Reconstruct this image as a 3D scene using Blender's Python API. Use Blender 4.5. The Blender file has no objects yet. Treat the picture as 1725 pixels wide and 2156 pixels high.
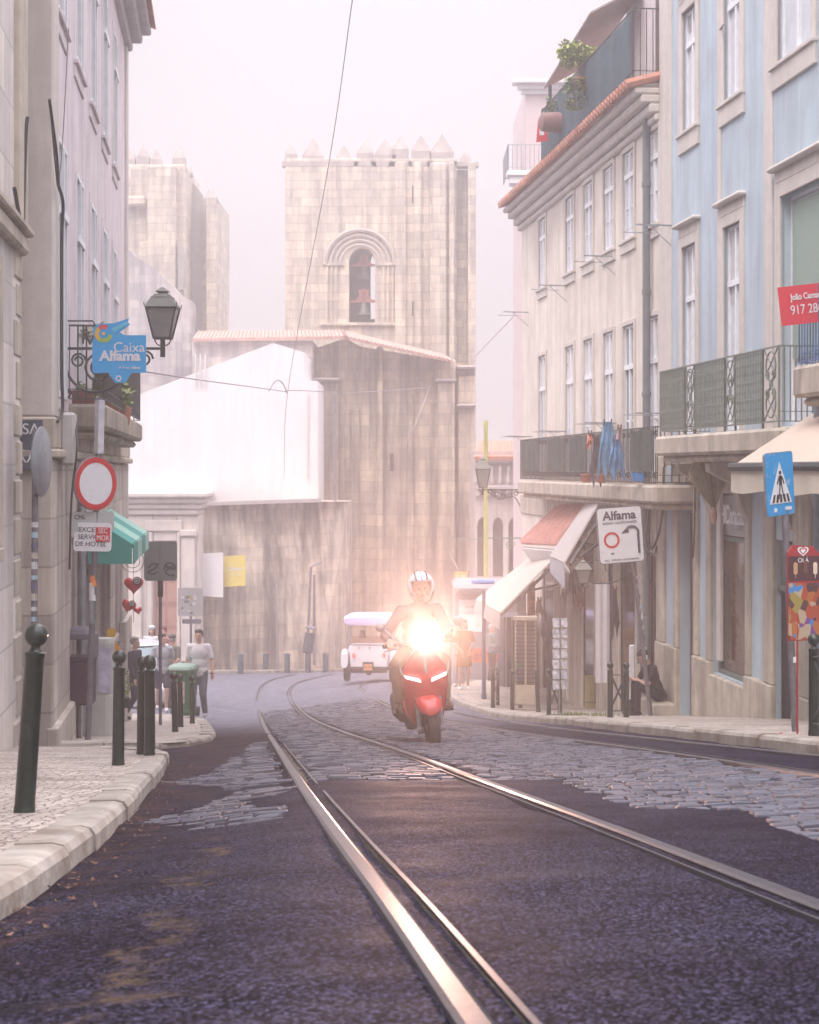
import bpy, math, random
from mathutils import Vector, Matrix
R=math.radians; PI=math.pi
rnd=random.Random(7)
S=bpy.context.scene; COL=S.collection
# ---- camera: q pixels are the photograph shown 1725 px wide; f = 3450 q px, eye level at q y = 990
F=3450.0; HOR=990.0; EYE=0.5
cd=bpy.data.cameras.new('camera'); cam=bpy.data.objects.new('camera',cd); COL.objects.link(cam); S.camera=cam
cam.location=(0,0,EYE); cam.rotation_euler=(R(90),0,0)
cd.sensor_fit='VERTICAL'; cd.sensor_height=36; cd.lens=36*F/2156.0; cd.shift_y=(HOR-1078.0)/2156.0; cd.clip_end=1500; cd.clip_start=.05
cd.dof.use_dof=True; cd.dof.focus_distance=16.5; cd.dof.aperture_fstop=10
# ---- world: pale hazy overcast, brighter towards the zenith
w=bpy.data.worlds.new('World'); S.world=w; w.use_nodes=True; nt=w.node_tree; N=nt.nodes; Lk=nt.links
SUN_EL=R(52); SUN_ROT=R(205)
bg=N['Background']; sky=N.new('ShaderNodeTexSky'); sky.sky_type='NISHITA'; sky.sun_disc=False; sky.sun_elevation=SUN_EL; sky.sun_rotation=SUN_ROT
sky.air_density=2; sky.dust_density=6
geo=N.new('ShaderNodeTexCoord'); sx=N.new('ShaderNodeSeparateXYZ'); Lk.new(geo.outputs['Generated'],sx.inputs[0])
rp=N.new('ShaderNodeValToRGB'); Lk.new(sx.outputs['Z'],rp.inputs[0])
rp.color_ramp.elements[0].position=0.0; rp.color_ramp.elements[0].color=(.97,.91,.95,1)
rp.color_ramp.elements[1].position=.30; rp.color_ramp.elements[1].color=(1.06,1.0,1.04,1)
e=rp.color_ramp.elements.new(1.0); e.color=(.93,.88,.97,1)
rm=N.new('ShaderNodeMapRange'); Lk.new(sx.outputs['Z'],rm.inputs['Value']); rm.inputs['From Min'].default_value=.3; rm.inputs['From Max'].default_value=1
rm.inputs['To Min'].default_value=1; rm.inputs['To Max'].default_value=6.5
vm=N.new('ShaderNodeVectorMath'); vm.operation='SCALE'; Lk.new(rp.outputs['Color'],vm.inputs[0]); Lk.new(rm.outputs[0],vm.inputs['Scale'])
v2=N.new('ShaderNodeVectorMath'); v2.operation='SCALE'; v2.inputs['Scale'].default_value=.010; Lk.new(sky.outputs[0],v2.inputs[0])
va=N.new('ShaderNodeVectorMath'); va.operation='ADD'; Lk.new(vm.outputs[0],va.inputs[0]); Lk.new(v2.outputs[0],va.inputs[1])
Lk.new(va.outputs[0],bg.inputs['Color']); bg.inputs['Strength'].default_value=1.0
sd=bpy.data.lights.new('sun','SUN'); sun=bpy.data.objects.new('sun',sd); COL.objects.link(sun)
sd.energy=2.0; sd.angle=R(14); sd.color=(1,.93,.86)
az=SUN_ROT; dv=Vector((math.sin(az)*math.cos(SUN_EL),math.cos(az)*math.cos(SUN_EL),math.sin(SUN_EL)))
sun.rotation_euler=dv.to_track_quat('Z','Y').to_euler()
S.view_settings.view_transform='Standard'; S.view_settings.look='None'; S.view_settings.gamma=1; S.view_settings.exposure=-0.32
S.view_settings.use_curve_mapping=False
cy=S.cycles; cy.max_bounces=6; cy.diffuse_bounces=3; cy.glossy_bounces=3; cy.transmission_bounces=4; cy.volume_bounces=2; cy.transparent_max_bounces=8
cy.use_denoising=True; cy.sample_clamp_indirect=4; cy.caustics_reflective=False; cy.caustics_refractive=False
try: cy.denoiser='OPENIMAGEDENOISE'
except Exception: pass
# ---- haze: one closed box of even air standing in for lens bloom; headlight glow comes from it
def haze_box():
    x0,x1,y0,y1,z0,z1=-45,45,-6,118,-13,21
    vs=[(x,y,z) for x in (x0,x1) for y in (y0,y1) for z in (z0,z1)]
    fs=[(0,1,3,2),(4,6,7,5),(0,4,5,1),(2,3,7,6),(0,2,6,4),(1,5,7,3)]
    me=bpy.data.meshes.new('haze'); me.from_pydata(vs,[],fs); o=bpy.data.objects.new('haze',me); COL.objects.link(o)
    m=bpy.data.materials.new('haze'); m.use_nodes=True; n=m.node_tree.nodes; n.clear()
    out=n.new('ShaderNodeOutputMaterial'); v=n.new('ShaderNodeVolumePrincipled'); m.node_tree.links.new(v.outputs[0],out.inputs['Volume'])
    v.inputs['Color'].default_value=(.99,.955,.98,1); v.inputs['Density'].default_value=HAZE; v.inputs['Anisotropy'].default_value=.78
    me.materials.append(m); o['kind']='stuff'; o['label']='thin pale haze filling the street, also standing in for lens bloom'; o['category']='haze'
HAZE=.0061
LAMP=2200
haze_box()
# ---- helpers
def P(x,y,Y): return Vector(((x-862.5)/F*Y, Y, EYE+(HOR-y)/F*Y))
def XW(x,Y): return (x-862.5)/F*Y
def ZW(y,Y): return EYE+(HOR-y)/F*Y
def interp(x,xs,ys):
    if x<=xs[0]: return ys[0]
    for i in range(1,len(xs)):
        if x<=xs[i]:
            t=(x-xs[i-1])/(xs[i]-xs[i-1]); return ys[i-1]+(ys[i]-ys[i-1])*t
    return ys[-1]
YS=[-10,8,12,16,23,29,33,35,38,46,60,80]
GL=[-.09,-.09,-.09,-.10,-.10,-.09,-.07,-.05,.02,.42,1.15,1.5]
GC=[0,0,0,.01,.03,.07,.16,.22,.42,.78,1.25,1.5]
GR=[.05,.05,.06,.05,.03,-.01,.04,.09,.46,.82,1.25,1.5]
def sm(a,b,x):
    t=max(0,min(1,(x-a)/(b-a))); return t*t*(3-2*t)
def G(X,Y):
    xl=interp(Y,[0,9,14,20,60],[-1.05,-1.45,-2.0,-3.2,-5]); xr=2.4
    l=interp(Y,YS,GL); c=interp(Y,YS,GC); r=interp(Y,YS,GR)
    z=c+(l-c)*sm(-.3,xl,X) if X<-.3 else c+(r-c)*sm(.6,xr,X)
    return z-.1348*min(Y,80)
def gpt(x,y,dz=0):
    lo=1.2; prev=None
    Y=1.2
    while Y<110:
        X=XW(x,Y); yy=HOR+(EYE-(G(X,Y)+dz))*F/Y
        if yy<=y: break
        Y+=.02 if Y<20 else .05
    return Vector((XW(x,Y),Y,G(XW(x,Y),Y)+dz))
def spl(pts,n):
    """Catmull-Rom through the points, n steps each"""
    p=[Vector(a) for a in pts]; p=[p[0]*2-p[1]]+p+[p[-1]*2-p[-2]]; out=[]
    for i in range(1,len(p)-2):
        a,b,c,d=p[i-1:i+3]
        for k in range(n):
            t=k/n; out.append(.5*((2*b)+(c-a)*t+(2*a-5*b+4*c-d)*t*t+(3*b-a-3*c+d)*t**3))
    out.append(p[-2]); return out
class MB:
    def __init__(s): s.v=[]; s.f=[]; s.sm=False
    def add(s,vs,fs):
        b=len(s.v); s.v+=[tuple(v) for v in vs]; s.f+=[tuple(i+b for i in f) for f in fs]; return s
    def box(s,x0,x1,y0,y1,z0,z1):
        vs=[(x,y,z) for x in (x0,x1) for y in (y0,y1) for z in (z0,z1)]
        return s.add(vs,[(0,1,3,2),(4,6,7,5),(0,4,5,1),(2,3,7,6),(0,2,6,4),(1,5,7,3)])
    def bbox(s,x0,x1,y0,y1,z0,z1,b=.01):
        """box with chamfered edges along every side"""
        b=min(b,(x1-x0)*.45,(y1-y0)*.45,(z1-z0)*.45)
        X=[x0,x0+b,x1-b,x1]; Y=[y0,y0+b,y1-b,y1]; Z=[z0,z0+b,z1-b,z1]
        def r(i0,i1): return i0,i1
        vs=[];ix={}
        def V(i,j,k):
            key=(i,j,k)
            if key not in ix: ix[key]=len(vs); vs.append((X[i],Y[j],Z[k]))
            return ix[key]
        fs=[]
        for (a,bq) in ((0,0),(3,1)):
            fs.append([V(a,1,1),V(a,2,1),V(a,2,2),V(a,1,2)]); fs.append([V(1,a,1),V(2,a,1),V(2,a,2),V(1,a,2)]); fs.append([V(1,1,a),V(2,1,a),V(2,2,a),V(1,2,a)])
        for a,i in ((0,1),(3,2)):
            for c,j in ((0,1),(3,2)):
                fs.append([V(a,j,1),V(a,j,2),V(i,c,2),V(i,c,1)]); fs.append([V(a,1,j),V(a,2,j),V(i,2,c),V(i,1,c)]); fs.append([V(1,a,j),V(2,a,j),V(2,i,c),V(1,i,c)])
                for d,k in ((0,1),(3,2)): fs.append([V(a,j,k),V(i,c,k),V(i,j,d)])
        return s.add(vs,fs)
    def beam(s,p0,p1,w,h=None,up=(0,0,1)):
        h=h or w; p0=Vector(p0);p1=Vector(p1); d=(p1-p0).normalized(); u=Vector(up)
        if abs(d.dot(u))>.99: u=Vector((1,0,0))
        a=d.cross(u).normalized()*w/2; b=a.cross(d).normalized()*h/2
        vs=[p+a*i+b*j for p in (p0,p1) for i,j in ((-1,-1),(1,-1),(1,1),(-1,1))]
        return s.add(vs,[(0,1,2,3),(7,6,5,4),(0,4,5,1),(1,5,6,2),(2,6,7,3),(3,7,4,0)])
    def tube(s,pts,r,n=8,cap=True):
        pts=[Vector(p) for p in pts]; rs=r if isinstance(r,(list,tuple)) else [r]*len(pts)
        vs=[];fs=[]; a=None
        for i,p in enumerate(pts):
            d=(pts[min(i+1,len(pts)-1)]-pts[max(i-1,0)]).normalized()
            if a is None:
                u=Vector((0,0,1)) if abs(d.z)<.9 else Vector((1,0,0)); a=d.cross(u).normalized()
            else:
                a=(a-d*a.dot(d)).normalized()
            b=d.cross(a)
            for k in range(n):
                t=2*PI*k/n; vs.append(p+(a*math.cos(t)+b*math.sin(t))*rs[i])
        for i in range(len(pts)-1):
            for k in range(n): fs.append((i*n+k,i*n+(k+1)%n,(i+1)*n+(k+1)%n,(i+1)*n+k))
        if cap: fs.append(tuple(range(n-1,-1,-1))); fs.append(tuple((len(pts)-1)*n+k for k in range(n)))
        return s.add(vs,fs)
    def lathe(s,prof,c=(0,0,0),n=16,axis='z',sc=(1,1)):
        vs=[];fs=[]; c=Vector(c)
        for r,z in prof:
            for k in range(n):
                t=2*PI*k/n; x=r*math.cos(t)*sc[0]; y=r*math.sin(t)*sc[1]
                v={'z':(x,y,z),'y':(x,z,y),'x':(z,x,y)}[axis]; vs.append(c+Vector(v))
        m=len(prof)
        for i in range(m-1):
            for k in range(n): fs.append((i*n+k,i*n+(k+1)%n,(i+1)*n+(k+1)%n,(i+1)*n+k))
        fs.append(tuple(range(n-1,-1,-1))); fs.append(tuple((m-1)*n+k for k in range(n)))
        return s.add(vs,fs)
    def ell(s,c,rx,ry,rz,n=14,m=9,rot=None):
        c=Vector(c); vs=[];fs=[]
        for j in range(m+1):
            ph=PI*j/m
            for k in range(n):
                t=2*PI*k/n; v=Vector((rx*math.sin(ph)*math.cos(t),ry*math.sin(ph)*math.sin(t),rz*math.cos(ph)))
                if rot: v=rot@v
                vs.append(c+v)
        for j in range(m):
            for k in range(n): fs.append((j*n+k,(j+1)*n+k,(j+1)*n+(k+1)%n,j*n+(k+1)%n))
        return s.add(vs,fs)
    def prism(s,poly,ext):
        """flat polygon (3D points) extruded by vector ext"""
        p=[Vector(a) for a in poly]; e=Vector(ext); n=len(p)
        vs=p+[a+e for a in p]; fs=[tuple(range(n-1,-1,-1)),tuple(range(n,2*n))]+[(i,(i+1)%n,n+(i+1)%n,n+i) for i in range(n)]
        return s.add(vs,fs)
    def rect(s,a,b,c,d): return s.add([a,b,c,d],[(0,1,2,3)])
    def build(s,name,mat,parent=None,smooth=False,world=False,fix=True):
        vs=s.v
        if world and parent is not None:
            mi=(Matrix.Translation(parent.location)@parent.rotation_euler.to_matrix().to_4x4()).inverted(); vs=[tuple(mi@Vector(v)) for v in vs]
        me=bpy.data.meshes.new(name); me.from_pydata(vs,[],s.f); me.materials.append(mat)
        if fix:
            import bmesh
            bm=bmesh.new(); bm.from_mesh(me)
            bmesh.ops.remove_doubles(bm,verts=bm.verts,dist=1e-5) if smooth else None
            bmesh.ops.recalc_face_normals(bm,faces=bm.faces); bm.to_mesh(me); bm.free()
        if smooth:
            for p in me.polygons: p.use_smooth=True
            try: me.set_sharp_from_angle(angle=R(40))
            except Exception: pass
        me.update(); o=bpy.data.objects.new(name,me); COL.objects.link(o)
        if parent is not None: o.parent=parent
        return o
def tag(o,label=None,cat=None,group=None,kind=None):
    if label: o['label']=label
    if cat: o['category']=cat
    if group: o['group']=group
    if kind: o['kind']=kind
    return o
def root(name,loc,rz=0,label=None,cat=None,group=None,rx=0,ry=0):
    o=bpy.data.objects.new(name,None); COL.objects.link(o); o.location=Vector(loc); o.rotation_euler=(rx,ry,rz); o.empty_display_size=.1
    return tag(o,label,cat,group)
def copy_tree(o,parent=None):
    c=o.copy(); COL.objects.link(c); c.parent=parent
    if parent is not None: c.matrix_parent_inverse=o.matrix_parent_inverse
    for ch in list(o.children): copy_tree(ch,c)
    return c
def text(body,parent,loc,size,mat,align='CENTER',rx=90,rz=0,ry=0,ext=.002,name='lettering',sx=1,bold=0):
    cu=bpy.data.curves.new(name,'FONT'); cu.body=body; cu.size=size; cu.align_x=align; cu.align_y='CENTER'; cu.extrude=ext; cu.offset=bold
    cu.materials.append(mat); t_=bpy.data.objects.new(name,cu); me=bpy.data.meshes.new_from_object(t_); bpy.data.objects.remove(t_); o=bpy.data.objects.new(name,me); COL.objects.link(o); o.parent=parent; o.location=loc; o.rotation_euler=(R(rx),R(ry),R(rz)); o.scale=(sx,1,1)
    return o
# ---- materials
MATS={}
def mat(name,col,rough=.7,metal=0,var=.12,scale=6,bump=.0,bscale=None,col2=None,c2amt=.5,c2scale=2,streak=None,stamt=.5,emit=None,spec=None,stscale=3):
    if name in MATS: return MATS[name]
    m=bpy.data.materials.new(name); m.use_nodes=True; MATS[name]=m; t=m.node_tree; n=t.nodes; l=t.links; b=n['Principled BSDF']
    b.inputs['Roughness'].default_value=rough; b.inputs['Metallic'].default_value=metal
    if spec is not None: b.inputs['Specular IOR Level'].default_value=spec
    tc=n.new('ShaderNodeTexCoord'); no=n.new('ShaderNodeTexNoise'); no.inputs['Scale'].default_value=scale; no.inputs['Detail'].default_value=6; l.new(tc.outputs['Object'],no.inputs['Vector'])
    cr=n.new('ShaderNodeMapRange'); l.new(no.outputs['Fac'],cr.inputs['Value']); cr.inputs['From Min'].default_value=.3; cr.inputs['From Max'].default_value=.7
    cr.inputs['To Min'].default_value=1-var; cr.inputs['To Max'].default_value=1+var
    base=n.new('ShaderNodeVectorMath'); base.operation='SCALE'; base.inputs[0].default_value=col; l.new(cr.outputs[0],base.inputs['Scale']); cur=base.outputs[0]
    def mix(fac,a,colr):
        mx=n.new('ShaderNodeMix'); mx.data_type='RGBA'; l.new(fac,mx.inputs[0]); l.new(a,mx.inputs[6]); mx.inputs[7].default_value=(*colr,1); return mx.outputs[2]
    if col2:
        n2=n.new('ShaderNodeTexNoise'); n2.inputs['Scale'].default_value=c2scale; n2.inputs['Detail'].default_value=8; n2.inputs['Roughness'].default_value=.65; l.new(tc.outputs['Object'],n2.inputs['Vector'])
        r2=n.new('ShaderNodeMapRange'); l.new(n2.outputs['Fac'],r2.inputs['Value']); r2.inputs['From Min'].default_value=.62-.3*c2amt; r2.inputs['From Max'].default_value=.75-.1*c2amt; r2.inputs['To Max'].default_value=.85
        cur=mix(r2.outputs[0],cur,col2)
    if streak:
        mp=n.new('ShaderNodeMapping'); mp.inputs['Scale'].default_value=(stscale,stscale,stscale*.09); l.new(tc.outputs['Object'],mp.inputs[0])
        n3=n.new('ShaderNodeTexNoise'); n3.inputs['Scale'].default_value=1; n3.inputs['Detail'].default_value=7; n3.inputs['Roughness'].default_value=.7; l.new(mp.outputs[0],n3.inputs['Vector'])
        r3=n.new('ShaderNodeMapRange'); l.new(n3.outputs['Fac'],r3.inputs['Value']); r3.inputs['From Min'].default_value=.43; r3.inputs['From Max'].default_value=.62; r3.inputs['To Max'].default_value=stamt
        cur=mix(r3.outputs[0],cur,streak)
    l.new(cur,b.inputs['Base Color'])
    if bump:
        nb=n.new('ShaderNodeTexNoise'); nb.inputs['Scale'].default_value=bscale or scale*4; nb.inputs['Detail'].default_value=5; l.new(tc.outputs['Object'],nb.inputs['Vector'])
        bp=n.new('ShaderNodeBump'); bp.inputs['Strength'].default_value=bump; bp.inputs['Distance'].default_value=.02; l.new(nb.outputs['Fac'],bp.inputs['Height']); l.new(bp.outputs[0],b.inputs['Normal'])
    if emit: b.inputs['Emission Color'].default_value=(*emit[0],1); b.inputs['Emission Strength'].default_value=emit[1]
    return m
def ashlar(name,col,col2,bw,bh,streak=None,stamt=.6,mortar=.75,bump=.3,stscale=2.2,axis='xz'):
    """stone blocks laid in courses, stained in vertical runs"""
    m=mat(name,col,.85,0,.1,3,0,None,col2,.5,.9,streak,stamt,None,None,stscale); t=m.node_tree; n=t.nodes; l=t.links; b=n['Principled BSDF']
    src=b.inputs['Base Color'].links[0].from_socket
    tc=n.new('ShaderNodeTexCoord'); sp=n.new('ShaderNodeSeparateXYZ'); l.new(tc.outputs['Object'],sp.inputs[0]); cb=n.new('ShaderNodeCombineXYZ')
    ad=n.new('ShaderNodeMath'); ad.operation='ADD'; l.new(sp.outputs['X'],ad.inputs[0]); l.new(sp.outputs['Y'],ad.inputs[1]); l.new(ad.outputs[0],cb.inputs[0]); l.new(sp.outputs['Z'],cb.inputs[1])
    br=n.new('ShaderNodeTexBrick'); br.inputs['Scale'].default_value=1; br.inputs['Brick Width'].default_value=bw; br.inputs['Row Height'].default_value=bh; br.inputs['Mortar Size'].default_value=.012
    br.inputs['Color1'].default_value=(.80,.80,.82,1); br.inputs['Color2'].default_value=(1.14,1.12,1.07,1); br.inputs['Mortar'].default_value=(mortar,mortar,mortar,1); l.new(cb.outputs[0],br.inputs['Vector'])
    mu=n.new('ShaderNodeVectorMath'); mu.operation='MULTIPLY'; l.new(src,mu.inputs[0]); l.new(br.outputs['Color'],mu.inputs[1]); l.new(mu.outputs[0],b.inputs['Base Color'])
    nb=n.new('ShaderNodeTexNoise'); nb.inputs['Scale'].default_value=9; nb.inputs['Detail'].default_value=6; l.new(tc.outputs['Object'],nb.inputs['Vector'])
    ma=n.new('ShaderNodeMath'); ma.operation='SUBTRACT'; l.new(nb.outputs['Fac'],ma.inputs[0]); l.new(br.outputs['Fac'],ma.inputs[1])
    bp=n.new('ShaderNodeBump'); bp.inputs['Strength'].default_value=bump; bp.inputs['Distance'].default_value=.03; l.new(ma.outputs[0],bp.inputs['Height']); l.new(bp.outputs[0],b.inputs['Normal'])
    return m
M=dict(
 stone=mat('limestone',(.50,.44,.36),.8,0,.12,5,.25,30,(.30,.27,.22),.45,1.5,(.20,.17,.15),.55),
 stoned=mat('dark limestone',(.40,.35,.28),.85,0,.15,5,.3,25,(.2,.17,.14),.55,1.5,(.10,.09,.08),.7),
 pinkwall=mat('pink plaster',(.68,.60,.62),.9,0,.05,2,.1,40,(.46,.41,.43),.45,.7,(.38,.34,.35),.5),
 bluewall=mat('blue plaster',(.43,.52,.58),.85,0,.06,2,.1,40,(.33,.38,.44),.5,.6,(.25,.29,.34),.5),
 creamwall=mat('cream plaster',(.72,.65,.57),.9,0,.06,2,.1,40,(.50,.44,.38),.5,.6,(.40,.35,.31),.5),
 whitewall=mat('white render',(.74,.72,.72),.9,0,.04,1,.05,30,(.62,.60,.60),.4,.5,(.6,.57,.57),.4),
 trim=mat('window stone',(.57,.52,.48),.8,0,.07,6,.15,40,None,0,0,(.4,.36,.31),.4),
 white=mat('white paint',(.74,.75,.77),.5,0,.06,8),
 pane=mat('window glass',(.16,.19,.22),.06,0,.1,1,spec=.8),
 curtain=mat('curtain behind glass',(.55,.57,.62),.5,0,.08,6),
 paned=mat('dark glass',(.02,.022,.025),.08,0,.1,1,spec=.8),
 iron=mat('wrought iron',(.035,.045,.045),.55,.3,.2,20),
 igrey=mat('grey green iron',(.17,.20,.17),.6,.2,.15,20),
 dgreen=mat('bollard paint',(.012,.024,.02),.28,0,.25,30,.05,60,(.06,.07,.06),.3,14),
 steel=mat('galvanised steel',(.30,.32,.35),.5,.6,.15,10,col2=(.2,.2,.22),c2amt=.4),
 steeld=mat('worn grey pole',(.16,.15,.17),.55,.4,.2,12,col2=(.3,.3,.32),c2amt=.35),
 rail=mat('polished rail steel',(.105,.105,.12),.42,1,.15,7,.05,60,(.16,.12,.11),.35,3),
 raild=mat('rusty rail flank',(.10,.075,.06),.7,.3,.3,10),
 grime=mat('groove grit',(.09,.075,.06),.95,0,.4,20,.8,60,(.05,.045,.04),.5,12),
 kerb=mat('kerb limestone',(.36,.33,.29),.75,0,.2,6,.5,22,(.17,.13,.10),.7,2.5),
 tile=mat('roof tile',(.50,.22,.15),.85,0,.2,4,.3,20,(.35,.2,.15),.5,3),
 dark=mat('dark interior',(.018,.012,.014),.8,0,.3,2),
 brown=mat('brown timber',(.075,.035,.028),.5,0,.25,5),
 red=mat('red paint',(.55,.02,.025),.3,0,.05,5),
 blue=mat('blue enamel',(.02,.33,.62),.4,0,.04,5),
 signw=mat('sign white',(.72,.72,.74),.45,0,.04,8,col2=(.5,.5,.5),c2amt=.15,c2scale=5),
 black=mat('black paint',(.02,.02,.022),.5,0,.1,5),
 rubber=mat('rubber',(.02,.018,.022),.75,0,.2,20,.2,80),
 skin=mat('skin',(.52,.31,.23),.55,0,.06,12),
 leaf=mat('leaf',(.10,.17,.04),.6,0,.4,9,col2=(.3,.28,.06),c2amt=.5,c2scale=5),
 cable=mat('black cable',(.03,.03,.033),.6,0,.1,5),
)
# ---- ground: one sheet under everything, then the paved surfaces
def nd(t,k): return t.nodes.new(k)
def ground_mat(name,kind):
    m=bpy.data.materials.new(name); m.use_nodes=True; t=m.node_tree; n=t.nodes; l=t.links; b=n['Principled BSDF']
    tc=nd(t,'ShaderNodeTexCoord')
    def noise(sc,det=6,rough=.6,vec=None):
        a=nd(t,'ShaderNodeTexNoise'); a.inputs['Scale'].default_value=sc; a.inputs['Detail'].default_value=det; a.inputs['Roughness'].default_value=rough; l.new(vec or tc.outputs['Object'],a.inputs['Vector']); return a.outputs['Fac']
    def mr(v,a,bb,c=0,d=1):
        r=nd(t,'ShaderNodeMapRange'); l.new(v,r.inputs['Value']); r.inputs['From Min'].default_value=a; r.inputs['From Max'].default_value=bb; r.inputs['To Min'].default_value=c; r.inputs['To Max'].default_value=d; return r.outputs[0]
    def mix(f,a,bb):
        x=nd(t,'ShaderNodeMix'); x.data_type='RGBA'; 
        if isinstance(f,float): x.inputs[0].default_value=f
        else: l.new(f,x.inputs[0])
        for i,c in ((6,a),(7,bb)):
            if isinstance(c,tuple): x.inputs[i].default_value=(*c,1)
            else: l.new(c,x.inputs[i])
        return x.outputs[2]
    def math_(op,a,bb):
        x=nd(t,'ShaderNodeMath'); x.operation=op
        for i,c in ((0,a),(1,bb)):
            if isinstance(c,(int,float)): x.inputs[i].default_value=c
            else: l.new(c,x.inputs[i])
        return x.outputs[0]
    if kind=='asphalt':
        v=nd(t,'ShaderNodeTexVoronoi'); v.inputs['Scale'].default_value=150; l.new(tc.outputs['Object'],v.inputs['Vector'])
        sepc=nd(t,'ShaderNodeSeparateColor'); l.new(v.outputs['Color'],sepc.inputs[0])
        grain=mr(sepc.outputs[0],.6,.95,0,1)
        c=mix(grain,(.002,.0015,.005),(.075,.068,.125))
        c=mix(mr(noise(1.1),.4,.65),c,mix(grain,(.001,.0005,.003),(.040,.028,.058)))
        # worn strip left of the rail: sand and bare setts show through, gutter dust
        sp=nd(t,'ShaderNodeSeparateXYZ'); l.new(tc.outputs['Object'],sp.inputs[0])
        line=math_('ADD',sp.outputs['X'],math_('MULTIPLY',sp.outputs['Y'],.075))   # about -0.28 along the strip
        wob=math_('MULTIPLY',math_('SUBTRACT',noise(2.6,6,.7),.5),.6)
        dist=math_('ABSOLUTE',math_('ADD',math_('ADD',line,.26),wob),0)
        strip=mr(dist,.01,.055,1,0); fine=mr(noise(17,7,.75),.45,.52)
        yb=mr(sp.outputs['Y'],9.5,8,0,1)
        sand=math_('MULTIPLY',math_('MULTIPLY',strip,fine),yb); sand=math_('MULTIPLY',sand,mr(noise(2.2,3),.45,.6))
        gut=math_('MULTIPLY',mr(math_('ADD',math_('ADD',sp.outputs['X'],math_('MULTIPLY',sp.outputs['Y'],.045)),math_('MULTIPLY',wob,.5)),-.62,-.85,0,1),mr(noise(5,6,.7),.45,.62,0,.75))
        c=mix(math_('MULTIPLY',sand,.8),c,(.085,.058,.038)); c=mix(gut,c,(.06,.03,.024))
        cr=nd(t,'ShaderNodeMapping'); cr.inputs['Scale'].default_value=(.35,3.2,1); l.new(tc.outputs['Object'],cr.inputs[0])
        vc=nd(t,'ShaderNodeTexVoronoi'); vc.feature='DISTANCE_TO_EDGE'; vc.inputs['Scale'].default_value=.55
        nv=nd(t,'ShaderNodeTexNoise'); nv.inputs['Scale'].default_value=3; l.new(cr.outputs[0],nv.inputs['Vector']); av=nd(t,'ShaderNodeVectorMath'); av.operation='ADD'; l.new(cr.outputs[0],av.inputs[0])
        sv=nd(t,'ShaderNodeVectorMath'); sv.operation='SCALE'; sv.inputs['Scale'].default_value=.5; l.new(nv.outputs['Color'],sv.inputs[0]); l.new(sv.outputs[0],av.inputs[1]); l.new(av.outputs[0],vc.inputs['Vector'])
        crack=math_('MULTIPLY',mr(vc.outputs['Distance'],0,.02,1,0),mr(sp.outputs['X'],-.1,-.35,0,1)); crack=math_('MULTIPLY',crack,mr(noise(.9,3),.42,.5))
        c=mix(crack,c,(.008,.006,.008))
        # beyond the bend: worn setts, painted paler for bloom and grazing reflection
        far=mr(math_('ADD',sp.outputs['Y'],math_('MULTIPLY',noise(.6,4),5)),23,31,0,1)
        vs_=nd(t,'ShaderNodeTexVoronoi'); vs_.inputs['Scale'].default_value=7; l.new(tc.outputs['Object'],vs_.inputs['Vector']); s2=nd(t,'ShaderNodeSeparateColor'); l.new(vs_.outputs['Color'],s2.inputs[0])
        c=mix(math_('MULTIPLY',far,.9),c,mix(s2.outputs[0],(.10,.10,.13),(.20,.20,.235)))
        l.new(c,b.inputs['Base Color']); b.inputs['Specular IOR Level'].default_value=.06
        l.new(mr(noise(3),.3,.7,.6,.8),b.inputs['Roughness'])
        h=math_('ADD',math_('MULTIPLY',v.outputs['Distance'],-1.2),math_('MULTIPLY',noise(30,4),.6)); h=math_('SUBTRACT',h,math_('MULTIPLY',crack,3)); h=math_('SUBTRACT',h,math_('MULTIPLY',sand,1.2)); h=math_('ADD',h,math_('MULTIPLY',noise(6,4,.6),.8))
        bp=nd(t,'ShaderNodeBump'); bp.inputs['Strength'].default_value=.32; bp.inputs['Distance'].default_value=.012; l.new(h,bp.inputs['Height']); l.new(bp.outputs[0],b.inputs['Normal'])
    elif kind=='calcada':
        v=nd(t,'ShaderNodeTexVoronoi'); v.inputs['Scale'].default_value=17; v.feature='DISTANCE_TO_EDGE'; v.inputs['Randomness'].default_value=.6; l.new(tc.outputs['Object'],v.inputs['Vector'])
        v2=nd(t,'ShaderNodeTexVoronoi'); v2.inputs['Scale'].default_value=17; v2.inputs['Randomness'].default_value=.6; l.new(tc.outputs['Object'],v2.inputs['Vector'])
        sepc=nd(t,'ShaderNodeSeparateColor'); l.new(v2.outputs['Color'],sepc.inputs[0])
        c=mix(sepc.outputs[0],(.44,.38,.33),(.62,.56,.49)); c=mix(mr(noise(1.5),.45,.7),c,(.30,.25,.21)); c=mix(mr(v.outputs['Distance'],0,.09,.85,0),c,(.12,.09,.08))
        l.new(c,b.inputs['Base Color']); b.inputs['Roughness'].default_value=.6
        h=math_('ADD',mr(v.outputs['Distance'],0,.12),math_('MULTIPLY',noise(3),.8)); bp=nd(t,'ShaderNodeBump'); bp.inputs['Strength'].default_value=.8; bp.inputs['Distance'].default_value=.02; l.new(h,bp.inputs['Height']); l.new(bp.outputs[0],b.inputs['Normal'])
    elif kind=='sett':
        oi=nd(t,'ShaderNodeNewGeometry')
        c=mix(oi.outputs['Random Per Island'],(.028,.033,.052),(.085,.09,.125)); c=mix(mr(noise(2.5),.45,.7),c,(.10,.085,.095)); c=mix(mr(noise(40,4),.5,.7,0,.5),c,(.07,.065,.08))
        l.new(c,b.inputs['Base Color']); l.new(mr(noise(8),.3,.7,.48,.72),b.inputs['Roughness'])
        bp=nd(t,'ShaderNodeBump'); bp.inputs['Strength'].default_value=.4; bp.inputs['Distance'].default_value=.006; l.new(noise(60,4),bp.inputs['Height']); l.new(bp.outputs[0],b.inputs['Normal'])
    return m
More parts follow.
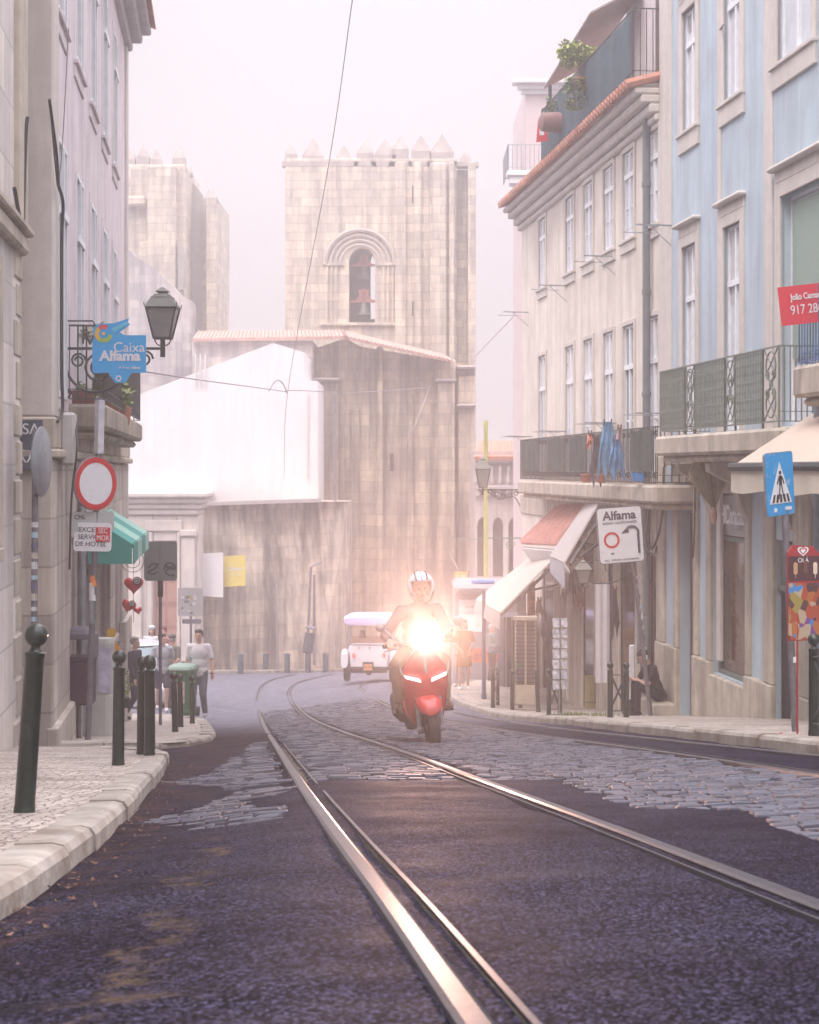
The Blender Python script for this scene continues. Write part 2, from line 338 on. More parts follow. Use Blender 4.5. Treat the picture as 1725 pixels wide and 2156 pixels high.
MA=ground_mat('asphalt','asphalt'); MC=ground_mat('limestone pavement','calcada'); MS=ground_mat('basalt setts','sett')
def sheet(name,xs,ys,zf,m,label=None,inside=None):
    b=MB(); idx={}
    for j,y in enumerate(ys):
        for i,x in enumerate(xs): b.v.append((x,y,zf(x,y)))
    nx=len(xs)
    for j in range(len(ys)-1):
        for i in range(nx-1):
            if inside and not inside((xs[i]+xs[i+1])/2,(ys[j]+ys[j+1])/2): continue
            b.f.append((j*nx+i,j*nx+i+1,(j+1)*nx+i+1,(j+1)*nx+i))
    o=b.build(name,m,None,True,fix=False); o['kind']='structure'
    if label:o['label']=label
    return o
def fr(a,b,st):
    n=max(1,int(round((b-a)/st))); return [a+(b-a)*i/n for i in range(n+1)]
xs=[-400,-150,-60,-30,-15,-8]+fr(-6,6,.1)+[8,15,30,60,150,400]
ys=[-60,-20,-6]+fr(0,12,.08)+fr(12.15,40,.15)+fr(41,90,1)+[110,150,250,700]
from mathutils import noise as mn
def rough(x,y):
    a=.012*mn.noise(Vector((x*1.1,y*.9,0)))+.005*mn.noise(Vector((x*4,y*3,3)))
    # rutted strip left of the rail
    d=abs(x+.075*y+.26+.22*mn.noise(Vector((x*.8,y*1.3,9))))
    if y<10: a-=.018*max(0,1-d/.22)*(0.5+mn.noise(Vector((x*6,y*6,5))))
    return a
# rails
def rail_pts(q): return spl([gpt(x,y) for x,y in q],6)
T1L=rail_pts([(1420,2760),(1195,2440),(995,2156),(815,1898),(703,1750),(635,1653),(584,1574),(557,1530),(545,1498),(541,1468),(549,1446),(572,1431),(620,1420)])
T1R=rail_pts([(4000,2780),(2500,2205),(1725,1910),(1294,1746),(1006,1641),(846,1582),(711,1537),(652,1510),(620,1480),(611,1459),(622,1443),(648,1432),(700,1421)])
T2L=rail_pts([(3600,1960),(2500,1752),(1725,1633),(1366,1580),(1085,1543),(935,1517),(846,1497),(792,1474),(764,1456),(760,1443),(780,1432),(830,1422)])
T2R=rail_pts([(3800,1830),(2500,1672),(1725,1592),(1368,1555),(1130,1528),(975,1503),(890,1478),(838,1455),(824,1440),(845,1428),(890,1418)])
def offs(pts,d):
    out=[]
    for i,p in enumerate(pts):
        t=(pts[min(i+1,len(pts)-1)]-pts[max(i-1,0)]); t.z=0; t.normalize(); n=Vector((t.y,-t.x,0)); out.append(Vector((p.x+n.x*d,p.y+n.y*d,p.z)))
    return out
def strip(b,pts,d0,z0,d1,z1):
    A=offs(pts,d0);B=offs(pts,d1); k=len(b.v)
    for a,c in zip(A,B): b.v.append((a.x,a.y,a.z+z0)); b.v.append((c.x,c.y,c.z+z1))
    for i in range(len(A)-1): b.f.append((k+2*i,k+2*i+1,k+2*i+3,k+2*i+2))
def make_rail(pts,side,label):
    """side +1: groove lies to the right of the head"""
    r=tag(root('tram_rail',pts[0],0,label,'tram rail','rails of the tram tracks'))
    s=side; b=MB(); w=.030
    for (d0,z0,d1,z1) in ((-w-.006,-.02,-w,.006),(-w,.006,-w+.012,.010),(-w+.012,.010,w-.012,.010),(w-.012,.010,w,.003),(w,.004,w+.003,-.03)): strip(b,pts,d0*s,z0,d1*s,z1)
    b.build('rail_head',M['rail'],r,True,world=True,fix=False)
    b=MB(); strip(b,pts,(w+.003)*s,-.012,(w+.045)*s,-.014); strip(b,pts,(w+.045)*s,-.014,(w+.048)*s,.002); b.build('groove',M['grime'],r,world=True,fix=False)
    b=MB()
    for (d0,z0,d1,z1) in ((w+.048,-.012,w+.050,.008),(w+.050,.008,w+.062,.009),(w+.062,.009,w+.066,-.02)): strip(b,pts,d0*s,z0,d1*s,z1)
    b.build('guard_lip',M['rail'],r,world=True,fix=False)
make_rail(T1L,1,'shiny tram rail nearest the left kerb, wide in the foreground')
make_rail(T1R,-1,'tram rail crossing the foreground asphalt patch to the right edge')
make_rail(T2L,1,'left rail of the far tram track behind the scooter')
make_rail(T2R,-1,'thin rail of the far track closest to the right pavement')
# setts
def lerpx(pts,Y):
    b=pts[0]
    if Y<=pts[0].y: return pts[0].x
    for a,c in zip(pts,pts[1:]):
        if a.y<=Y<=c.y: return a.x+(c.x-a.x)*(Y-a.y)/max(1e-6,c.y-a.y)
    return pts[-1].x
def near_rail(X,Y):
    for pts in (T1L,T1R,T2L,T2R):
        if Y<36 and abs(X-lerpx(pts,Y))<.075+.03: return True
    return False
def sett_zone(X,Y):
    wob=.18*mn.noise(Vector((X*1.3,Y*.8,2)))
    x1=lerpx(T1L,Y); x2=lerpx(T1R,Y); x3=lerpx(T2L,Y)
    if X>x3-.02: return False
    if X>x1:
        if Y>9.35+wob: return True
        return X>x2+.45+.35*sm(8.2,5,Y)*0+(.15 if Y<7 else 0)+wob+.9*sm(7.8,9.1,Y)*sm(9.6,9.2,Y)*0 and X>.35+.13*(9.3-Y)*0
    left=-1.5-.05*max(0,Y-15)+wob if Y>11 else x1-.2-(Y-9)*.35+wob
    if Y>9.3+wob and X>left: return True
    if 6.6<Y<9.6: return abs(X+.86+.22*(Y-8)*0+wob)<.22+.25*mn.noise(Vector((X*2,Y*2,7)))
    return False
def road_z(x,y):
    z=G(x,y)-.004
    if 0<y<60 and -6<x<6:
        z+=rough(x,y)
        if 4.4<y<37.2 and x<2.8 and sett_zone(x,y): z-=.014
    return z
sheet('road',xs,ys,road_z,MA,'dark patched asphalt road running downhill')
b=MB(); row=0; Y=4.6
while Y<37:
    dy=.088 if Y<20 else .12
    X=-3.2+rnd.random()*.1; ang=.0
    while X<4:
        wdt=rnd.uniform(.075,.125) if Y<20 else rnd.uniform(.11,.16)
        x1=lerpx(T1L,Y); big=-.34<X-x1<-.1 or (.12<X-x1<.35 and Y>9.4)
        if big: wdt=rnd.uniform(.15,.22)
        cx=X+wdt/2; cyy=Y+dy/2+rnd.uniform(-.016,.016)+.05*math.sin(X*.9)
        if sett_zone(cx,cyy) and not near_rail(cx,cyy) and (cx<2.8):
            g=.0045; h=rnd.uniform(.0,.008)+(.006 if big else 0)-(.013 if Y<9.3 and cx<x1 else 0)-.0055*sum(1 for ox,oy in ((.28,0),(-.28,0),(0,.3),(0,-.3)) if not sett_zone(cx+ox,cyy+oy) and not near_rail(cx+ox*.6,cyy))-.02*max(0,mn.noise(Vector((cx*1.2,cyy*.8,11)))-.25); tx=rnd.uniform(-.03,.03); ty=rnd.uniform(-.07,.05)
            hx=wdt/2-g; hy=dy/2-g; k=len(b.v)
            for (q,zz) in ((1,-.035),(.97,-.004),(.88,.002)):
                for sx_,sy_ in ((-1,-1),(1,-1),(1,1),(-1,1)):
                    px=cx+sx_*hx*q*(1+rnd.uniform(-.06,.06)); py=cyy+sy_*hy*q*(1+rnd.uniform(-.06,.06))
                    b.v.append((px,py,G(px,py)+zz+(h if zz>-.02 else 0)+(px-cx)*tx+(py-cyy)*ty+(.012*mn.noise(Vector((px*1.1,py*.9,0))))))
            for a in (0,4):
                for i in range(4): b.f.append((k+a+i,k+a+(i+1)%4,k+a+4+(i+1)%4,k+a+4+i))
            b.f.append((k+8,k+9,k+10,k+11))
        X+=wdt
    Y+=dy
o=b.build('cobblestones',MS,None,True,fix=False); o['kind']='stuff'; o['label']='worn grey basalt setts paving the tram street'; o['category']='cobblestones'
try:o.data.set_sharp_from_angle(angle=R(25))
except Exception: pass
# pavements
def pave(name,outer,inner,h,label,m=MC,kerb=True,kl=None,grp=None):
    """outer = kerb line from near to far, inner = matching far side"""
    A=spl([Vector((x,y,0)) for x,y in outer],8); B=spl([Vector((x,y,0)) for x,y in inner],8)
    b=MB(); n=12; k=0
    for a,c in zip(A,B):
        for i in range(n+1):
            p=a.lerp(c,(i/n)**1.5); b.v.append((p.x,p.y,G(p.x,p.y)+h+.01*mn.noise(Vector((p.x*1.5,p.y*1.2,4)))))
    for j in range(len(A)-1):
        for i in range(n): b.f.append((j*(n+1)+i,j*(n+1)+i+1,(j+1)*(n+1)+i+1,(j+1)*(n+1)+i))
    o=b.build(name,m,None,True,fix=False); o['kind']='structure'; o['label']=label
    # kerb stones
    b=MB(); L=0; side=1 if (B[len(B)//2]-A[len(A)//2]).x>0 else -1
    for a,c in zip(A,A[1:]):
        pass
    seg=[];acc=0;last=A[0]; cur=[A[0]]
    for p in A[1:]:
        acc+=(p-last).length; cur.append(p); last=p
        if acc>.55: seg.append(cur); cur=[p]; acc=0
    if len(cur)>1: seg.append(cur)
    for sg in seg:
        p0,p1=sg[0],sg[-1]; d=(p1-p0).normalized(); nn=Vector((d.y,-d.x,0))*(-side)  # outwards to the road
        p0=p0+d*.006; p1=p1-d*.006; jz=rnd.uniform(-.006,.008); jo=rnd.uniform(-.008,.008); W=.15
        k=len(b.v)
        for p in (p0,p1):
            z=G(p.x,p.y)+h+jz
            for (o_,zz) in ((-W,-.05),(-W,.012),(-.03,.014),(.008,.004),(.024,-.022),(.034,-.3)):
                q=p+nn*(o_+jo); b.v.append((q.x,q.y,z+zz))
        for i in range(5): b.f.append((k+i,k+i+1,k+i+7,k+i+6))
        b.f.append((k,k+1,k+2,k+3,k+4,k+5)); b.f.append((k+11,k+10,k+9,k+8,k+7,k+6))
    ko=b.build('kerb',M['kerb'],None,False); ko['kind']='structure'; ko['label']=kl
    return o
pave('pavement',[(-.95,-4),(-1.0,1),(-1.04,3.5),(-1.07,4.3),(-1.10,4.94),(-1.2,6.25),(-1.49,9.1),(-1.9,12.6),(-2.15,14.2),(-2.7,15.1),(-3.6,15.4),(-5.5,15.4)],
     [(-6,-4),(-6,1),(-6,3.5),(-6,4.3),(-6,4.9),(-6,6.25),(-6,9.1),(-6,12),(-6,13),(-6,14),(-6,14.8),(-6,15)],.075,'pale limestone mosaic pavement at the left foreground',kl='worn limestone kerb along the left foreground pavement')
pave('pavement',[(-6,17.0),(-4,17.05),(-3,17.15),(-2.5,17.5),(-2.33,18.6),(-2.45,20.5),(-2.8,23.3),(-3.3,27),(-3.9,31),(-4.8,35)],
     [(-6,17.3),(-5.8,17.6),(-5.6,18),(-5.6,18.5),(-5.6,19),(-5.8,21),(-6,24),(-6.5,28),(-7,32),(-7.5,36)],.05,'pale mosaic pavement past the side street on the left',kl='curved kerb of the far left pavement')
pave('pavement',[(3.9,-3),(3.6,3),(3.25,6.8),(2.85,11.3),(2.72,14.4),(2.5,17.7),(2.36,20),(2.2,23.6),(1.92,26.7),(1.54,29.5),(1.29,33),(.95,36.5),(1.0,40),(1.8,45)],
     [(12,-3),(12,3),(12,7),(12,11.3),(12,14.4),(12,17.7),(12,20),(12,23.6),(12,26.7),(12,29.5),(12,33),(12,36),(12,40),(12,45)],.09,'pale mosaic pavement in front of the shops on the right',kl='low worn kerb of the right pavement')
pave('pavement',[(-14,57),(-10,58.5),(-7,60),(-4.5,62),(-2.5,65),(-1.2,69),(-.5,75)],[(-16,66),(-11,67),(-8,68),(-5,70),(-3,72),(-2,76),(0,80)],.1,'pale pavement under the cathedral wall',kl='far kerb below the cathedral wall')
# ---- street facades. A frame maps (Y along the street) to local x; local +y points at the street
class Fac:
    def __init__(s,a,sgn,Yo,name,label,cat='building'):
        # plane X = sgn*a - t*Y ; t = street direction
        s.t=.115 if sgn>0 else .1136; s.a=a; s.sgn=sgn; s.vp=862.5-s.t*F; n=math.sqrt(1+s.t*s.t); s.n=n
        s.Yo=Yo; X=sgn*a-s.t*Yo
        if sgn>0: s.rz=math.atan2(1,-s.t)
        else: s.rz=math.atan2(-1,s.t)
        s.r=root(name,(X,Yo,0),s.rz,label,cat)
    def Y(s,x,a=None): return s.sgn*(a or s.a)*F/(x-s.vp)
    def u(s,Y): return (Y-s.Yo)*s.n if s.sgn>0 else (s.Yo-Y)*s.n
    def ux(s,x): return s.u(s.Y(x))
    def z(s,x,y,a=None): return EYE+(HOR-y)/F*s.Y(x,a)
def wall(fac,name,u0,u1,z0,z1,openings,m,depth=.28,thick=.45,back=6.0,parent=None,ybase=0):
    """street wall with openings cut through it, reveals, and the block behind"""
    us=sorted({u0,u1}|{o[0] for o in openings}|{o[1] for o in openings}); zs=sorted({z0,z1}|{o[2] for o in openings}|{o[3] for o in openings})
    us=[u for u in us if u0<=u<=u1]; zs=[z for z in zs if z0<=z<=z1]
    b=MB()
    def hole(u,z): return any(o[0]<u<o[1] and o[2]<z<o[3] for o in openings)
    for a,c in zip(us,us[1:]):
        for d,e in zip(zs,zs[1:]):
            if not hole((a+c)/2,(d+e)/2): b.rect((a,ybase,d),(c,ybase,d),(c,ybase,e),(a,ybase,e))
    for o in openings:
        a,c,d,e=max(o[0],u0),min(o[1],u1),max(o[2],z0),min(o[3],z1); dp=ybase-(o[4] if len(o)>4 else depth)
        b.rect((a,ybase,d),(a,dp,d),(a,dp,e),(a,ybase,e)); b.rect((c,ybase,d),(c,ybase,e),(c,dp,e),(c,dp,d)); b.rect((a,ybase,e),(a,dp,e),(c,dp,e),(c,ybase,e)); b.rect((a,ybase,d),(c,ybase,d),(c,dp,d),(a,dp,d))
        b.rect((a,dp,d),(c,dp,d),(c,dp,e),(a,dp,e))
    y1=ybase-back
    b.rect((u0,ybase,z0),(u0,ybase,z1),(u0,y1,z1),(u0,y1,z0)); b.rect((u1,ybase,z0),(u1,y1,z0),(u1,y1,z1),(u1,ybase,z1)); b.rect((u0,y1,z0),(u0,y1,z1),(u1,y1,z1),(u1,y1,z0)); b.rect((u0,ybase,z1),(u1,ybase,z1),(u1,y1,z1),(u0,y1,z1))
    return b.build(name,m,parent or fac.r,fix=False)
def window(fac,u0,u1,z0,z1,dep=.28,sur=.13,transom=True,mull=1,pane='pane',head=False,apron=0,sm_='trim',fm='white',rows=0,proud=.035):
    w=MB(); y=-dep+.03; t=.05
    w.box(u0,u0+t,y,y+.06,z0,z1); w.box(u1-t,u1,y,y+.06,z0,z1); w.box(u0+t,u1-t,y,y+.06,z1-t,z1); w.box(u0+t,u1-t,y,y+.06,z0,z0+t*1.3)
    W=u1-u0; tz=z0+(z1-z0)*.72
    for i in range(mull):
        c=u0+W*(i+1)/(mull+1); w.box(c-.035,c+.035,y+.004,y+.075,z0+t,z1-t)
    if transom: w.box(u0+t,u1-t,y+.002,y+.085,tz-.045,tz+.045)
    for i in range(rows):
        zz=z0+(tz-z0)*(i+1)/(rows+1); w.box(u0+t,u1-t,y+.01,y+.05,zz-.014,zz+.014)
    o=w.build('window',M[fm],fac.r)
    p=MB(); p.box(u0+t*.5,u1-t*.5,y+.015,y+.028,z0+t*.5,z1-t*.5); p.build('pane',M[pane],o)
    dr=rnd.random()
    if dr<.65 and dep>.1: p=MB(); p.box(u0+t,u1-t,y+.0285,y+.033,z1-(z1-z0)*(.15+.5*dr),z1-t); p.build('blind',mat('roller blind %d'%int(dr*6),(.30+.4*dr,.30+.38*dr,.32+.36*dr),.8,0,.05,4),o)
    if sur:
        s=MB(); pr=proud
        s.bbox(u0-sur,u0,-.05,pr,z0-(.02),z1+sur); s.bbox(u1,u1+sur,-.05,pr,z0-.02,z1+sur); s.bbox(u0,u1,-.05,pr,z1,z1+sur)
        s.bbox(u0-sur,u1+sur,-.05,pr+.01,z0-.14-apron,z0-.02)
        if apron: s.bbox(u0-sur-.02,u1+sur+.02,-.05,pr+.05,z0-.08,z0-.021)
        if head:
            s.bbox(u0-sur,u1+sur,-.05,pr-.004,z1+sur,z1+sur+.16); s.bbox(u0-sur-.06,u1+sur+.06,-.05,pr+.1,z1+sur+.16,z1+sur+.23,.025)
        s.build('surround',M[sm_],o)
    return o
def bars(b,pts,zt,zb,st=.1,r=.007):
    for p,q in zip(pts,pts[1:]):
        p=Vector(p);q=Vector(q); L=(q-p).length; n=max(1,int(L/st))
        for i in range(n+1):
            c=p.lerp(q,i/n); b.beam((c.x,c.y,zb),(c.x,c.y,zt),r*2,r*2,(1,0,0))
        for zz,h in ((zt,.022),(zb,.014),(zb+(zt-zb)*.13,.01)):
            b.beam((p.x,p.y,zz),(q.x,q.y,zz),.02,h)
def ring(b,c,r,t=.007,n=14,a0=0,a1=2*PI,ax='x',spiral=0):
    pts=[]
    for i in range(n+1):
        a=a0+(a1-a0)*i/n; rr=r*(1-spiral*i/n); dx=rr*math.cos(a); dz=rr*math.sin(a)
        pts.append((c[0]+dx,c[1],c[2]+dz) if ax=='x' else (c[0],c[1]+dx,c[2]+dz))
    b.tube(pts,t,5)
# ================= right: beige house with the laundry (far) =================
RB=Fac(7.6,1,28.35,'beige_house','tall cream house with laundry balcony and shop awnings on the right')
L_=RB.u(41.4)
ops=[];wins=[]
cols=[1143,1201,1240,1283,1325,1376]
for i,x in enumerate(cols):
    Yc=RB.Y(x); u=RB.u(Yc)
    wins.append((u-.42,u+.42,.42,3.2,0)); wins.append((u-.42,u+.42,4.82,6.45,1))
G0=-6
shops=[(RB.ux(1385),RB.ux(1366),-4.2,-1.0,.09),(RB.ux(1337),RB.ux(1303),-4.3,-.75,.09),(RB.ux(1291),RB.ux(1279),-4.4,-1.0,.08),(RB.ux(1250),RB.ux(1226),-4.7,-1.0,.08),(RB.ux(1166),RB.ux(1142),-5,-1.3,.08)]
shops=[(min(a,b),max(a,b),c,d,e) for a,b,c,d,e in shops]
wall(RB,'wall',0,L_,G0,7.0,[w[:4]+(.11,) for w in wins]+shops,M['creamwall'])
for w in wins: window(RB,w[0],w[1],w[2],w[3],.11,.1,True,1,'curtain' if rnd.random()<.6 else 'pane',apron=.12 if w[4] else 0,rows=1)
# ground storey stone piers
b=MB()
for xa,xb in ((1364,1339),(1301,1292),(1277,1252),(1224,1200),(1192,1168),(1392,1387)):
    ua,ub=sorted((RB.ux(xa),RB.ux(xb))); b.bbox(ua,ub,-.02,.022,G0,-.6)
b.bbox(0,L_,-.02,.045,-.58,-.12); b.build('stone_pier',M['stone'],RB.r)
for i,(a,c,d,e,dp) in enumerate(shops):
    b=MB(); b.box(a+.02,c-.02,-dp+.01,-dp+.03,d,e-.45); b.box(a,a+.04,-dp+.02,-dp+.05,d,e); b.box(c-.04,c,-dp+.02,-dp+.05,d,e); b.box(a+.02,c-.02,-dp+.01,-dp+.03,e-.44,e)
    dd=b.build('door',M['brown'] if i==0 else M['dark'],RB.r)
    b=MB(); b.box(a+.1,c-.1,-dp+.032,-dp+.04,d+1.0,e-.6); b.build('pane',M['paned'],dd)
# cornice and roof
b=MB()
for k,(o_,za,zb) in enumerate(((.10,6.55,6.68),(.2,6.682,6.85),(.34,6.852,7.0),(.46,7.002,7.12))): b.bbox(-.02,L_+.15,-.1,o_,za,zb,.03)
b.build('cornice',M['trim'],RB.r)
b=MB(); 
for i in range(int(L_/.22)+1):
    u=i*.22; b.tube([(u,.62,7.16),(u,-2.5,8.0)],.085,6)
b.add([(0,.6,7.13),(L_+.2,.6,7.13),(L_+.2,-2.5,7.95),(0,-2.5,7.95)],[(0,1,2,3)])
b.build('roof',M['tile'],RB.r)
# upper set-back storey
b=MB(); b.box(0,RB.u(33.5),-5.9,-.7,7.05,11); b.build('attic',M['pinkwall'],RB.r); b=MB(); b.box(RB.u(30.2),RB.u(31.1),-.69,-.66,7.3,9.6); b.build('door',M['brown'],RB.r)
# first floor balcony
def balcony(fac,Ya,Yb,out,z0,z1,m='stone'):
    ua,ub=sorted((fac.u(Ya),fac.u(Yb))); b=MB(); b.bbox(ua,ub,-.05,out,z0,z1,.04); b.bbox(ua+.08,ub-.08,-.05,out-.1,z0-.1,z0-.002,.04); return b.build('balcony',M[m],fac.r),ua,ub
bal,ua,ub=balcony(RB,26.3,38.4,.66,-.04,.26)
b=MB(); bars(b,[(ua+.05,0,0),(ua+.05,.6,0),(ub-.05,.6,0),(ub-.05,0,0)],1.2,.3,.11)
k=ua+.1
while k<ub-.3:
    ring(b,(k,.6,.42),.05,.008,8); ring(b,(k,.6,1.1),.04,.007,8); k+=.16
b.build('railing',M['iron'],bal)
net=mat('green shade netting',(.03,.05,.045),.9,0,.25,4,col2=(.06,.08,.07),c2amt=.5,c2scale=2)
for Ya,Yb in ((26.5,28.0),(29.2,31.0),(31.3,33.0),(33.3,35.2),(36.0,38.2)):
    b=MB(); a,c=RB.u(Ya),RB.u(Yb); n=14
    for j in range(2):
        for i in range(n+1): b.v.append((a+(c-a)*i/n,.63+.012*math.sin(i*1.7),.48 if j==0 else 1.17-.02*math.sin(i*.8)))
    b.f=[(i,i+1,n+2+i,n+1+i) for i in range(n)]; b.build('shade_netting',net,bal,fix=False)
# top balcony
b=MB(); ua,ub=RB.u(28.37),RB.u(31.6); b.bbox(ua,ub,-.05,.50,7.125,7.23,.03)
tb=b.build('balcony',M['trim'],RB.r)
b=MB(); bars(b,[(ua+.05,0,0),(ua+.05,.45,0),(RB.u(36.6),.45,0),(RB.u(36.6),0,0)],8.5,7.26,.1)
b.build('railing',M['iron'],tb)
b=MB(); b.bbox(ub,RB.u(36.8),.3,.56,7.125,7.22,.02); b.build('gutter',M['tile'],tb)
netb=mat('blue green mesh screen',(.03,.06,.08),.85,0,.2,4)
b=MB(); a,c=RB.u(28.6),RB.u(36.5); n=40
for j in range(2):
    for i in range(n+1): b.v.append((a+(c-a)*i/n,.47+.01*math.sin(i*1.3),7.4 if j==0 else 8.44))
b.f=[(i,i+1,n+2+i,n+1+i) for i in range(n)]; b.build('screen',netb,tb,fix=False)
# upper awning & posts above top balcony
b=MB(); b.prism([(RB.u(32),-.7,10.0),(RB.u(36.6),-.7,9.6),(RB.u(36.6),.4,9.0),(RB.u(32),.4,9.4)],(0,0,.04)); b.build('canopy',mat('faded brown canvas',(.30,.25,.24),.9),tb)
b=MB(); b.box(RB.u(36.2),RB.u(36.3),.3,.36,7.2,9.0); b.build('post',M['iron'],tb)
# drying rails
for Ya,z_ in ((27.6,4.62),(31.6,4.62),(36.0,4.55),(40.5,4.4),(27.6,1.45),(31.5,1.4),(36,1.35),(40,1.32)):
    u=RB.u(Ya); b=MB(); b.beam((u,0,z_),(u,.62,z_+.01),.025,.025); b.beam((u+.9,0,z_),(u+.9,.62,z_+.01),.012,.012)
    for q in (.3,.6): b.tube([(u,q,z_+.01),(u+.9,q,z_+.01)],.004,4)
    b.beam((u,0,z_-.35),(u,.4,z_),.012,.012)
    b.build('drying_rack',M['steel'],RB.r)
# drainpipe
b=MB(); u=RB.u(28.9); b.tube([(u,.1,7.0),(u,.1,-.6),(u,.1,-4.0)],.07,10)
for zz in (5.5,3.6,1.8,-1.5): b.tube([(u,.1,zz),(u,.1,zz+.08)],.085,10)
b.build('drainpipe',mat('grey painted pipe',(.13,.15,.16),.5,0,.1,8),RB.r)
# ================= right: blue house =================
BB=Fac(7.6,1,11.0,'blue_house','pale blue plastered house with stone trim and long lattice balcony on the right')
L_=BB.u(28.3)
def op(x0,x1,z0,z1,d=.15):
    a,c=sorted((BB.ux(x0),BB.ux(x1))); return (a,c,z0,z1,d)
w1=[op(1438,1467,1.1,4.15),op(1525,1561,1.1,4.15),op(1646,1735,1.1,4.2,.22)]
w2=[op(1438,1467,6.05,8.0),op(1525,1561,6.05,8.0),op(1638,1711,6.05,8.1)]
w3=[(BB.u(19),BB.u(17.6),1.1,4.2,.15),(BB.u(19),BB.u(17.6),6.05,8.1,.15)]
w3=[(min(a,b),max(a,b),c,d,e) for a,b,c,d,e in w3]
g=[op(1432,1466,-5,.28,.26),op(1502,1576,-2.62,.15,.2),op(1634,1677,-5,-.45,.16),op(1716,1830,-5,-.4,.2)]
wall(BB,'wall',0,L_,G0,11.5,w1+w2+w3+g,M['bluewall'])
for w in w1[:2]: window(BB,w[0],w[1],w[2],w[3],.15,.17,True,1,'curtain',True,rows=0)
w=w1[2]; o=window(BB,w[0],w[1],w[2],w[3],.22,.2,False,0,'curtain',True)
b=MB(); b.box(w[0]+.1,w[1]-.1,-.145,-.12,2.0,w[3]-.1); b.build('green_blind',mat('grey green blind',(.25,.33,.28),.7,0,.03,3),o)
for w in w2: window(BB,w[0],w[1],w[2],w[3],.15,.17,True,1,'curtain',True,.22)
for w in w3: window(BB,w[0],w[1],w[2],w[3],.15,.17,True,1,'curtain',True,0)
b=MB()
for xa,xb,zt in ((1416,1391,11.4),(1520,1512,.9),(1520,1513,11.4),(1629,1612,11.4)):
    ua,ub=sorted((BB.ux(xa),BB.ux(xb))); b=MB(); b.bbox(ua,ub,-.03,.028 if zt>1 else .03,1.05 if zt>1 else -2.4,zt); b.build('pilaster',M['trim'],BB.r)
# ground storey stone
b=MB(); ub=sorted
def pier(xa,xb,z0,z1,pr=.06):
    a,c=sorted((BB.ux(xa),BB.ux(xb))); b.bbox(a,c,-.02,pr,z0,z1,.02)
for xa,xb in ((1388,1403),(1424,1432),(1466,1474),(1493,1502),(1576,1583),(1614,1634),(1677,1688),(1688,1715)): pier(xa,xb,-2.45,.62 if xa in(1424,1466) else .75)
for xa,xb in ((1388,1432),(1466,1502),(1576,1634),(1677,1716)): pier(xa,xb,-5,-2.452,.085)
pier(1424,1474,.30,.58,.09); pier(1418,1478,.585,.72,.18); pier(1502,1576,-5,-2.64,.07); pier(1502,1576,.16,.4,.05)
b.build('stone_pier',M['stone'],BB.r)
# doors / shop interior
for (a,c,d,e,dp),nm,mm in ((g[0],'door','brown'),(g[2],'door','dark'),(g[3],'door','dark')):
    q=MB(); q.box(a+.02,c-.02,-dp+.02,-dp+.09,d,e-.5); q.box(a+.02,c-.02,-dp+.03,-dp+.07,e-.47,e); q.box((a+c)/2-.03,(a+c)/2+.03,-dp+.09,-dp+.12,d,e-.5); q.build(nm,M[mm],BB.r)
a,c,d,e,dp=g[2]; q=MB()
for i in range(12): q.box(a+.04+(c-a-.1)*i/12,a+.07+(c-a-.1)*i/12,-.06,-.03,-1.05,-.5)
q.box(a,c,-.07,-.02,-1.14,-1.06); q.build('grille',M['igrey'],BB.r)
a,c,d,e,dp=g[1]
q=MB(); q.box(a,a+.07,-.16,-.08,d,-.5); q.box(c-.07,c,-.16,-.08,d,-.5); q.box(a+.07,c-.07,-.16,-.08,d,d+.07); q.box(a+.07,c-.07,-.16,-.08,-.57,-.5); sw=q.build('shop_window',M['igrey'],BB.r)
q=MB(); q.box(a+.07,c-.07,-.13,-.12,d+.07,-.57); q.build('pane',M['paned'] if 0 else mat('shop glass warm inside',(.11,.055,.032),.1,0,.5,1.2,spec=.7,col2=(.24,.17,.12),c2amt=.6,c2scale=.8),sw)
q=MB(); q.box(a+.02,c-.02,-.14,-.04,-.48,.12); fs=q.build('fascia',mat('grey metal fascia',(.24,.235,.23),.45,.3,.15,3),BB.r)
um=(a+c)/2
text('CHICoração',fs,(um,-.02,-.18),.40,M['signw'],rx=90,rz=180,sx=.62,ext=.02,bold=.006)
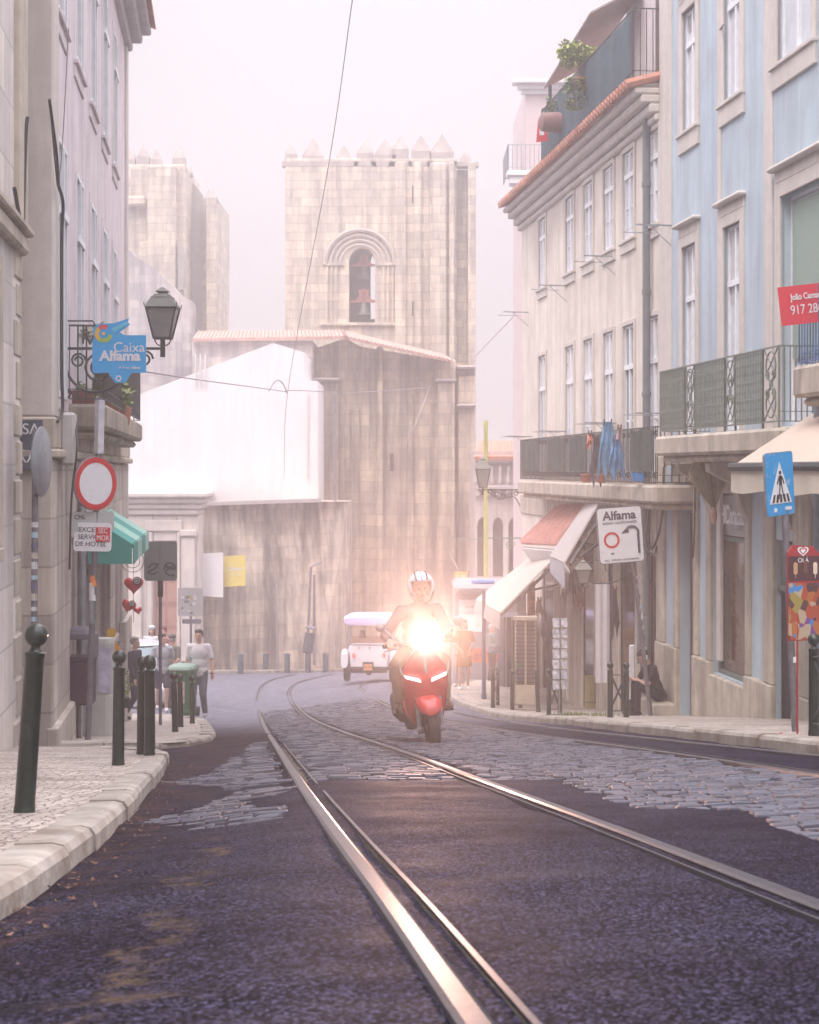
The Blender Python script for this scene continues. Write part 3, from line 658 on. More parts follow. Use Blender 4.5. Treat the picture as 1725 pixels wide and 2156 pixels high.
# balcony blue
bal,ua,ub=balcony(BB,20.0,25.6,.85,.72,1.02)
b=MB(); z0,z1=1.1,2.02; yo=.78
panels=[(BB.u(25.5),BB.u(24.15),'l'),(BB.u(24.15),BB.u(23.65),'s'),(BB.u(23.65),BB.u(22.25),'l'),(BB.u(22.25),BB.u(21.8),'s'),(BB.u(21.8),BB.u(20.7),'l'),(BB.u(20.7),BB.u(20.1),'s')]
for a,c,kd in panels:
    a,c=sorted((a,c)); b.beam((a,yo,z0-.08),(a,yo,z1),.025,.025,(1,0,0)); b.beam((c,yo,z0-.08),(c,yo,z1),.025,.025,(1,0,0))
    for zz in (z0,z1): b.beam((a,yo,zz),(c,yo,zz),.025,.02)
    if kd=='l':
        n=int((c-a)/.065)
        for i in range(n):
            x=a+(c-a)*(i+.5)/n
            pts=[(x+.016*math.sin(q*PI*1.0),yo,z0+(z1-z0)*q/8) for q in range(9)]; b.tube(pts,.009,4)
            for q in range(8):
                zc=z0+(z1-z0)*(q+.5)/8; b.ell((x+.03*(1 if q%2 else -1)*.5,yo,zc),.018,.006,.032,5,3)
    else:
        m_=(a+c)/2; wd=(c-a)/2-.03; H=z1-z0
        for zc,sg in ((z0+H*.25,1),(z0+H*.75,-1)):
            ring(b,(m_,yo,zc),min(wd,.2)*.9,.011,14)
            for s2 in (-1,1): ring(b,(m_+s2*wd*.45,yo,zc+sg*H*.12),.075,.009,12,0,3.5*PI,'x',.7)
        b.tube([(m_-wd,yo,z0),(m_+wd*.6,yo,z0+H*.35),(m_-wd*.6,yo,z0+H*.65),(m_+wd,yo,z1)],.01,5); b.tube([(m_+wd,yo,z0),(m_-wd*.6,yo,z0+H*.35),(m_+wd*.6,yo,z0+H*.65),(m_-wd,yo,z1)],.01,5); b.ell((m_,yo,z0+H*.5),.05,.02,.06,8,5)
bars(b,[(BB.u(25.5),0,0),(BB.u(25.5),yo,0)],z1,z0,.07); bars(b,[(BB.u(20.1),0,0),(BB.u(20.1),yo,0)],z1,z0,.07)
b.build('railing',M['igrey'],bal)
# corbels under balcony
b=MB()
for Yc in (25.2,23.6,21.9,20.5):
    u=BB.u(Yc); b=MB(); b.prism([(u-.12,.0,.60),(u-.12,.62,.60),(u-.12,.6,.48),(u-.12,.25,.30),(u-.12,.1,-.1),(u-.12,0,-.3)],(.24,0,0)); b.build('corbel',M['stone'],bal)
# second balcony at the right edge
bal2,ua,ub=balcony(BB,13.5,19.45,.85,1.35,1.72)
b=MB(); bars(b,[(BB.u(19.35),0,0),(BB.u(19.35),.8,0),(BB.u(13.5),.8,0)],2.6,1.76,.09); b.build('railing',mat('blue painted iron',(.05,.13,.32),.5,0,.1,5),bal2)
b=MB(); q=BB.u(19.55); b.tube([(q,.13,8),(q,.13,1.9),(q,.5,1.5),(q,.5,-3)],.05,10); b.build('drainpipe',mat('blue grey pipe',(.27,.34,.42),.5,0,.1,8),BB.r)
# roof line far above
b=MB(); b.bbox(0,L_,-.1,.4,11.3,11.6,.05); b.build('cornice',M['trim'],BB.r)
# cables on the facades
b=MB()
b.tube(spl([BB.r.matrix_world@Vector((0,0,0))]*0 or [(BB.ux(1410),.1,.55),(BB.ux(1411),.12,-.1),(BB.ux(1406),.16,-.6),(BB.ux(1394),.2,-.85),(BB.ux(1389),.2,-.35),(BB.ux(1389),.1,.1)],6),.022,6)
b.tube(spl([(BB.ux(1410),.1,.55),(BB.ux(1440),.08,.78),(BB.ux(1475),.12,.7),(BB.ux(1476),.1,-.3),(BB.ux(1472),.1,-.9)],6),.015,6)
b.tube(spl([(BB.ux(1395),.1,-.8),(BB.ux(1392),.14,-.95),(BB.u(29.5),.2,-.7),(BB.u(31),.15,-.5)],6),.02,6)
b.build('cable_bundle',M['cable'],BB.r)
# ================= left: old stone house at the frame edge =================
LA=Fac(1.95,-1,15.7,'stone_house','pale stone house with brown window at the left edge')
L_=LA.u(3.0)
wl=[(LA.u(14.1),LA.u(13.2),-.15,2.2,.2),(LA.u(14.1),LA.u(13.2),5.0,8.5,.2)]
wall(LA,'wall',0,L_,-3,11,wl,ashlar('cream ashlar',(.70,.65,.62),(.58,.53,.50),1.1,.55,(.34,.3,.28),.4,.7,.25))
for w in wl: window(LA,w[0],w[1],w[2],w[3],.2,.16,True,1,'pane',fm='brown',sm_='stone')
b=MB(); z=-2.6
while z<2.5:
    h=rnd.uniform(.32,.42); d=.012 if int(z*10)%2 else .02; b.bbox(-.06,.34 if int(z*3)%2 else .5,-.4,d,z,z+h-.012,.03); z+=h
b.build('quoin',M['stone'],LA.r)
b=MB(); b.bbox(.0,L_,-.03,.09,2.55,2.72,.03); b.bbox(0,L_,-.03,.14,2.722,2.8,.02); b.bbox(-.08,.45,-.4,.07,2.802,10.9,.02); b.build('stone_band',M['stone'],LA.r)
b=MB()
b.tube(spl([(.25,.06,2.85),(.22,.07,3.3),(.2,.08,3.7),(.15,.09,3.85)],6),.018,6); b.tube(spl([(.9,.06,3.05),(.5,.06,2.85),(.25,.06,2.85)],5),.018,6)
b.build('cable_bundle',M['cable'],LA.r)
# ================= left: pink stone house =================
LB=Fac(1.81,-1,30.4,'pink_house','tall faded pink house with plant balcony and green awning on the left')
L_=LB.u(16.9)
ops=[]
for x in (128,165,195,220,241):
    u=LB.ux(x); ops.append((u-.5,u+.5,1.3,4.13,.06)); ops.append((u-.5,u+.5,5.5,7.7,.06))
shop=[(LB.u(19.6),LB.u(18.9),-5,-.3,.08),(LB.u(22.3),LB.u(20.6),-5,-.45,.1),(LB.u(25.6),LB.u(23.4),-5,-.45,.1),(LB.u(28.7),LB.u(26.8),-5,-.45,.1)]
shop=[(min(a,b),max(a,b),c,d,e) for a,b,c,d,e in shop]
wall(LB,'wall',0,L_,-6,8.5,ops+shop,M['pinkwall'])
for i,w in enumerate(ops): window(LB,w[0],w[1],w[2],w[3],.06,.12,True,1,'pane',sm_='pinkwall',apron=.1 if w[2]>5 else 0,proud=.014)
for a,c,d,e,dp in shop:
    q=MB(); q.box(a+.02,c-.02,-dp+.01,-dp+.04,d,e-.5); q.box(a,c,-dp+.03,-dp+.06,e-.48,e-.4); q.build('door',M['brown'],LB.r)
# ground storey cladding, corner pier, band
b=MB(); marks=sorted([0,L_]+[v for s in shop for v in s[:2]])
for a,c in zip(marks[::2],marks[1::2]): b.bbox(a,c+(.02 if c==L_ else 0),-.5 if c==L_ else -.02,.05,-6,.62,.02)
for s in shop: b.bbox(s[0],s[1],-.02,.045,s[3],.6,.015)
for a,c in zip(marks[::2],marks[1::2]): b.bbox(a-.0,c+.03,-.02,.11,-6,-2.15,.02)
b.build('stone_pier',ashlar('side ashlar',(.56,.51,.46),(.42,.38,.33),.9,.5,(.22,.18,.16),.6,.7,.25),LB.r)
b=MB(); b.bbox(-.02,L_+.12,-.5,.13,.622,.72,.02); b.bbox(0,L_+.06,-.4,.08,.722,1.05,.02); b.build('stone_band',M['stone'],LB.r)
b=MB(); b.bbox(L_-.55,L_+.03,-.5,.06,1.052,8.3,.02); b.build('pilaster',M['trim'],LB.r); b=MB(); b.bbox(-.03,.4,-.4,.05,1.052,8.3,.02); b.build('pilaster',M['trim'],LB.r)
# gable wall facing the camera: ashlar clad strip
b=MB(); b.box(L_+.0005,L_+.03,-5.8,-.52,-6,1.3); b.build('side_cladding',ashlar('end ashlar',(.50,.46,.40),(.42,.38,.33),1.2,.62,(.22,.2,.18),.4,.75,.2),LB.r)
b=MB()
for k,(o_,za,zb) in enumerate(((.12,8.3,8.45),(.3,8.452,8.6),(.46,8.602,8.72))): b.bbox(-.15,L_+.1,-.1,o_,za,zb,.03)
b.build('eaves',mat('grey eaves',(.42,.38,.38),.9,0,.1,4),LB.r)
b=MB(); b.add([(-.2,.55,8.74),(L_+.2,.55,8.74),(L_+.2,-3,10),(-.2,-3,10),(-.2,.55,8.70),(L_+.2,.55,8.70)],[(0,1,2,3),(0,1,5,4)]); b.build('roof',M['tile'],LB.r)
# balcony
bal,ua,ub=balcony(LB,27.6,19.2,.44,.98,1.28,'stoned')
b=MB(); bars(b,[(ua+.04,0,0),(ua+.04,.4,0),(ub-.04,.4,0),(ub-.04,0,0)],2.2,1.34,.1,.009)
for k in range(12): ring(b,(ua+.3+k*.66,.4,2.02),.07,.008,9)
b.build('railing',M['iron'],bal)
# junction box, pipes, cables
b=MB(); u=LB.u(17.6); b.bbox(u-.2,u+.1,.06,.22,.55,1.12,.03)
b.build('junction_box',mat('grey cabinet',(.45,.43,.42),.6,0,.06,8),LB.r)
b=MB()
b.tube(spl([(L_-.1,.1,3.45),(L_-.35,.12,3.3),(L_-.42,.10,2.9),(L_-.42,.1,1.6),(L_-.5,.1,1.15),(L_+.0,.1,1.0)],8),.018,6)
b.tube(spl([(L_-.1,.1,3.45),(L_+.3,.12,3.7),(L_+1.0,.12,4.1)],6),.016,5); b.tube(spl([(L_-.1,.1,3.45),(L_+.3,.12,3.45),(L_+1.0,.12,4.1)],6),.008,5)
b.tube(spl([(LB.u(17.8),.2,1.1),(LB.u(17.4),.25,.7),(LB.u(17.9),.15,.2),(LB.u(18.2),.1,-.6)],6),.012,5)
b.build('cable_bundle',M['cable'],LB.r)
b=MB(); q=LB.u(19.8); b.tube([(q,.1,.5),(q,.1,-2.8)],.05,8); b.build('drainpipe',M['steel'],LB.r)
# street name tiles on the end wall (facing the camera)
sg=MB(); c=LB.r.location
nameplate=root('street_nameplate',P(66,933,16.78),R(1),'dark blue enamel street name plate on the pale end wall','sign')
sg.bbox(-.34,.12,-.015,.0,-.27,.24,.005); sg.build('plate',mat('slate blue plate',(.06,.08,.11),.5,0,.3,6),nameplate)
text('SA',nameplate,(.0,-.02,.14),.16,M['signw'],name='lettering'); text('RAS',nameplate,(.0,-.02,-.15),.16,M['signw'],name='lettering')
# ================= cathedral: bell tower, chapel body, terrace wall, portal =================
TS=ashlar('tower stone',(.66,.58,.47),(.48,.42,.35),.85,.42,(.26,.22,.20),.7,.55,.5)
TD=ashlar('weathered chapel stone',(.55,.46,.35),(.33,.28,.24),1.1,.5,(.10,.085,.08),.95,.6,.5,stscale=1.0)
def merlon(b,x,w,y0,y1,zb,zs,zt,dx=0):
    b.add([(x-w/2,y0,zb),(x+w/2,y0,zb),(x+w/2,y1,zb),(x-w/2,y1,zb),(x-w/2,y0,zs),(x+w/2,y0,zs),(x+w/2,y1,zs),(x-w/2,y1,zs),(x+dx,(y0+y1)/2,zt)],
      [(0,1,5,4),(1,2,6,5),(2,3,7,6),(3,0,4,7),(4,5,8),(5,6,8),(6,7,8),(7,4,8)])
YT=80.0
MLN=mat('lichened merlon stone',(.40,.34,.31),.9,0,.15,3,.3,12,(.25,.22,.2),.5,2)
tw=root('bell_tower',(XW(800,YT),YT,-9.3),0,'square battlemented stone bell tower with arched belfry opening','tower')
def TX(x,Y=YT): return XW(x,Y)
def TZ(y,Y=YT): return ZW(y,Y)
def archpoly(xc,zs,r,zb,n=14,point=1.0):
    pts=[(xc-r,zb)]
    for i in range(n+1):
        a=PI-PI*i/n; pts.append((xc+r*math.cos(a),zs+r*math.sin(a)*point))
    pts.append((xc+r,zb)); return pts
def arch_front(b,x0,x1,z0,z1,y,arch,depth):
    """front face with an arched opening, plus its reveal"""
    xa,xb=arch[0][0],arch[-1][0]; zb=arch[0][1]; top=max(p[1] for p in arch)
    b.rect((x0,y,z0),(xa,y,z0),(xa,y,z1),(x0,y,z1)); b.rect((xb,y,z0),(x1,y,z0),(x1,y,z1),(xb,y,z1)); b.rect((xa,y,z0),(xb,y,z0),(xb,y,zb),(xa,y,zb))
    for p,q in zip(arch[1:-1],arch[2:-1]):
        b.rect((p[0],y,p[1]),(q[0],y,q[1]),(q[0],y,z1),(p[0],y,z1))
    for p,q in zip(arch,arch[1:]): b.rect((p[0],y,p[1]),(p[0],y+depth,p[1]),(q[0],y+depth,q[1]),(q[0],y,q[1]))
    b.rect((xa,y,zb),(xb,y,zb),(xb,y+depth,zb),(xa,y+depth,zb))
b=MB(); xL,xR=TX(601),TX(962); zb=TZ(1410); zt=TZ(342)
xc=TX(762.5); rr=(TX(790)-TX(735))/2; zs=TZ(553)
A=archpoly(xc,zs,rr,TZ(679),14,1.15); D=.9; arch_front(b,xL,xR,zb,zt,YT,A,D)
# hollow belfry: inner walls and a back wall with its own opening so the sky shows through on the right
yb=YT+8.2; A2=archpoly(xc+.95,ZW(553,yb),rr*1.15,ZW(672,yb),12,1.15)
A3=[(p[0],p[1]) for p in A2]; arch_front(b,xL,xR+1.0,zb,zt,yb,A3,.5)
b.rect((xL,YT,zb),(xL,yb+.5,zb),(xL,yb+.5,zt),(xL,YT,zt)); b.rect((xR,YT,zb),(xR,YT,zt),(xR,yb+.5,zt),(xR,yb+.5,zb))
bi=MB(); arch_front(bi,xL+.1,xR-.1,TZ(690),zt-.7,yb-.04,A2,.02); bi.box(xL+.1,xL+.2,YT+.95,yb-.1,TZ(690),zt-.7); bi.box(xR-.2,xR-.1,YT+.95,yb-.1,TZ(690),zt-.7); bi.box(xL+.2,xR-.2,YT+.95,yb-.1,zt-.8,zt-.7); bi.build('belfry_interior',mat('shade dark inner stone',(.07,.065,.065),.95,0,.1,2),tw,world=True,fix=False)  # near-black lining: the belfry's shade is put into its colour
fl=TZ(684); b.rect((xL,YT,fl),(xR,YT,fl),(xR,yb,fl),(xL,yb,fl)); b.rect((xL,YT,zt-.6),(xR,YT,zt-.6),(xR,yb,zt-.6),(xL,yb,zt-.6)); b.rect((xL,YT,zt),(xR,YT,zt),(xR,yb+.5,zt),(xL,yb+.5,zt))
b.build('wall',TS,tw,world=True,fix=False)
b=MB()
for x0,x1,Y0,zt_ in ((832,855,79.7,342),(872,888,79.78,342),(905,940,79.6,345),(946,957,79.5,345)): b.bbox(TX(x0),TX(x1),Y0,80.02,zb,TZ(zt_),.06)
b.bbox(TX(985),TX(1001),79.4,81,zb,TZ(345),.05); b.bbox(TX(962)+.01,TX(985),80.6,88,zb,TZ(352),.05)
b.build('buttress',TS,tw,world=True)
for i,(x,w,top,sh) in enumerate(((612,16,293,318),(659,30,286,322),(724,32,303,338),(769,24,292,316),(811,30,289,320),(843,24,283,308),(887,28,281,312),(931,34,279,315),(981,28,314,345))):
    b=MB(); ww=w*1.5/F*YT; merlon(b,TX(x),ww,YT+.05,YT+.75,TZ(350),TZ(sh+5),TZ(top-2)); b.box(TX(x)-ww*.5-.14,TX(x)+ww*.5+.14,YT-.02,YT+.55,TZ(350),TZ(340)); b.build('merlon',MLN,tw,world=True)
for i,(x,w,top,sh) in enumerate(((627,18,302,322),(676,20,300,322),(788,20,306,322),(906,20,300,320),(954,18,308,335))):
    b=MB(); merlon(b,TX(x),w/F*YT,YT+7,YT+7.6,TZ(350),TZ(sh+5),TZ(top)); b.build('merlon',MLN,tw,world=True)
b=MB(); b.bbox(xL,xR,YT+.02,YT+.5,TZ(345),TZ(333),.05); b.build('parapet',TS,tw,world=True)
# archivolts
b=MB(); ax=TX(758); az=TZ(558)
for r0,pr in ((1.70,.14),(1.44,.06),(1.20,.03),(.98,.01)):
    pts=[(ax+r0*math.cos(PI-PI*i/24),YT-pr,az+r0*math.sin(PI-PI*i/24)) for i in range(25)]; b.tube(pts,.11 if r0>1.5 else .08,6)
b.build('archivolt',mat('arch stone',(.46,.41,.37),.85,0,.1,4),tw,world=True)
b=MB()
for dx in (-1.62,-1.38,-1.15,1.15,1.38,1.62): b.tube([(ax+dx,YT-.05,az),(ax+dx,YT-.05,TZ(679))],.07,6)
b.bbox(ax-1.8,ax-.78,YT-.16,YT+.02,az-.05,az+.1,.02); b.bbox(ax+.8,ax+1.8,YT-.16,YT+.02,az-.05,az+.1,.02); b.bbox(ax-1.95,ax+1.95,YT-.2,YT+.02,TZ(686),TZ(680),.02)
b.build('jamb_shaft',TS,tw,world=True)
b=MB(); 
for q5 in ((TX(868),TX(871),YT-.32,YT-.305,TZ(667),TZ(637)),(TX(867.5),TX(870.5),YT-.25,YT-.24,TZ(430),TZ(392)),(XW(821,73.2),XW(829,73.2),73.2,73.3,ZW(992,73.2),ZW(955,73.2))):
    b=MB(); b.box(*q5); b.build('arrow_slit',M['dark'],tw,world=True)
# bells
def bell(zc,sc,lab):
    r=root('church_bell',(TX(765),YT+1.1,zc),0,lab,'bell','bells hanging in the belfry')
    b=MB(); b.lathe([(.02,.0),(.16,-.02),(.22,-.1),(.25,-.4),(.33,-.62),(.47,-.76),(.47,-.80),(.38,-.8)],n=16); b.build('bell_body',mat('bronze',(.16,.17,.16),.5,.5,.1,6),r,True)
    b=MB(); P_=[(-.95,.0),(-.95,.1),(-.5,.18),(-.28,.42),(-.28,.62),(-.36,.7),(-.3,.8),(-.2,.76),(-.12,.86),(.12,.86),(.2,.76),(.3,.8),(.36,.7),(.28,.62),(.28,.42),(.5,.18),(.95,.1),(.95,0)]
    b.prism([(x,-.1,z) for x,z in P_],(0,.2,0)); b.build('headstock',mat('red painted headstock',(.42,.14,.11),.6,0,.1,5),r)
    b=MB()
    for x in (-.09,0,.09): b.beam((x,-.12,0),(x,-.12,.75),.03,.02)
    b.build('strap',M['iron'],r); r.scale=(sc,sc,sc); return r
bell(TZ(555),.72,'upper of the two bronze bells under its red headstock'); bell(TZ(632),.78,'lower of the two bronze bells under its red headstock')
# chapel body in front of the tower
YC=73.5
ch=root('cathedral_chapel',(TX(830,YC),YC,-9),0,'tall stained stone chapel wall with buttresses below the bell tower','church')
def q(b,x0,x1,y0,y1,Ya,Yb=None,bv=.05): b.bbox(XW(x0,Ya),XW(x1,Ya),Ya,Yb or 79.3,ZW(y1,Ya),ZW(y0,Ya),bv)
b=MB(); Z0=ZW(1415,YC)
top=[(640,742),(727,712),(760,730),(930,757),(1000,772)]
poly=[(XW(640,YC),YC,Z0)]+[(XW(x,YC),YC,ZW(y,YC)) for x,y in top]+[(XW(1000,YC),YC,Z0)]; b.prism(poly,(0,5.6,0)); b.build('wall',TD,ch,world=True)
b=MB()
q(b,656,712,805,1420,72.9,73.6); q(b,668,700,797,805,72.8,73.6); q(b,793,806,730,1420,73.1,73.6); q(b,921,958,805,1420,72.6,73.6); q(b,965,1001,792,1420,72.9,73.6)
q(b,918,960,757,804,72.9,73.6); q(b,738,758,860,1420,73.25,73.6); q(b,858,872,830,1420,73.3,73.6)
b.build('buttress',TD,ch,world=True)
b=MB()
for x0,x1,y in ((652,716,798),(962,1003,772),(915,962,800),(962,1004,853)): q(b,x0,x1,y-3,y+4,72.4,73.7,.08)
b.build('string_course',mat('dark ledge',(.35,.3,.28),.9,0,.1,4),ch,world=True)
b=MB(); 
def tiles(b,pts0,pts1,n):
    for i in range(n+1):
        t=i/n; p=Vector(pts0[0]).lerp(Vector(pts0[1]),t); r_=Vector(pts1[0]).lerp(Vector(pts1[1]),t); b.tube([p,r_],.1,5)
    b.add([pts0[0],pts0[1],pts1[1],pts1[0]],[(0,1,2,3)])
tiles(b,[P(410,716,71.8),P(730,711,71.8)],[P(420,700,77),P(722,698,77)],40); tiles(b,[P(730,711,71.8),P(950,760,71.8)],[P(722,698,77),P(930,748,77)],26)
b.build('roof',mat('faded roof tile',(.46,.28,.23),.9,0,.15,3),ch,world=True)
b=MB(); b.bbox(XW(405,72.2),XW(660,72.2),72.2,78,ZW(800,72.2),ZW(717,72.2),.04); b.build('side_wall',ashlar('grey stained stone',(.48,.43,.40),(.35,.32,.32),1,.5,(.2,.18,.2),.7),ch,world=True)
# white gabled block
YW=67
wh=root('white_gable_house',(TX(450,YW),YW,-8),0,'blank white gable wall rising above the stained terrace wall','house')
poly=[P(255,1075,YW),P(255,845,YW),P(575,722,YW),P(641,742,YW),P(641,800,YW),P(669,802,YW),P(669,1075,YW)]
b=MB(); b.prism(poly,(0,5,0)); b.build('wall',M['whitewall'],wh,world=True)
b=MB(); 
for i in range(3): b.tube([P(412+i*10,745-(i==0)*0,66.9),P(412+i*10,815,66.9)],.03,5)
b.tube([P(648,830,66.9),P(648,1010,66.9)],.04,5); b.build('wall_pipe',mat('white pipe',(.6,.58,.58),.6),wh,world=True)
b=MB(); b.prism([P(250,1060,66.2),P(430,1060,66.2),P(445,1035,66.2),P(250,1035,66.2)],(0,1,0)); b.build('coping',M['whitewall'],wh,world=True)
# terrace wall
YR=63
rw=root('terrace_wall',(XW(560,YR),YR,-8),0,'long tall terrace wall streaked with dark rain stains','wall')
RWM=ashlar('stained terrace stone',(.58,.50,.41),(.40,.35,.30),1.0,.5,(.10,.09,.085),.9,.72,.35,stscale=1.7)
b=MB(); b.prism([P(418,1425,YR-.6),P(418,1064,YR-.6),P(672,1056,YR+1.2),P(735,1056,YR+3),P(735,1425,YR+3),P(672,1425,YR+1.2)],(0,3,0)); b.build('wall',RWM,rw,world=True)
b=MB(); b.beam(P(418,1061,YR-.7),P(672,1053,YR+1.1),.5,.14); b.build('coping',mat('grey coping',(.4,.36,.35),.9,0,.1,3),rw,world=True)
b=MB(); b.tube([P(706,1400,66),P(706,830,66)],.07,6); b.tube([P(662,1400,64),P(662,1210,64)],.06,6); b.build('drainpipe',M['steeld'],rw,world=True)
# portal
YP=60
po=root('church_portal',(XW(350,YP),YP,-8),0,'classical white stone portal with cornice and tall pink door','gate')
b=MB()
def pq(x0,x1,y0,y1,Ya,Yb,bv=.04): b.bbox(XW(x0,YP),XW(x1,YP),Ya,Yb,ZW(y1,YP),ZW(y0,YP),bv)
pq(230,322,1085,1440,YP,YP+1.2); pq(373,420,1085,1440,YP,YP+1.2); pq(322,373,1085,1140,YP,YP+1.2)
pq(383,412,1130,1440,YP-.2,YP+.02); pq(270,300,1130,1440,YP-.2,YP+.02); pq(380,416,1115,1129,YP-.3,YP+.02); pq(266,304,1115,1129,YP-.3,YP+.02); pq(310,322,1120,1440,YP-.1,YP+.02);pq(373,381,1120,1440,YP-.1,YP+.02); pq(305,385,1095,1119,YP-.12,YP+.01)
for i,(y0,y1,o_) in enumerate(((1072,1084,.15),(1060,1071.5,.25),(1048,1059.5,.4),(1036,1047.5,.6))): b.bbox(XW(225,YP),XW(420+i*7,YP),YP-o_,YP+1.3,ZW(y1,YP),ZW(y0,YP),.05)
b.build('wall',mat('portal limestone',(.60,.54,.49),.85,0,.08,2,.1,20,(.45,.4,.37),.4,1.2,(.4,.36,.34),.4),po,world=True)
b=MB(); b.box(XW(318,YP),XW(376,YP),YP+.5,YP+.6,ZW(1445,YP),ZW(1140,YP)); b.build('door',mat('faded red door',(.40,.20,.16),.7,0,.1,3),po,world=True)
b=MB()
for y in (1180,1230,1280,1330): b.box(XW(322,YP),XW(345,YP),YP+.46,YP+.51,ZW(y+40,YP),ZW(y,YP)); b.box(XW(349,YP),XW(372,YP),YP+.46,YP+.51,ZW(y+40,YP),ZW(y,YP))
b.build('door_panel',mat('door panels',(.46,.25,.20),.7,0,.1,3),po,world=True)
# left second tower
YL=88
t2=root('ruined_tower',(XW(360,YL),YL,-9),0,'second battlemented tower half hidden behind the pink house','tower')
b=MB(); b.bbox(XW(225,YL),XW(390,YL),YL,YL+6,-9.5,ZW(346,YL),.05); b.bbox(XW(375,YL),XW(427,YL),YL+3,YL+8,-9.5,ZW(408,YL),.05); b.bbox(XW(427,YL),XW(449,YL),YL+1.5,YL+8,-9.5,ZW(404,YL),.05); b.bbox(XW(313,YL),XW(373,YL),YL-.5,YL+.02,-9.5,ZW(352,YL),.05); b.bbox(XW(250,YL),XW(310,YL),YL-.6,YL+.02,ZW(436,YL),ZW(416,YL),.1)
b.build('wall',TS,t2,world=True)
for x,w,top,sh,dy in ((274,20,305,330,0),(300,26,300,325,0),(328,20,308,330,0),(345,14,312,332,3),(376,26,300,328,0),(389,10,330,350,2),(410,20,388,402,3),(424,18,374,395,3),(438,18,384,400,2),(447,8,398,410,1.6)):
    b=MB(); merlon(b,XW(x,YL),w/F*YL,YL+dy+.05,YL+dy+.7,ZW(350 if x<400 else 410,YL),ZW(sh+4,YL),ZW(top,YL)); b.build('merlon',MLN,t2,world=True)
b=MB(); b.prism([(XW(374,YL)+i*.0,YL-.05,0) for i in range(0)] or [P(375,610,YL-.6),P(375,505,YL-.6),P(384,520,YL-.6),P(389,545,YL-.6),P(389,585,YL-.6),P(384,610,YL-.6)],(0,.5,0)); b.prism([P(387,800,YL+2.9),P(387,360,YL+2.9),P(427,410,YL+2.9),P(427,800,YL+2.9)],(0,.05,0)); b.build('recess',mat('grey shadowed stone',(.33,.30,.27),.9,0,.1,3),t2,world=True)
# jagged ruined lower wall
YJ=78
rn=root('ruined_wall',(XW(330,YJ),YJ,-9),0,'jagged grey remains of a wall below the second tower','wall')
b=MB(); prof=[(240,520),(262,523),(275,528),(285,540),(300,548),(318,560),(335,573),(350,592),(362,600),(376,616),(392,628),(403,632),(407,650),(404,690),(407,712),(440,716),(440,740),(655,740),(655,1060),(240,1060)]
b.prism([P(x,y,YJ) for x,y in prof],(0,1.2,0)); b.build('wall',ashlar('broken grey stone',(.50,.46,.45),(.32,.3,.31),.8,.4,(.2,.19,.21),.7),rn,world=True)
# ================= buildings right of the tower =================
YA=64
ar=root('arcade_building',(XW(1060,YA),YA,-8),0,'pale pink building with pointed arches between tower and cream house','building')
b=MB(); x0,x1=XW(1001,YA),XW(1180,YA); z0=-9.2; z1=ZW(950,YA)
cx=[1016,1049,1082]; edges=[x0,XW(1033,YA),XW(1066,YA),x1]
for i,c in enumerate(cx):
    a_,b_=edges[i],edges[i+1]; r_=11/F*YA; xc_=XW(c,YA); zs_=ZW(1110,YA)
    arch_front(b,a_,b_,z0,z1,YA,archpoly(xc_,zs_,r_,ZW(1215,YA),10,1.9),.5)
    arc=archpoly(xc_,zs_,r_,ZW(1215,YA),10,1.9)
b.box(x0,x1,YA+.5,YA+6,z0,z1); b.build('wall',mat('arcade stone',(.52,.46,.43),.85,0,.08,2,.1,20,(.4,.35,.33),.5,1.2,(.3,.27,.26),.6),ar,world=True)
for c in cx:
    b=MB(); b.box(XW(c-11,YA),XW(c+11,YA),YA+.42,YA+.46,ZW(1215,YA),ZW(1075,YA)); w_=b.build('window',mat('arch glass',(.09,.095,.10),.3,0,.1,2),ar,world=True)
    b=MB(); b.beam((XW(c,YA),YA+.4,ZW(1215,YA)),(XW(c,YA),YA+.4,ZW(1075,YA)),.08); pts=[(XW(c,YA)+11.5/F*YA*math.cos(PI-PI*i/12),YA-.03,ZW(1110,YA)+11.5/F*YA*1.9*math.sin(PI-PI*i/12)) for i in range(13)]; b.tube(pts,.06,5); b.build('mullion',M['trim'],w_,world=True)
b=MB(); x=XW(1001,YA)
while x<XW(1165,YA): b.bbox(x,x+.16,YA-.28,YA-.02,ZW(1045,YA),ZW(1030,YA),.02); x+=.4
b.bbox(XW(1001,YA),x1,YA-.35,YA+.01,ZW(1031,YA),ZW(1022,YA),.03)
q7=MB(); q7.bbox(XW(1001,YA),x1,YA-.2,YA+.01,ZW(1226,YA),ZW(1216,YA),.03); q7.build('string_course',M['trim'],ar,world=True)
x=XW(1001,YA)
while x<XW(1165,YA): b.lathe([(.04,0),(.09,.15),(.05,.4),(.06,.75)],(x,YA-.2,ZW(1022,YA)),8); x+=.32
b.bbox(XW(1001,YA),x1,YA-.32,YA-.08,ZW(975,YA)-.0,ZW(970,YA)+.05,.02); b.build('balustrade',mat('grey pink stone',(.42,.38,.38),.85,0,.08,4),ar,world=True)
b=MB(); tiles(b,[P(1003,965,YA-.4),P(1160,965,YA-.4)],[P(1010,932,YA+5),P(1165,932,YA+5)],26); b.build('roof',M['tile'],ar,world=True)
YH=52
hh=root('terrace_house',(XW(1150,YH),YH,-7.5),0,'faded pink house with roof terrace rising behind the cream house','house')
b=MB(); b.bbox(XW(1106,YH),XW(1300,YH),YH,YH+6,-7.5,ZW(180,YH),.03); b.build('wall',mat('faded pink render',(.60,.50,.50),.9,0,.05,2),hh,world=True)
b=MB()
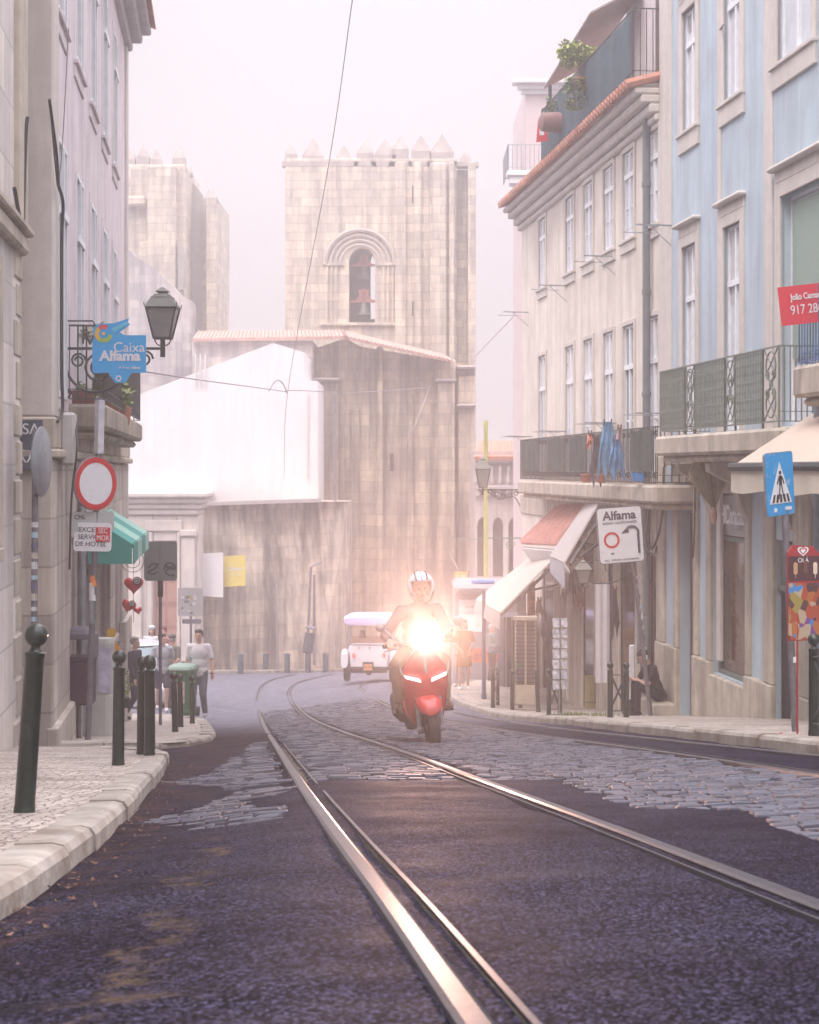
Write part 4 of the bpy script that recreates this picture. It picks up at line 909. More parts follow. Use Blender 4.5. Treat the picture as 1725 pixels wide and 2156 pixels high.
for grp_ in (((1078,172,180.3),(1090,180,190.3),(1098,190,199)),((1066,366,376.3),(1072,376,392.3),(1090,392,404))):
    b=MB()
    for (xa,ya,yb_) in grp_: b.bbox(XW(xa,YH),XW(1300,YH),YH-(1106-xa)/F*YH,YH+.1,ZW(yb_,YH),ZW(ya,YH),.02)
    b.build('cornice',M['whitewall'],hh,world=True)
b=MB(); bars(b,[(XW(1150,YH),YH-.55,0),(XW(1068,YH),YH-.55,0),(XW(1068,YH),YH+2,0)],ZW(312,YH),ZW(366,YH),.13,.012); b.build('railing',M['steel'],hh,world=True)
# ================= street objects =================
def at(x,s,h=0):
    Y=F/s; X=XW(x,Y); return Vector((X,Y,G(X,Y)+h))
def rrect(w,h,r,n=4,cx=0,cz=0):
    out=[]
    for qx,qz,a0 in ((1,1,0),(-1,1,90),(-1,-1,180),(1,-1,270)):
        for i in range(n+1):
            a=R(a0+90*i/n); out.append((cx+qx*(w/2-r)+r*math.cos(a),cz+qz*(h/2-r)+r*math.sin(a)))
    return out
def plate(b,poly,y0,y1): b.prism([(x,y0,z) for x,z in poly],(0,y1-y0,0))
def circ(r,n=28,cx=0,cz=0): return [(cx+r*math.cos(2*PI*i/n),cz+r*math.sin(2*PI*i/n)) for i in range(n)]
def ringflat(b,r0,r1,y,cx=0,cz=0,n=36,a0=0,a1=2*PI,th=.003):
    k=len(b.v)
    for i in range(n+1):
        a=a0+(a1-a0)*i/n
        for r in (r0,r1):
            b.v.append((cx+r*math.cos(a),y,cz+r*math.sin(a))); b.v.append((cx+r*math.cos(a),y-th,cz+r*math.sin(a)))
    for i in range(n):
        j=k+4*i
        b.f+= [(j+1,j+3,j+7,j+5),(j,j+1,j+5,j+4),(j+2,j+3,j+7,j+6)]
# --- ball topped bollards
def bollard_shape(b,h=.8,r=.043):
    H=h-.115
    b.lathe([(r*1.08,-.15),(r*1.05,.03),(r*.98,.05),(r,.06),(r*.93,H-.02),(r*1.02,H-.015),(r*1.02,H),(r*.7,H+.004),(r*.45,H+.02),(r*.5,H+.03)],n=18)
    b.ell((0,0,H+.072),.050,.050,.050,16,10)
    return b
def bollard(loc,label,rx=0,ry=0,src=[None]):
    if src[0] is None:
        r=root('bollard',loc,0,label,'bollard','green ball topped bollards along the kerbs'); bollard_shape(MB()).build('post',M['dgreen'],r,True); src[0]=r
    else:
        r=copy_tree(src[0]); r.location=loc; r['label']=label
    r.rotation_euler=(R(rx),R(ry),0); return r
bollard(at(51,500,.07),'nearest large ball topped bollard leaning on the left foreground pavement',0,3.9)
bollard(at(249,301,.07),'second dark bollard behind the nearest one on the left pavement',0,.6)
bollard(at(299,260,.07),'third left bollard just before the crossed frame post',0,.4)
bollard(at(369,155,.05),'scratched green bollard in front of the green wheeled bin, leftmost of three',0,-1.5)
bollard(at(381,139,.05),'middle of the three thin bollards before the green wheeled bin',0,-1.2)
bollard(at(405,126,.05),'rightmost of the three thin bollards before the green wheeled bin')
# three small ones are slimmer copies of the same post
bollard(at(1134,112,.09),'single bollard leaning between two crossed bollard frames on the right',0,-3)
def frame(pa,pb,label,lean=(0,0)):
    pa=Vector(pa);pb=Vector(pb); r=root('crossed_bollards',pa,0,label,'bollard','paired bollards joined by crossed bars')
    d=pb-pa; dh=Vector((d.x,d.y,0)).normalized()
    for o in (Vector((0,0,0)),d):
        b=bollard_shape(MB()); b.v=[(v[0]+o.x,v[1]+o.y,v[2]+o.z) for v in b.v]; b.build('post',M['dgreen'],r,True)
    b=MB(); up=Vector((0,0,1))
    b.beam(up*.62,d+up*.62,.035,.012); b.beam(up*.1,d+up*.1,.035,.012); b.beam(up*.6+dh*.02,d+up*.12,.014,.03); b.beam(up*.12,d+up*.6-dh*.02,.014,.03)
    b.build('brace',mat('brace paint',(.03,.05,.05),.35,0,.2,20),r); return r
frame(at(315,268,.07),at(317,240,.07),'crossed bollard frame seen end on at the corner of the left pavement')
frame(at(1038,106,.09),at(1048,99,.09),'farthest crossed bollard frame on the right, near the lamp post')
frame(at(1079,108,.09),at(1096,106,.09),'crossed bollard frame in front of the sunglasses rack')
frame(at(1156,121,.09),at(1179,120,.09),'crossed bollard frame between postcard rack and lone leaning bollard')
frame(at(1285,146,.09),at(1319,145,.09),'crossed bollard frame in front of the seated man')
frame(at(1714,268,.09),at(1775,300,.09),'dark bollard frame cut by the right edge beside the ice cream poster')
# plain posts by the cathedral
pp=None
for i,(x,s,h,lab) in enumerate(((507,58,.62,'leftmost plain post by the terrace wall'),(560,56,.5,'short plain post second from the left by the terrace wall'),(605,56,.6,'plain post between the thin pole and the tilted bin'),(649,56,.62,'plain post directly under the tilted dark bin'),(686,57,.6,'plain post closest to the white vehicle by the terrace wall'))):
    if pp is None:
        pp=root('post',(0,0,0),0,lab,'post','plain dark posts below the terrace wall'); b=MB(); b.lathe([(.11,-.3),(.11,.6),(.10,.62),(.03,.63)],n=12); b.build('shaft',mat('slate post paint',(.05,.07,.09),.6,0,.15,8),pp,True); r=pp
    else: r=copy_tree(pp); r['label']=lab
    r.location=at(x,s,.1)
# --- signs
def pole(name,base,top,r_,label,cat,m='steeld',rz=0,parent=None):
    base=Vector(base); top=Vector(top); r=root(name,base,rz,label,cat); b=MB(); mi=Matrix.Rotation(-rz,3,'Z'); b.tube([mi@Vector((0,0,-.2)),mi@(top-base)],r_,12); b.build('pole',M[m],r,True); return r
# round no-vehicles sign with plates and the blue festival board
bs=at(184,187,.05); Ys=bs.y
r=pole('traffic_sign',bs,P(212,835,Ys),.036,'round white sign with red rim above a hotel plate on a leaning pole','sign',rz=0)
def local(x,y,Y,r,dy=0): v=P(x,y,Y)-r.location; v.y+=dy; return v
g=root('tmp',(0,0,0)); bpy.data.objects.remove(g)
def group_at(parent,x,y,dy,rz,name,b,m,ry=0):
    o=b.build(name,m,parent); o.location=local(x,y,parent.location.y,parent,dy); o.rotation_euler=(0,R(ry),R(rz)); return o
b=MB(); plate(b,circ(.305),-.0,.02); d=group_at(r,204,1018,-.075,50,'sign_disc',b,M['steel'],-2)
b=MB(); plate(b,circ(.295),-.008,-.001); b.build('face',M['signw'],d); b=MB(); ringflat(b,.235,.295,-.009); b.build('rim',M['red'],d)
b=MB(); plate(b,rrect(.52,.22,.03),0,.012); d=group_at(r,196,1098,-.06,30,'plate',b,mat('pale metal plate',(.42,.44,.43),.5,.2,.06,5))
text('CML',d,(-.14,-.004,.05),.07,M['black']); text('XXI 0562 7',d,(.05,-.004,-.06),.06,M['steel'])
b=MB(); plate(b,rrect(.42,.32,.04),0,.012); d=group_at(r,199,1130,-.09,18,'plate',b,M['signw'],2)
for t_,z in (('EXCETO',.08),('SERVIÇO',0),('DE HOTEL',-.08)): text(t_,d,(-.02,-.004,z),.075,M['black'])
b=MB(); plate(b,[(x,z) for x,z in ((.03,.11),(.19,.11),(.19,-.05),(.03,-.05))],-.009,-.006); st=b.build('sticker',M['red'],d); text('SEC',st,(.11,-.011,.07),.08,M['signw'],sx=.8); text('MOR',st,(.11,-.011,-.01),.08,M['signw'],sx=.8)
for y_,h_,m_ in ((1232,.12,mat('orange tape',(.75,.22,.05),.6)),(1262,.2,M['signw']),(1310,.25,M['steel'])):
    b=MB(); p0=bs.lerp(P(212,835,Ys),(1554-y_)/(1554-835)); p0=p0-bs; b.lathe([(.041,0),(.041,h_)],p0,12); b.build('tape',m_,r)
# white sleeve & blue board
b=MB(); a0=P(208,955,Ys)-bs; a1=P(211,842,Ys)-bs; b.tube([a0,a1],.055,4); b.build('sleeve',mat('peeling white wrap',(.62,.62,.66),.6,0,.1,8,col2=(.35,.36,.45),c2amt=.5,c2scale=7),r)
k=1/187.
bb=root('festival_board',P(251,738,Ys-.2),R(0),'bright blue festival board lettered Caixa Alfama beside the street lantern','sign')
def bp(x,y): return ((x-251)*k,(738-y)*k)
poly=[bp(*p) for p in ((195,778),(195,717),(199,711),(196,699),(197,693),(205,683),(240,681),(272,671),(268,679),(274,683),(252,700),(262,706),(307,706),(307,784),(276,785),(265,804),(244,806),(232,791),(229,784),(198,785))]
b=MB(); plate(b,poly,0,.02); b.build('board',mat('sky blue board',(.02,.36,.74),.45,0,.03,3),bb)
cx_,cz_=bp(219,703)
for i,(c) in enumerate([('red wedge',(.7,.06,.08)),('amber wedge',(.75,.42,.03)),('lime wedge',(.35,.5,.05))]):
    b=MB(); a0=(R(60),R(130),R(235))[i]; a1=(R(128),R(233),R(350))[i]; ringflat(b,.055,.10,-.002,cx_,cz_,5,a0,a1); b.build('emblem',mat(c[0],c[1],.5),bb)
b=MB(); plate(b,circ(.02,12,cx_,cz_),-.004,-.001); b.build('emblem',mat('amber wedge',(.75,.42,.03)),bb)
b=MB(); plate(b,[bp(*p) for p in ((236,692),(266,678),(270,683),(240,700))],-.004,-.001); b.build('ribbon',mat('pale cyan',(.12,.55,.75),.5),bb)
x_,z_=bp(272,732); text('Caixa',bb,(x_,-.003,z_),.155,M['signw']); x_,z_=bp(253,750); text('Alfama',bb,(x_,-.003,z_),.155,M['signw'],bold=.006,sx=1.05)
x_,z_=bp(272,774); text('18 19 set  Alfama',bb,(x_,-.003,z_),.035,M['signw'],bold=.001)
x_,z_=bp(250,796); b=MB(); ringflat(b,.02,.033,-.002,x_,z_); b.build('emblem',M['signw'],bb)
# graffiti-marked back of a sign
bs=at(338,132,.05)
r=pole('traffic_sign',bs,P(338,1142,bs.y),.027,'grey back of a square sign daubed with black graffiti','sign')
b=MB(); plate(b,rrect(.52,.63,.05),-.045,-.03); b.bbox(-.025,.025,-.06,-.045,-.31,.31,.004); d=group_at(r,339,1181,0,4,'sign_back',b,mat('dull grey metal',(.17,.19,.20),.5,.3,.06,4))
b=MB()
for pts in ([(-.2,-.1),(-.12,-.03),(-.04,-.05),(-.1,-.12),(-.2,-.17),(-.12,-.21),(-.05,-.17)],[(.05,-.14),(.1,-.03),(.2,-.05),(.23,-.12),(.13,-.12),(.08,-.18),(.16,-.23),(.22,-.21)],[(.08,-.07),(.13,-.1),(.2,-.09)]): b.tube(spl([(x,-.048,z) for x,z in pts],4),.014,4)
b.build('graffiti',M['black'],d)
b=MB(); o=local(338,1238,bs.y,r); b.lathe([(.045,-.14),(.045,.14)],o,10); b.build('clamp',M['black'],r)
# sticker covered sign
bs=at(402,100,.0)
r=pole('traffic_sign',bs,P(402,1238,bs.y),.025,'pale sign back covered in stickers above the walking man','sign','steel')
b=MB(); plate(b,rrect(.54,.6,.04),-.04,-.025); d=group_at(r,402,1267,0,-6,'sign_back',b,mat('pale sign back',(.50,.50,.49),.5,.1,.05,4))
for i in range(16):
    b=MB(); x_,z_=rnd.uniform(-.22,.2),rnd.uniform(-.25,.24); s_=rnd.uniform(.03,.055); plate(b,rrect(s_*1.6,s_*1.3,.008,2,x_,z_),-.046,-.042)
    b.build('sticker',mat('sticker %d'%(i%5),[(.7,.7,.7),(.6,.4,.12),(.3,.33,.25),(.65,.66,.7),(.25,.3,.36)][i%5],.6),d)
b=MB(); plate(b,rrect(.4,.1,.02),-.03,-.02); group_at(r,404,1308,0,0,'plate',b,M['steel'])
# edge-on round sign on stickered pole
bs=at(70,230,-.0)
r=pole('traffic_sign',bs,P(75,905,bs.y),.03,'grey pole thick with stickers carrying a round sign seen edge on','sign')
b=MB(); b.lathe([(.05,-.02),(.31,-.012),(.325,0),(.31,.015),(.05,.02)],n=32,axis='y'); d=b.build('sign_disc',M['steel'],r,True); d.location=local(88,972,bs.y,r); d.rotation_euler=(0,0,R(87)); 
b=MB(); b.bbox(-.04,.04,.02,.05,-.3,.3,.005); b.build('bracket',M['steeld'],d)
for i in range(13):
    y_=1110+i*22; b=MB(); p0=Vector((0,0,(1500-y_)/230*.93)); b.lathe([(.0315,0),(.0315,rnd.uniform(.03,.07))],(XW(70+5*(1565-y_)/660,bs.y)-bs.x,0,ZW(y_,bs.y)-bs.z),10); b.build('sticker',mat('pole sticker %d'%(i%4),[(.6,.6,.62),(.35,.5,.6),(.12,.11,.2),(.5,.46,.4)][i%4],.6),r)
# lantern on scroll bracket, left
def lantern(r,h=.64,w=.34):
    o=r
    z=0; 
    b=MB(); hw=w*.5; hb=w*.28; H=h*.55
    for sx_ in (-1,1):
        for sy in (-1,1): b.beam((sx_*hb,sy*hb,0),(sx_*hw,sy*hw,H),.016,.016)
    for q_,zz in ((hb,0),(hw,H)):
        for a,c in (((-1,-1),(1,-1)),((1,-1),(1,1)),((1,1),(-1,1)),((-1,1),(-1,-1))): b.beam((a[0]*q_,a[1]*q_,zz),(c[0]*q_,c[1]*q_,zz),.02,.02)
    b.tube([(0,0,-.06),(0,0,-.01)],.03,8); 
    for sx_ in (-1,1): b.tube(spl([(0,0,-.09),(sx_*.06,0,-.075),(sx_*.09,0,-.03),(sx_*hb,0,0)],4),.008,5)
    b.build('lantern_frame',M['iron'],o)
    b=MB(); q_=.97; vs=[(sx_*hb*q_,sy*hb*q_,.01) for sx_,sy in ((-1,-1),(1,-1),(1,1),(-1,1))]+[(sx_*hw*q_,sy*hw*q_,H-.01) for sx_,sy in ((-1,-1),(1,-1),(1,1),(-1,1))]
    b.add(vs,[(0,1,5,4),(1,2,6,5),(2,3,7,6),(3,0,4,7),(0,1,2,3)]); b.build('glass',mat('dusty lantern glass',(.22,.21,.19),.25,0,.1,6),o)
    b=MB(); z0=H+.012
    for (wa,za,wb,zb) in ((hw*1.1,z0,hw*.72,z0+h*.17),(hw*.74,z0+h*.17,hw*.70,z0+h*.2),(hw*.62,z0+h*.2,hw*.5,z0+h*.25),(hw*.3,z0+h*.25,hw*.32,z0+h*.3),(hw*.45,z0+h*.3,hw*.1,z0+h*.38)):
        vs=[(sx_*wa,sy*wa,za) for sx_,sy in ((-1,-1),(1,-1),(1,1),(-1,1))]+[(sx_*wb,sy*wb,zb) for sx_,sy in ((-1,-1),(1,-1),(1,1),(-1,1))]
        b.add(vs,[(0,1,5,4),(1,2,6,5),(2,3,7,6),(3,0,4,7),(0,1,2,3),(4,5,6,7)])
    for sx_ in (-1,1):
        for sy in (-1,1): b.tube([(sx_*hw*1.08,sy*hw*1.08,z0),(sx_*hw*1.12,sy*hw*1.12,z0+.05)],.008,5)
    b.build('cap',M['iron'] if 0 else mat('grey green lantern cap',(.16,.17,.15),.55,.2,.1,10),o)
YLn=19.0
r=root('street_lantern',P(343,712,YLn),0,'four sided street lantern on a scrolled wall bracket, left side','street lamp')
lantern(r,.62,.34)
b=MB(); zb_=-.1; x0=P(132,712,YLn).x-r.location.x
b.beam((x0,0,zb_-.02),(.02,0,zb_-.02),.03,.03); b.tube([(0,0,zb_-.12),(0,0,zb_+.06)],.03,8)
b.tube(spl([(x0,0,zb_-.06),(x0+.08,0,zb_-.35),(x0+.3,0,zb_-.52),(x0+.6,0,zb_-.46),(x0+.75,0,zb_-.25),(x0+.62,0,zb_-.08)],6),.018,6)
ring(b,(x0+.42,0,zb_-.25),.19,.016,26,0,4.2*PI,'x',.75); ring(b,(x0+.18,0,zb_-.16),.09,.013,16,0,3*PI,'x',.6); ring(b,(x0+.95,0,zb_-.14),.1,.014,20,0,3.6*PI,'x',.75); ring(b,(x0+.05,0,zb_-.55),.06,.012,16,0,3*PI,'x',.6)
b.beam((x0,0,zb_-.75),(x0,0,zb_+.35),.03,.03); b.tube([(x0,0,zb_+.3),(x0+.35,0,zb_+.3),(x0+.38,0,zb_+.25)],.01,5)
b.build('bracket',M['iron'],r)
# far lantern right
r=root('street_lantern',P(1017,1026,43),0,'small far street lantern hanging on a scroll bracket beside the yellow pole','street lamp'); lantern(r,.86,.36)
b=MB(); x1=P(1098,1028,43).x-r.location.x; b.beam((0,0,-.06),(x1,0,-.06),.03,.03); b.tube([(0,0,-.2),(0,0,.02)],.03,6)
for i in range(5): ring(b,(x1-.14-.17*i,0,-.16-.07*math.sin(i)),.075,.013,14,0,3*PI,'x',.6)
b.tube(spl([(x1-.9,0,-.1),(x1-.6,0,-.3),(x1-.2,0,-.25),(x1,0,-.55)],5),.015,5); b.build('bracket',M['iron'],r)
# yellow pole, orange sign, dark lamp post
r=root('tram_pole',at(1023,74,0),0,'tall faded yellow green tram wire pole in front of the arcade','pole')
b=MB(); H=P(1024,885,F/74).z-r.location.z; b.lathe([(.075,-.3),(.075,1.2),(.062,1.25),(.058,H-.2),(.07,H-.15),(.05,H)],n=14); b.build('shaft',mat('yellow green paint',(.42,.42,.12),.6,0,.12,5),r,True)
b=MB(); z_=P(1024,1133,F/74).z-r.location.z; b.beam((0,0,z_),(1.0,0,z_),.04,.04); b.beam((-1,0,z_-.02),(0,0,z_-.02),.03,.03); ring(b,(.7,0,z_-.2),.14,.015,16,0,3*PI,'x',.6); b.build('cross_arm',mat('green arm',(.17,.25,.2),.6),r)
r=root('lamp_post',at(1019,96,.08),0,'slim dark blue grey post beside the two elderly pedestrians','post'); b=MB(); b.lathe([(.06,-.2),(.06,.1),(.045,.14),(.04,2.4)],n=10); b.build('shaft',mat('slate blue paint',(.06,.08,.13),.5,.1,.1,6),r,True)
b=MB(); zz=(1454-1294)/96; b.box(.06,.42,-.02,.0,1.02,1.18); b.build('cross_bar',mat('chequer band',(.35,.36,.42),.5,0,.5,30),r)
r=root('orange_sign',P(971,1214,50),0,'small orange sign board mounted on the tower corner','sign'); b=MB(); plate(b,rrect(.4,.3,.01),0,.03); b.build('board',mat('orange board',(.80,.36,.06),.5,0,.03),r); text('P 100',r,(0,-.005,0),.12,M['signw']); b=MB(); b.box(-.16,.26,.031,.05,-.2,-.16); b.box(.22,.26,.031,.05,-.2,.18); b.build('bracket',mat('slate blue paint',(.06,.08,.13)),r)
b=MB(); b.box(.0,.02,.05,14.5,-.02,.02); b.build('arm',M['steel'],r)
r['label']='small orange sign board on a long arm beside the bus kiosk'
# kiosk/bus shelter
YK=44
r=root('kiosk',P(1000,1452,YK),0,'grey kiosk with flat canopy and lettered panel behind the pedestrians','kiosk')
def kq(b,x0,x1,y0,y1,ya,yb,bv=.02):
    b.bbox(XW(x0,YK)-r.location.x,XW(x1,YK)-r.location.x,ya,yb,ZW(y1,YK)-r.location.z,ZW(y0,YK)-r.location.z,bv)
b=MB(); kq(b,958,1110,1250,1458,0,2.2); b.build('body',mat('kiosk grey',(.25,.25,.28),.5,.1,.06,3),r)
b=MB(); kq(b,956,1112,1228,1250,-.5,2.4,.1); b.build('canopy',mat('kiosk canopy',(.22,.22,.25),.5,.1,.05,3),r)
b=MB(); kq(b,966,1020,1262,1330,-.03,.0,.005); pn=b.build('panel',M['signw'],r); b=MB(); kq(b,966,1060,1365,1395,-.02,0,.003); b.build('stripe',mat('kiosk stripe',(.45,.13,.08),.6,0,.4,8),r)
kx=P(995,1290,YK)-r.location; text('CLUBIS TEJO',r,(kx.x,-.035,kx.z),.13,M['steel']); text('BILHETES',r,(kx.x,-.035,kx.z+.16),.09,M['steel'])
b=MB(); kq(b,992,1040,1219,1227,-.3,-.05,.02); b.build('blue_sign',mat('bright blue strip',(.08,.25,.65),.5),r)
# litter bin (dark) on the left
r=root('litter_bin',at(170,182,.05),0,'dark plum hooded litter bin on a post beside the leaning sign pole','bin')
b=MB(); w_,z0,z1=.165,.42,.98
for (wa,za) in (): pass
def tub(b,secs,n=6):
    """stack of rounded rectangles (w,d,z)"""
    k=len(b.v); m_=None
    for w,d,z in secs:
        pts=rrect(w,d,min(w,d)*.3,3); m_=len(pts)
        for x,y in pts: b.v.append((x,y,z))
    for i in range(len(secs)-1):
        for j in range(m_): b.f.append((k+i*m_+j,k+i*m_+(j+1)%m_,k+(i+1)*m_+(j+1)%m_,k+(i+1)*m_+j))
    b.f.append(tuple(range(k+m_-1,k-1,-1))); b.f.append(tuple(k+(len(secs)-1)*m_+j for j in range(m_)))
plum=mat('plum plastic',(.045,.022,.045),.5,0,.1,6)
tub(b,[(.27,.22,.40),(.33,.28,.43),(.345,.29,.9),(.36,.31,.92),(.36,.31,.96)]); b.build('tub',plum,r)
b=MB(); tub(b,[(.36,.31,1.16),(.38,.33,1.17),(.38,.33,1.22),(.30,.24,1.27),(.1,.08,1.30)]); b.build('hood',mat('grey plum lid',(.10,.09,.12),.5,0,.1,6),r)
b=MB(); b.tube([(-.05,.15,-.2),(-.05,.15,1.2)],.03,8); b.box(-.19,-.15,-.1,.1,.95,1.18); b.box(.15,.19,-.1,.1,.95,1.18); b.build('post',M['steeld'],r)
# wheelie bin
r=root('wheelie_bin',at(387,106,.04),R(-6),'green wheeled rubbish bin with pale lid behind three bollards','bin')
b=MB(); tub(b,[(.40,.5,.08),(.46,.58,.9),(.50,.64,.92),(.50,.64,.97)]); b.build('body',mat('green bin plastic',(.02,.13,.045),.4,0,.1,5),r)
b=MB(); tub(b,[(.52,.68,.972),(.53,.70,1.0),(.50,.62,1.05),(.42,.4,1.07)]); b.build('lid',mat('pale green lid',(.22,.33,.27),.35,0,.06,5),r)
b=MB(); b.tube([(-.26,.33,1.0),(.26,.33,1.0)],.02,6); b.build('handle',M['black'],r)
for s_ in (-1,1): b=MB(); b.lathe([(.03,-.03),(.1,-.03),(.1,.03),(.03,.03)],(s_*.22,.25,.1),14,'x'); b.build('wheel',M['rubber'],r,True)
b=MB(); plate(b,rrect(.2,.42,.01),-.335,-.33); o=b.build('sticker',mat('pink white sticker',(.6,.42,.4),.6,0,.4,14),r); o.location=(.0,.0,.55)
b=MB(); b.bbox(-.2,.2,-.3,-.27,.12,.2); b.build('grip',mat('green bin plastic',(.02,.13,.045)),r)
# A-board cabinet with poster, planter and souvenir panels
r=root('utility_cabinet',at(212,172,.05),0,'pale stone coloured cabinet with a poster behind the litter bin','cabinet')
b=MB(); tub(b,[(.36,.3,-.1),(.34,.28,.5),(.33,.27,.52),(.33,.27,1.14),(.3,.24,1.2)]); b.build('body',mat('pale cabinet',(.42,.42,.40),.6,0,.08,4),r)
b=MB(); b.box(-.0,.15,-.15,-.14,.55,1.1); b.build('poster',mat('lilac poster',(.45,.43,.55),.6,0,.35,10),r)
r=root('souvenir_poster',at(236,150,.1),R(20),'bright blue and orange patterned souvenir panel in the shop doorway','panel')
pm=bpy.data.materials.new('painted fish pattern'); pm.use_nodes=True; t=pm.node_tree; v=t.nodes.new('ShaderNodeTexVoronoi'); v.inputs['Scale'].default_value=7; tc=t.nodes.new('ShaderNodeTexCoord'); t.links.new(tc.outputs['Object'],v.inputs['Vector']); sc_=t.nodes.new('ShaderNodeSeparateColor'); t.links.new(v.outputs['Color'],sc_.inputs[0]); cr=t.nodes.new('ShaderNodeValToRGB'); cr.color_ramp.interpolation='CONSTANT'
el=cr.color_ramp.elements; el[0].color=(.02,.09,.22,1); el[1].position=.35; el[1].color=(.75,.32,.03,1)
for p_,c_ in ((.5,(.02,.22,.3,1)),(.65,(.8,.5,.05,1)),(.8,(.05,.2,.08,1))): e_=el.new(p_); e_.color=c_
t.links.new(sc_.outputs[0],cr.inputs[0]); t.links.new(cr.outputs[0],t.nodes['Principled BSDF'].inputs['Base Color'])
b=MB(); b.bbox(-.11,.11,-.02,.02,.5,1.2,.01); b.build('board',pm,r); b=MB(); b.tube([(0,.03,-.1),(0,.03,1.2)],.015,6); b.build('stand',M['iron'],r)
b=MB(); ringflat(b,.03,.07,-.01,-.01,1.32); plate(b,circ(.03,12,-.01,1.32),-.012,-.002); b.build('roundel',mat('amber wedge',(.75,.42,.03)),r)
def leaves(b,c,rx,ry,rz,n,s,rs=None):
    rs=rs or rnd
    for i in range(n):
        while True:
            p=Vector((rs.uniform(-1,1),rs.uniform(-1,1),rs.uniform(-1,1)))
            if p.length<1 and p.length>.25: break
        p=Vector((c[0]+p.x*rx,c[1]+p.y*ry,c[2]+p.z*rz)); d=Vector((rs.uniform(-1,1),rs.uniform(-1,1),rs.uniform(-.8,.6))).normalized(); u=d.cross(Vector((rs.uniform(-1,1),rs.uniform(-1,1),1))).normalized(); L=s*rs.uniform(.6,1.3)
        b.add([p,p+d*L*.5+u*L*.25,p+d*L,p+d*L*.5-u*L*.25],[(0,1,2,3)])
r=root('potted_shrub',at(237,158,.05),0,'leafy shrub in a dark pot beside the shop column on the left','plant')
b=MB(); b.lathe([(.11,0),(.14,.3),(.15,.32),(.12,.33)],n=14); b.build('pot',M['black'],r,True); b=MB(); leaves(b,(0,0,.62),.16,.16,.32,260,.07); b.build('foliage',M['leaf'],r,fix=False)
r=root('potted_shrub',at(262,140,.05),0,'small green plant hanging against the far column of the pink house','plant')
b=MB(); b.lathe([(.07,.3),(.09,.45),(.07,.46)],n=12); b.build('pot',M['black'],r,True); b=MB(); leaves(b,(0,0,.62),.1,.1,.22,140,.06); b.build('foliage',M['leaf'],r,fix=False)
# hearts
def heart(name,x,y,Y,w,label,ry=0,eye=True):
    r=root(name,P(x,y,Y),R(8),label,'heart','red heart ornaments hanging outside the shop'); r.rotation_euler=(0,R(ry),R(8))
    pts=[]
    for i in range(28):
        a=2*PI*i/28; pts.append((16*math.sin(a)**3/32*w,(13*math.cos(a)-5*math.cos(2*a)-2*math.cos(3*a)-math.cos(4*a))/32*w))
    b=MB(); k=0
    for q_,yy in ((1,0),(.97,-.02),(.8,-.05),(.4,-.07)): b.v+=[(px*q_,yy,pz*q_) for px,pz in pts]
    for L in range(3):
        for i in range(28): b.f.append((L*28+i,L*28+(i+1)%28,L*28+28+(i+1)%28,L*28+28+i))
    b.f.append(tuple(range(84,112))); b.f.append(tuple(range(27,-1,-1))); b.build('heart_body',M['red'],r,True)
    if eye:
        for j,(ra,m_) in enumerate(((.26,'black'),(.2,'signw'),(.13,'black'),(.07,'signw'))):
            b=MB(); plate(b,circ(ra*w*.8,16,w*.17,w*.22),-.085-.008*j,-.05); b.build('painted_eye',M[m_],r)
    return r
YHt=26.5
heart('heart_ornament',282,1231,YHt,.31,'upper and largest red heart ornament with black and white spiral'); heart('heart_ornament',271,1275,YHt,.24,'lower left tilted red heart ornament with spiral',18); heart('heart_ornament',291,1285,YHt,.14,'smallest narrow red heart ornament below the spiral',-10,False)
r=root('wire_spiral',P(281,1180,YHt),0,'thin wire spiral ornament hanging above the red hearts','ornament'); b=MB(); ring(b,(0,0,0),.24,.006,60,0,6*PI,'x',.85); b.tube(spl([(-.24,0,0),(-.45,0,-.1),(-.5,0,-.4)],5),.006,4); b.build('spiral',M['iron'],r)
b=MB(); b.tube([(0,0,-.42),(0,0,-1.0)],.005,4); b.tube([(0,0,-.42),(0,.1,.4)],.004,4); b.build('wire',M['iron'],r)
# green awning on pink house
def awning(name,fac,Ya,Yb,zt,zb,out,val,m,label,stripe=None,arm=True,tk=.03,n=1):
    r=root(name,fac.r.location,fac.rz,label,'awning'); ua,ub=sorted((fac.u(Ya),fac.u(Yb)))
    b=MB(); b.prism([(ua,.06,zt),(ub,.06,zt),(ub,out,zb),(ua,out,zb)],(0,0,tk)); b.build('canopy',m,r)
    b=MB(); k=16
    for j,zz in enumerate((zb+tk*.5,zb-val)):
        for i in range(k+1): b.v.append((ua+(ub-ua)*i/k,out+.008+.01*math.sin(i*2.1)*j,zz))
    b.f=[(i,i+1,k+2+i,k+1+i) for i in range(k)]; b.build('valance',stripe or m,r,fix=False)
    if arm:
        b=MB()
        for u in (ua+.03,ub-.03): b.beam((u,.05,zb-val),(u,out,zb-.02),.03,.04)
        b.beam((ua,out-.02,zb-.02),(ub,out-.02,zb-.02),.04,.04); b.build('arm',M['iron'],r)
    return r
teal=mat('teal canvas',(.0,.26,.22),.7,0,.04,4); teal2=mat('pale teal canvas',(.25,.50,.42),.7,0,.04,4)
r=root('green_awning',LB.r.location,LB.rz,'teal green awning with pale stripes over the left shop','awning')
ua,ub=LB.u(25.5),LB.u(21.2); o_=.62; zt_=.05+EYE-.12; zt_=ZW(1083,23)-.0; zb_=ZW(1143,22); 
n=4
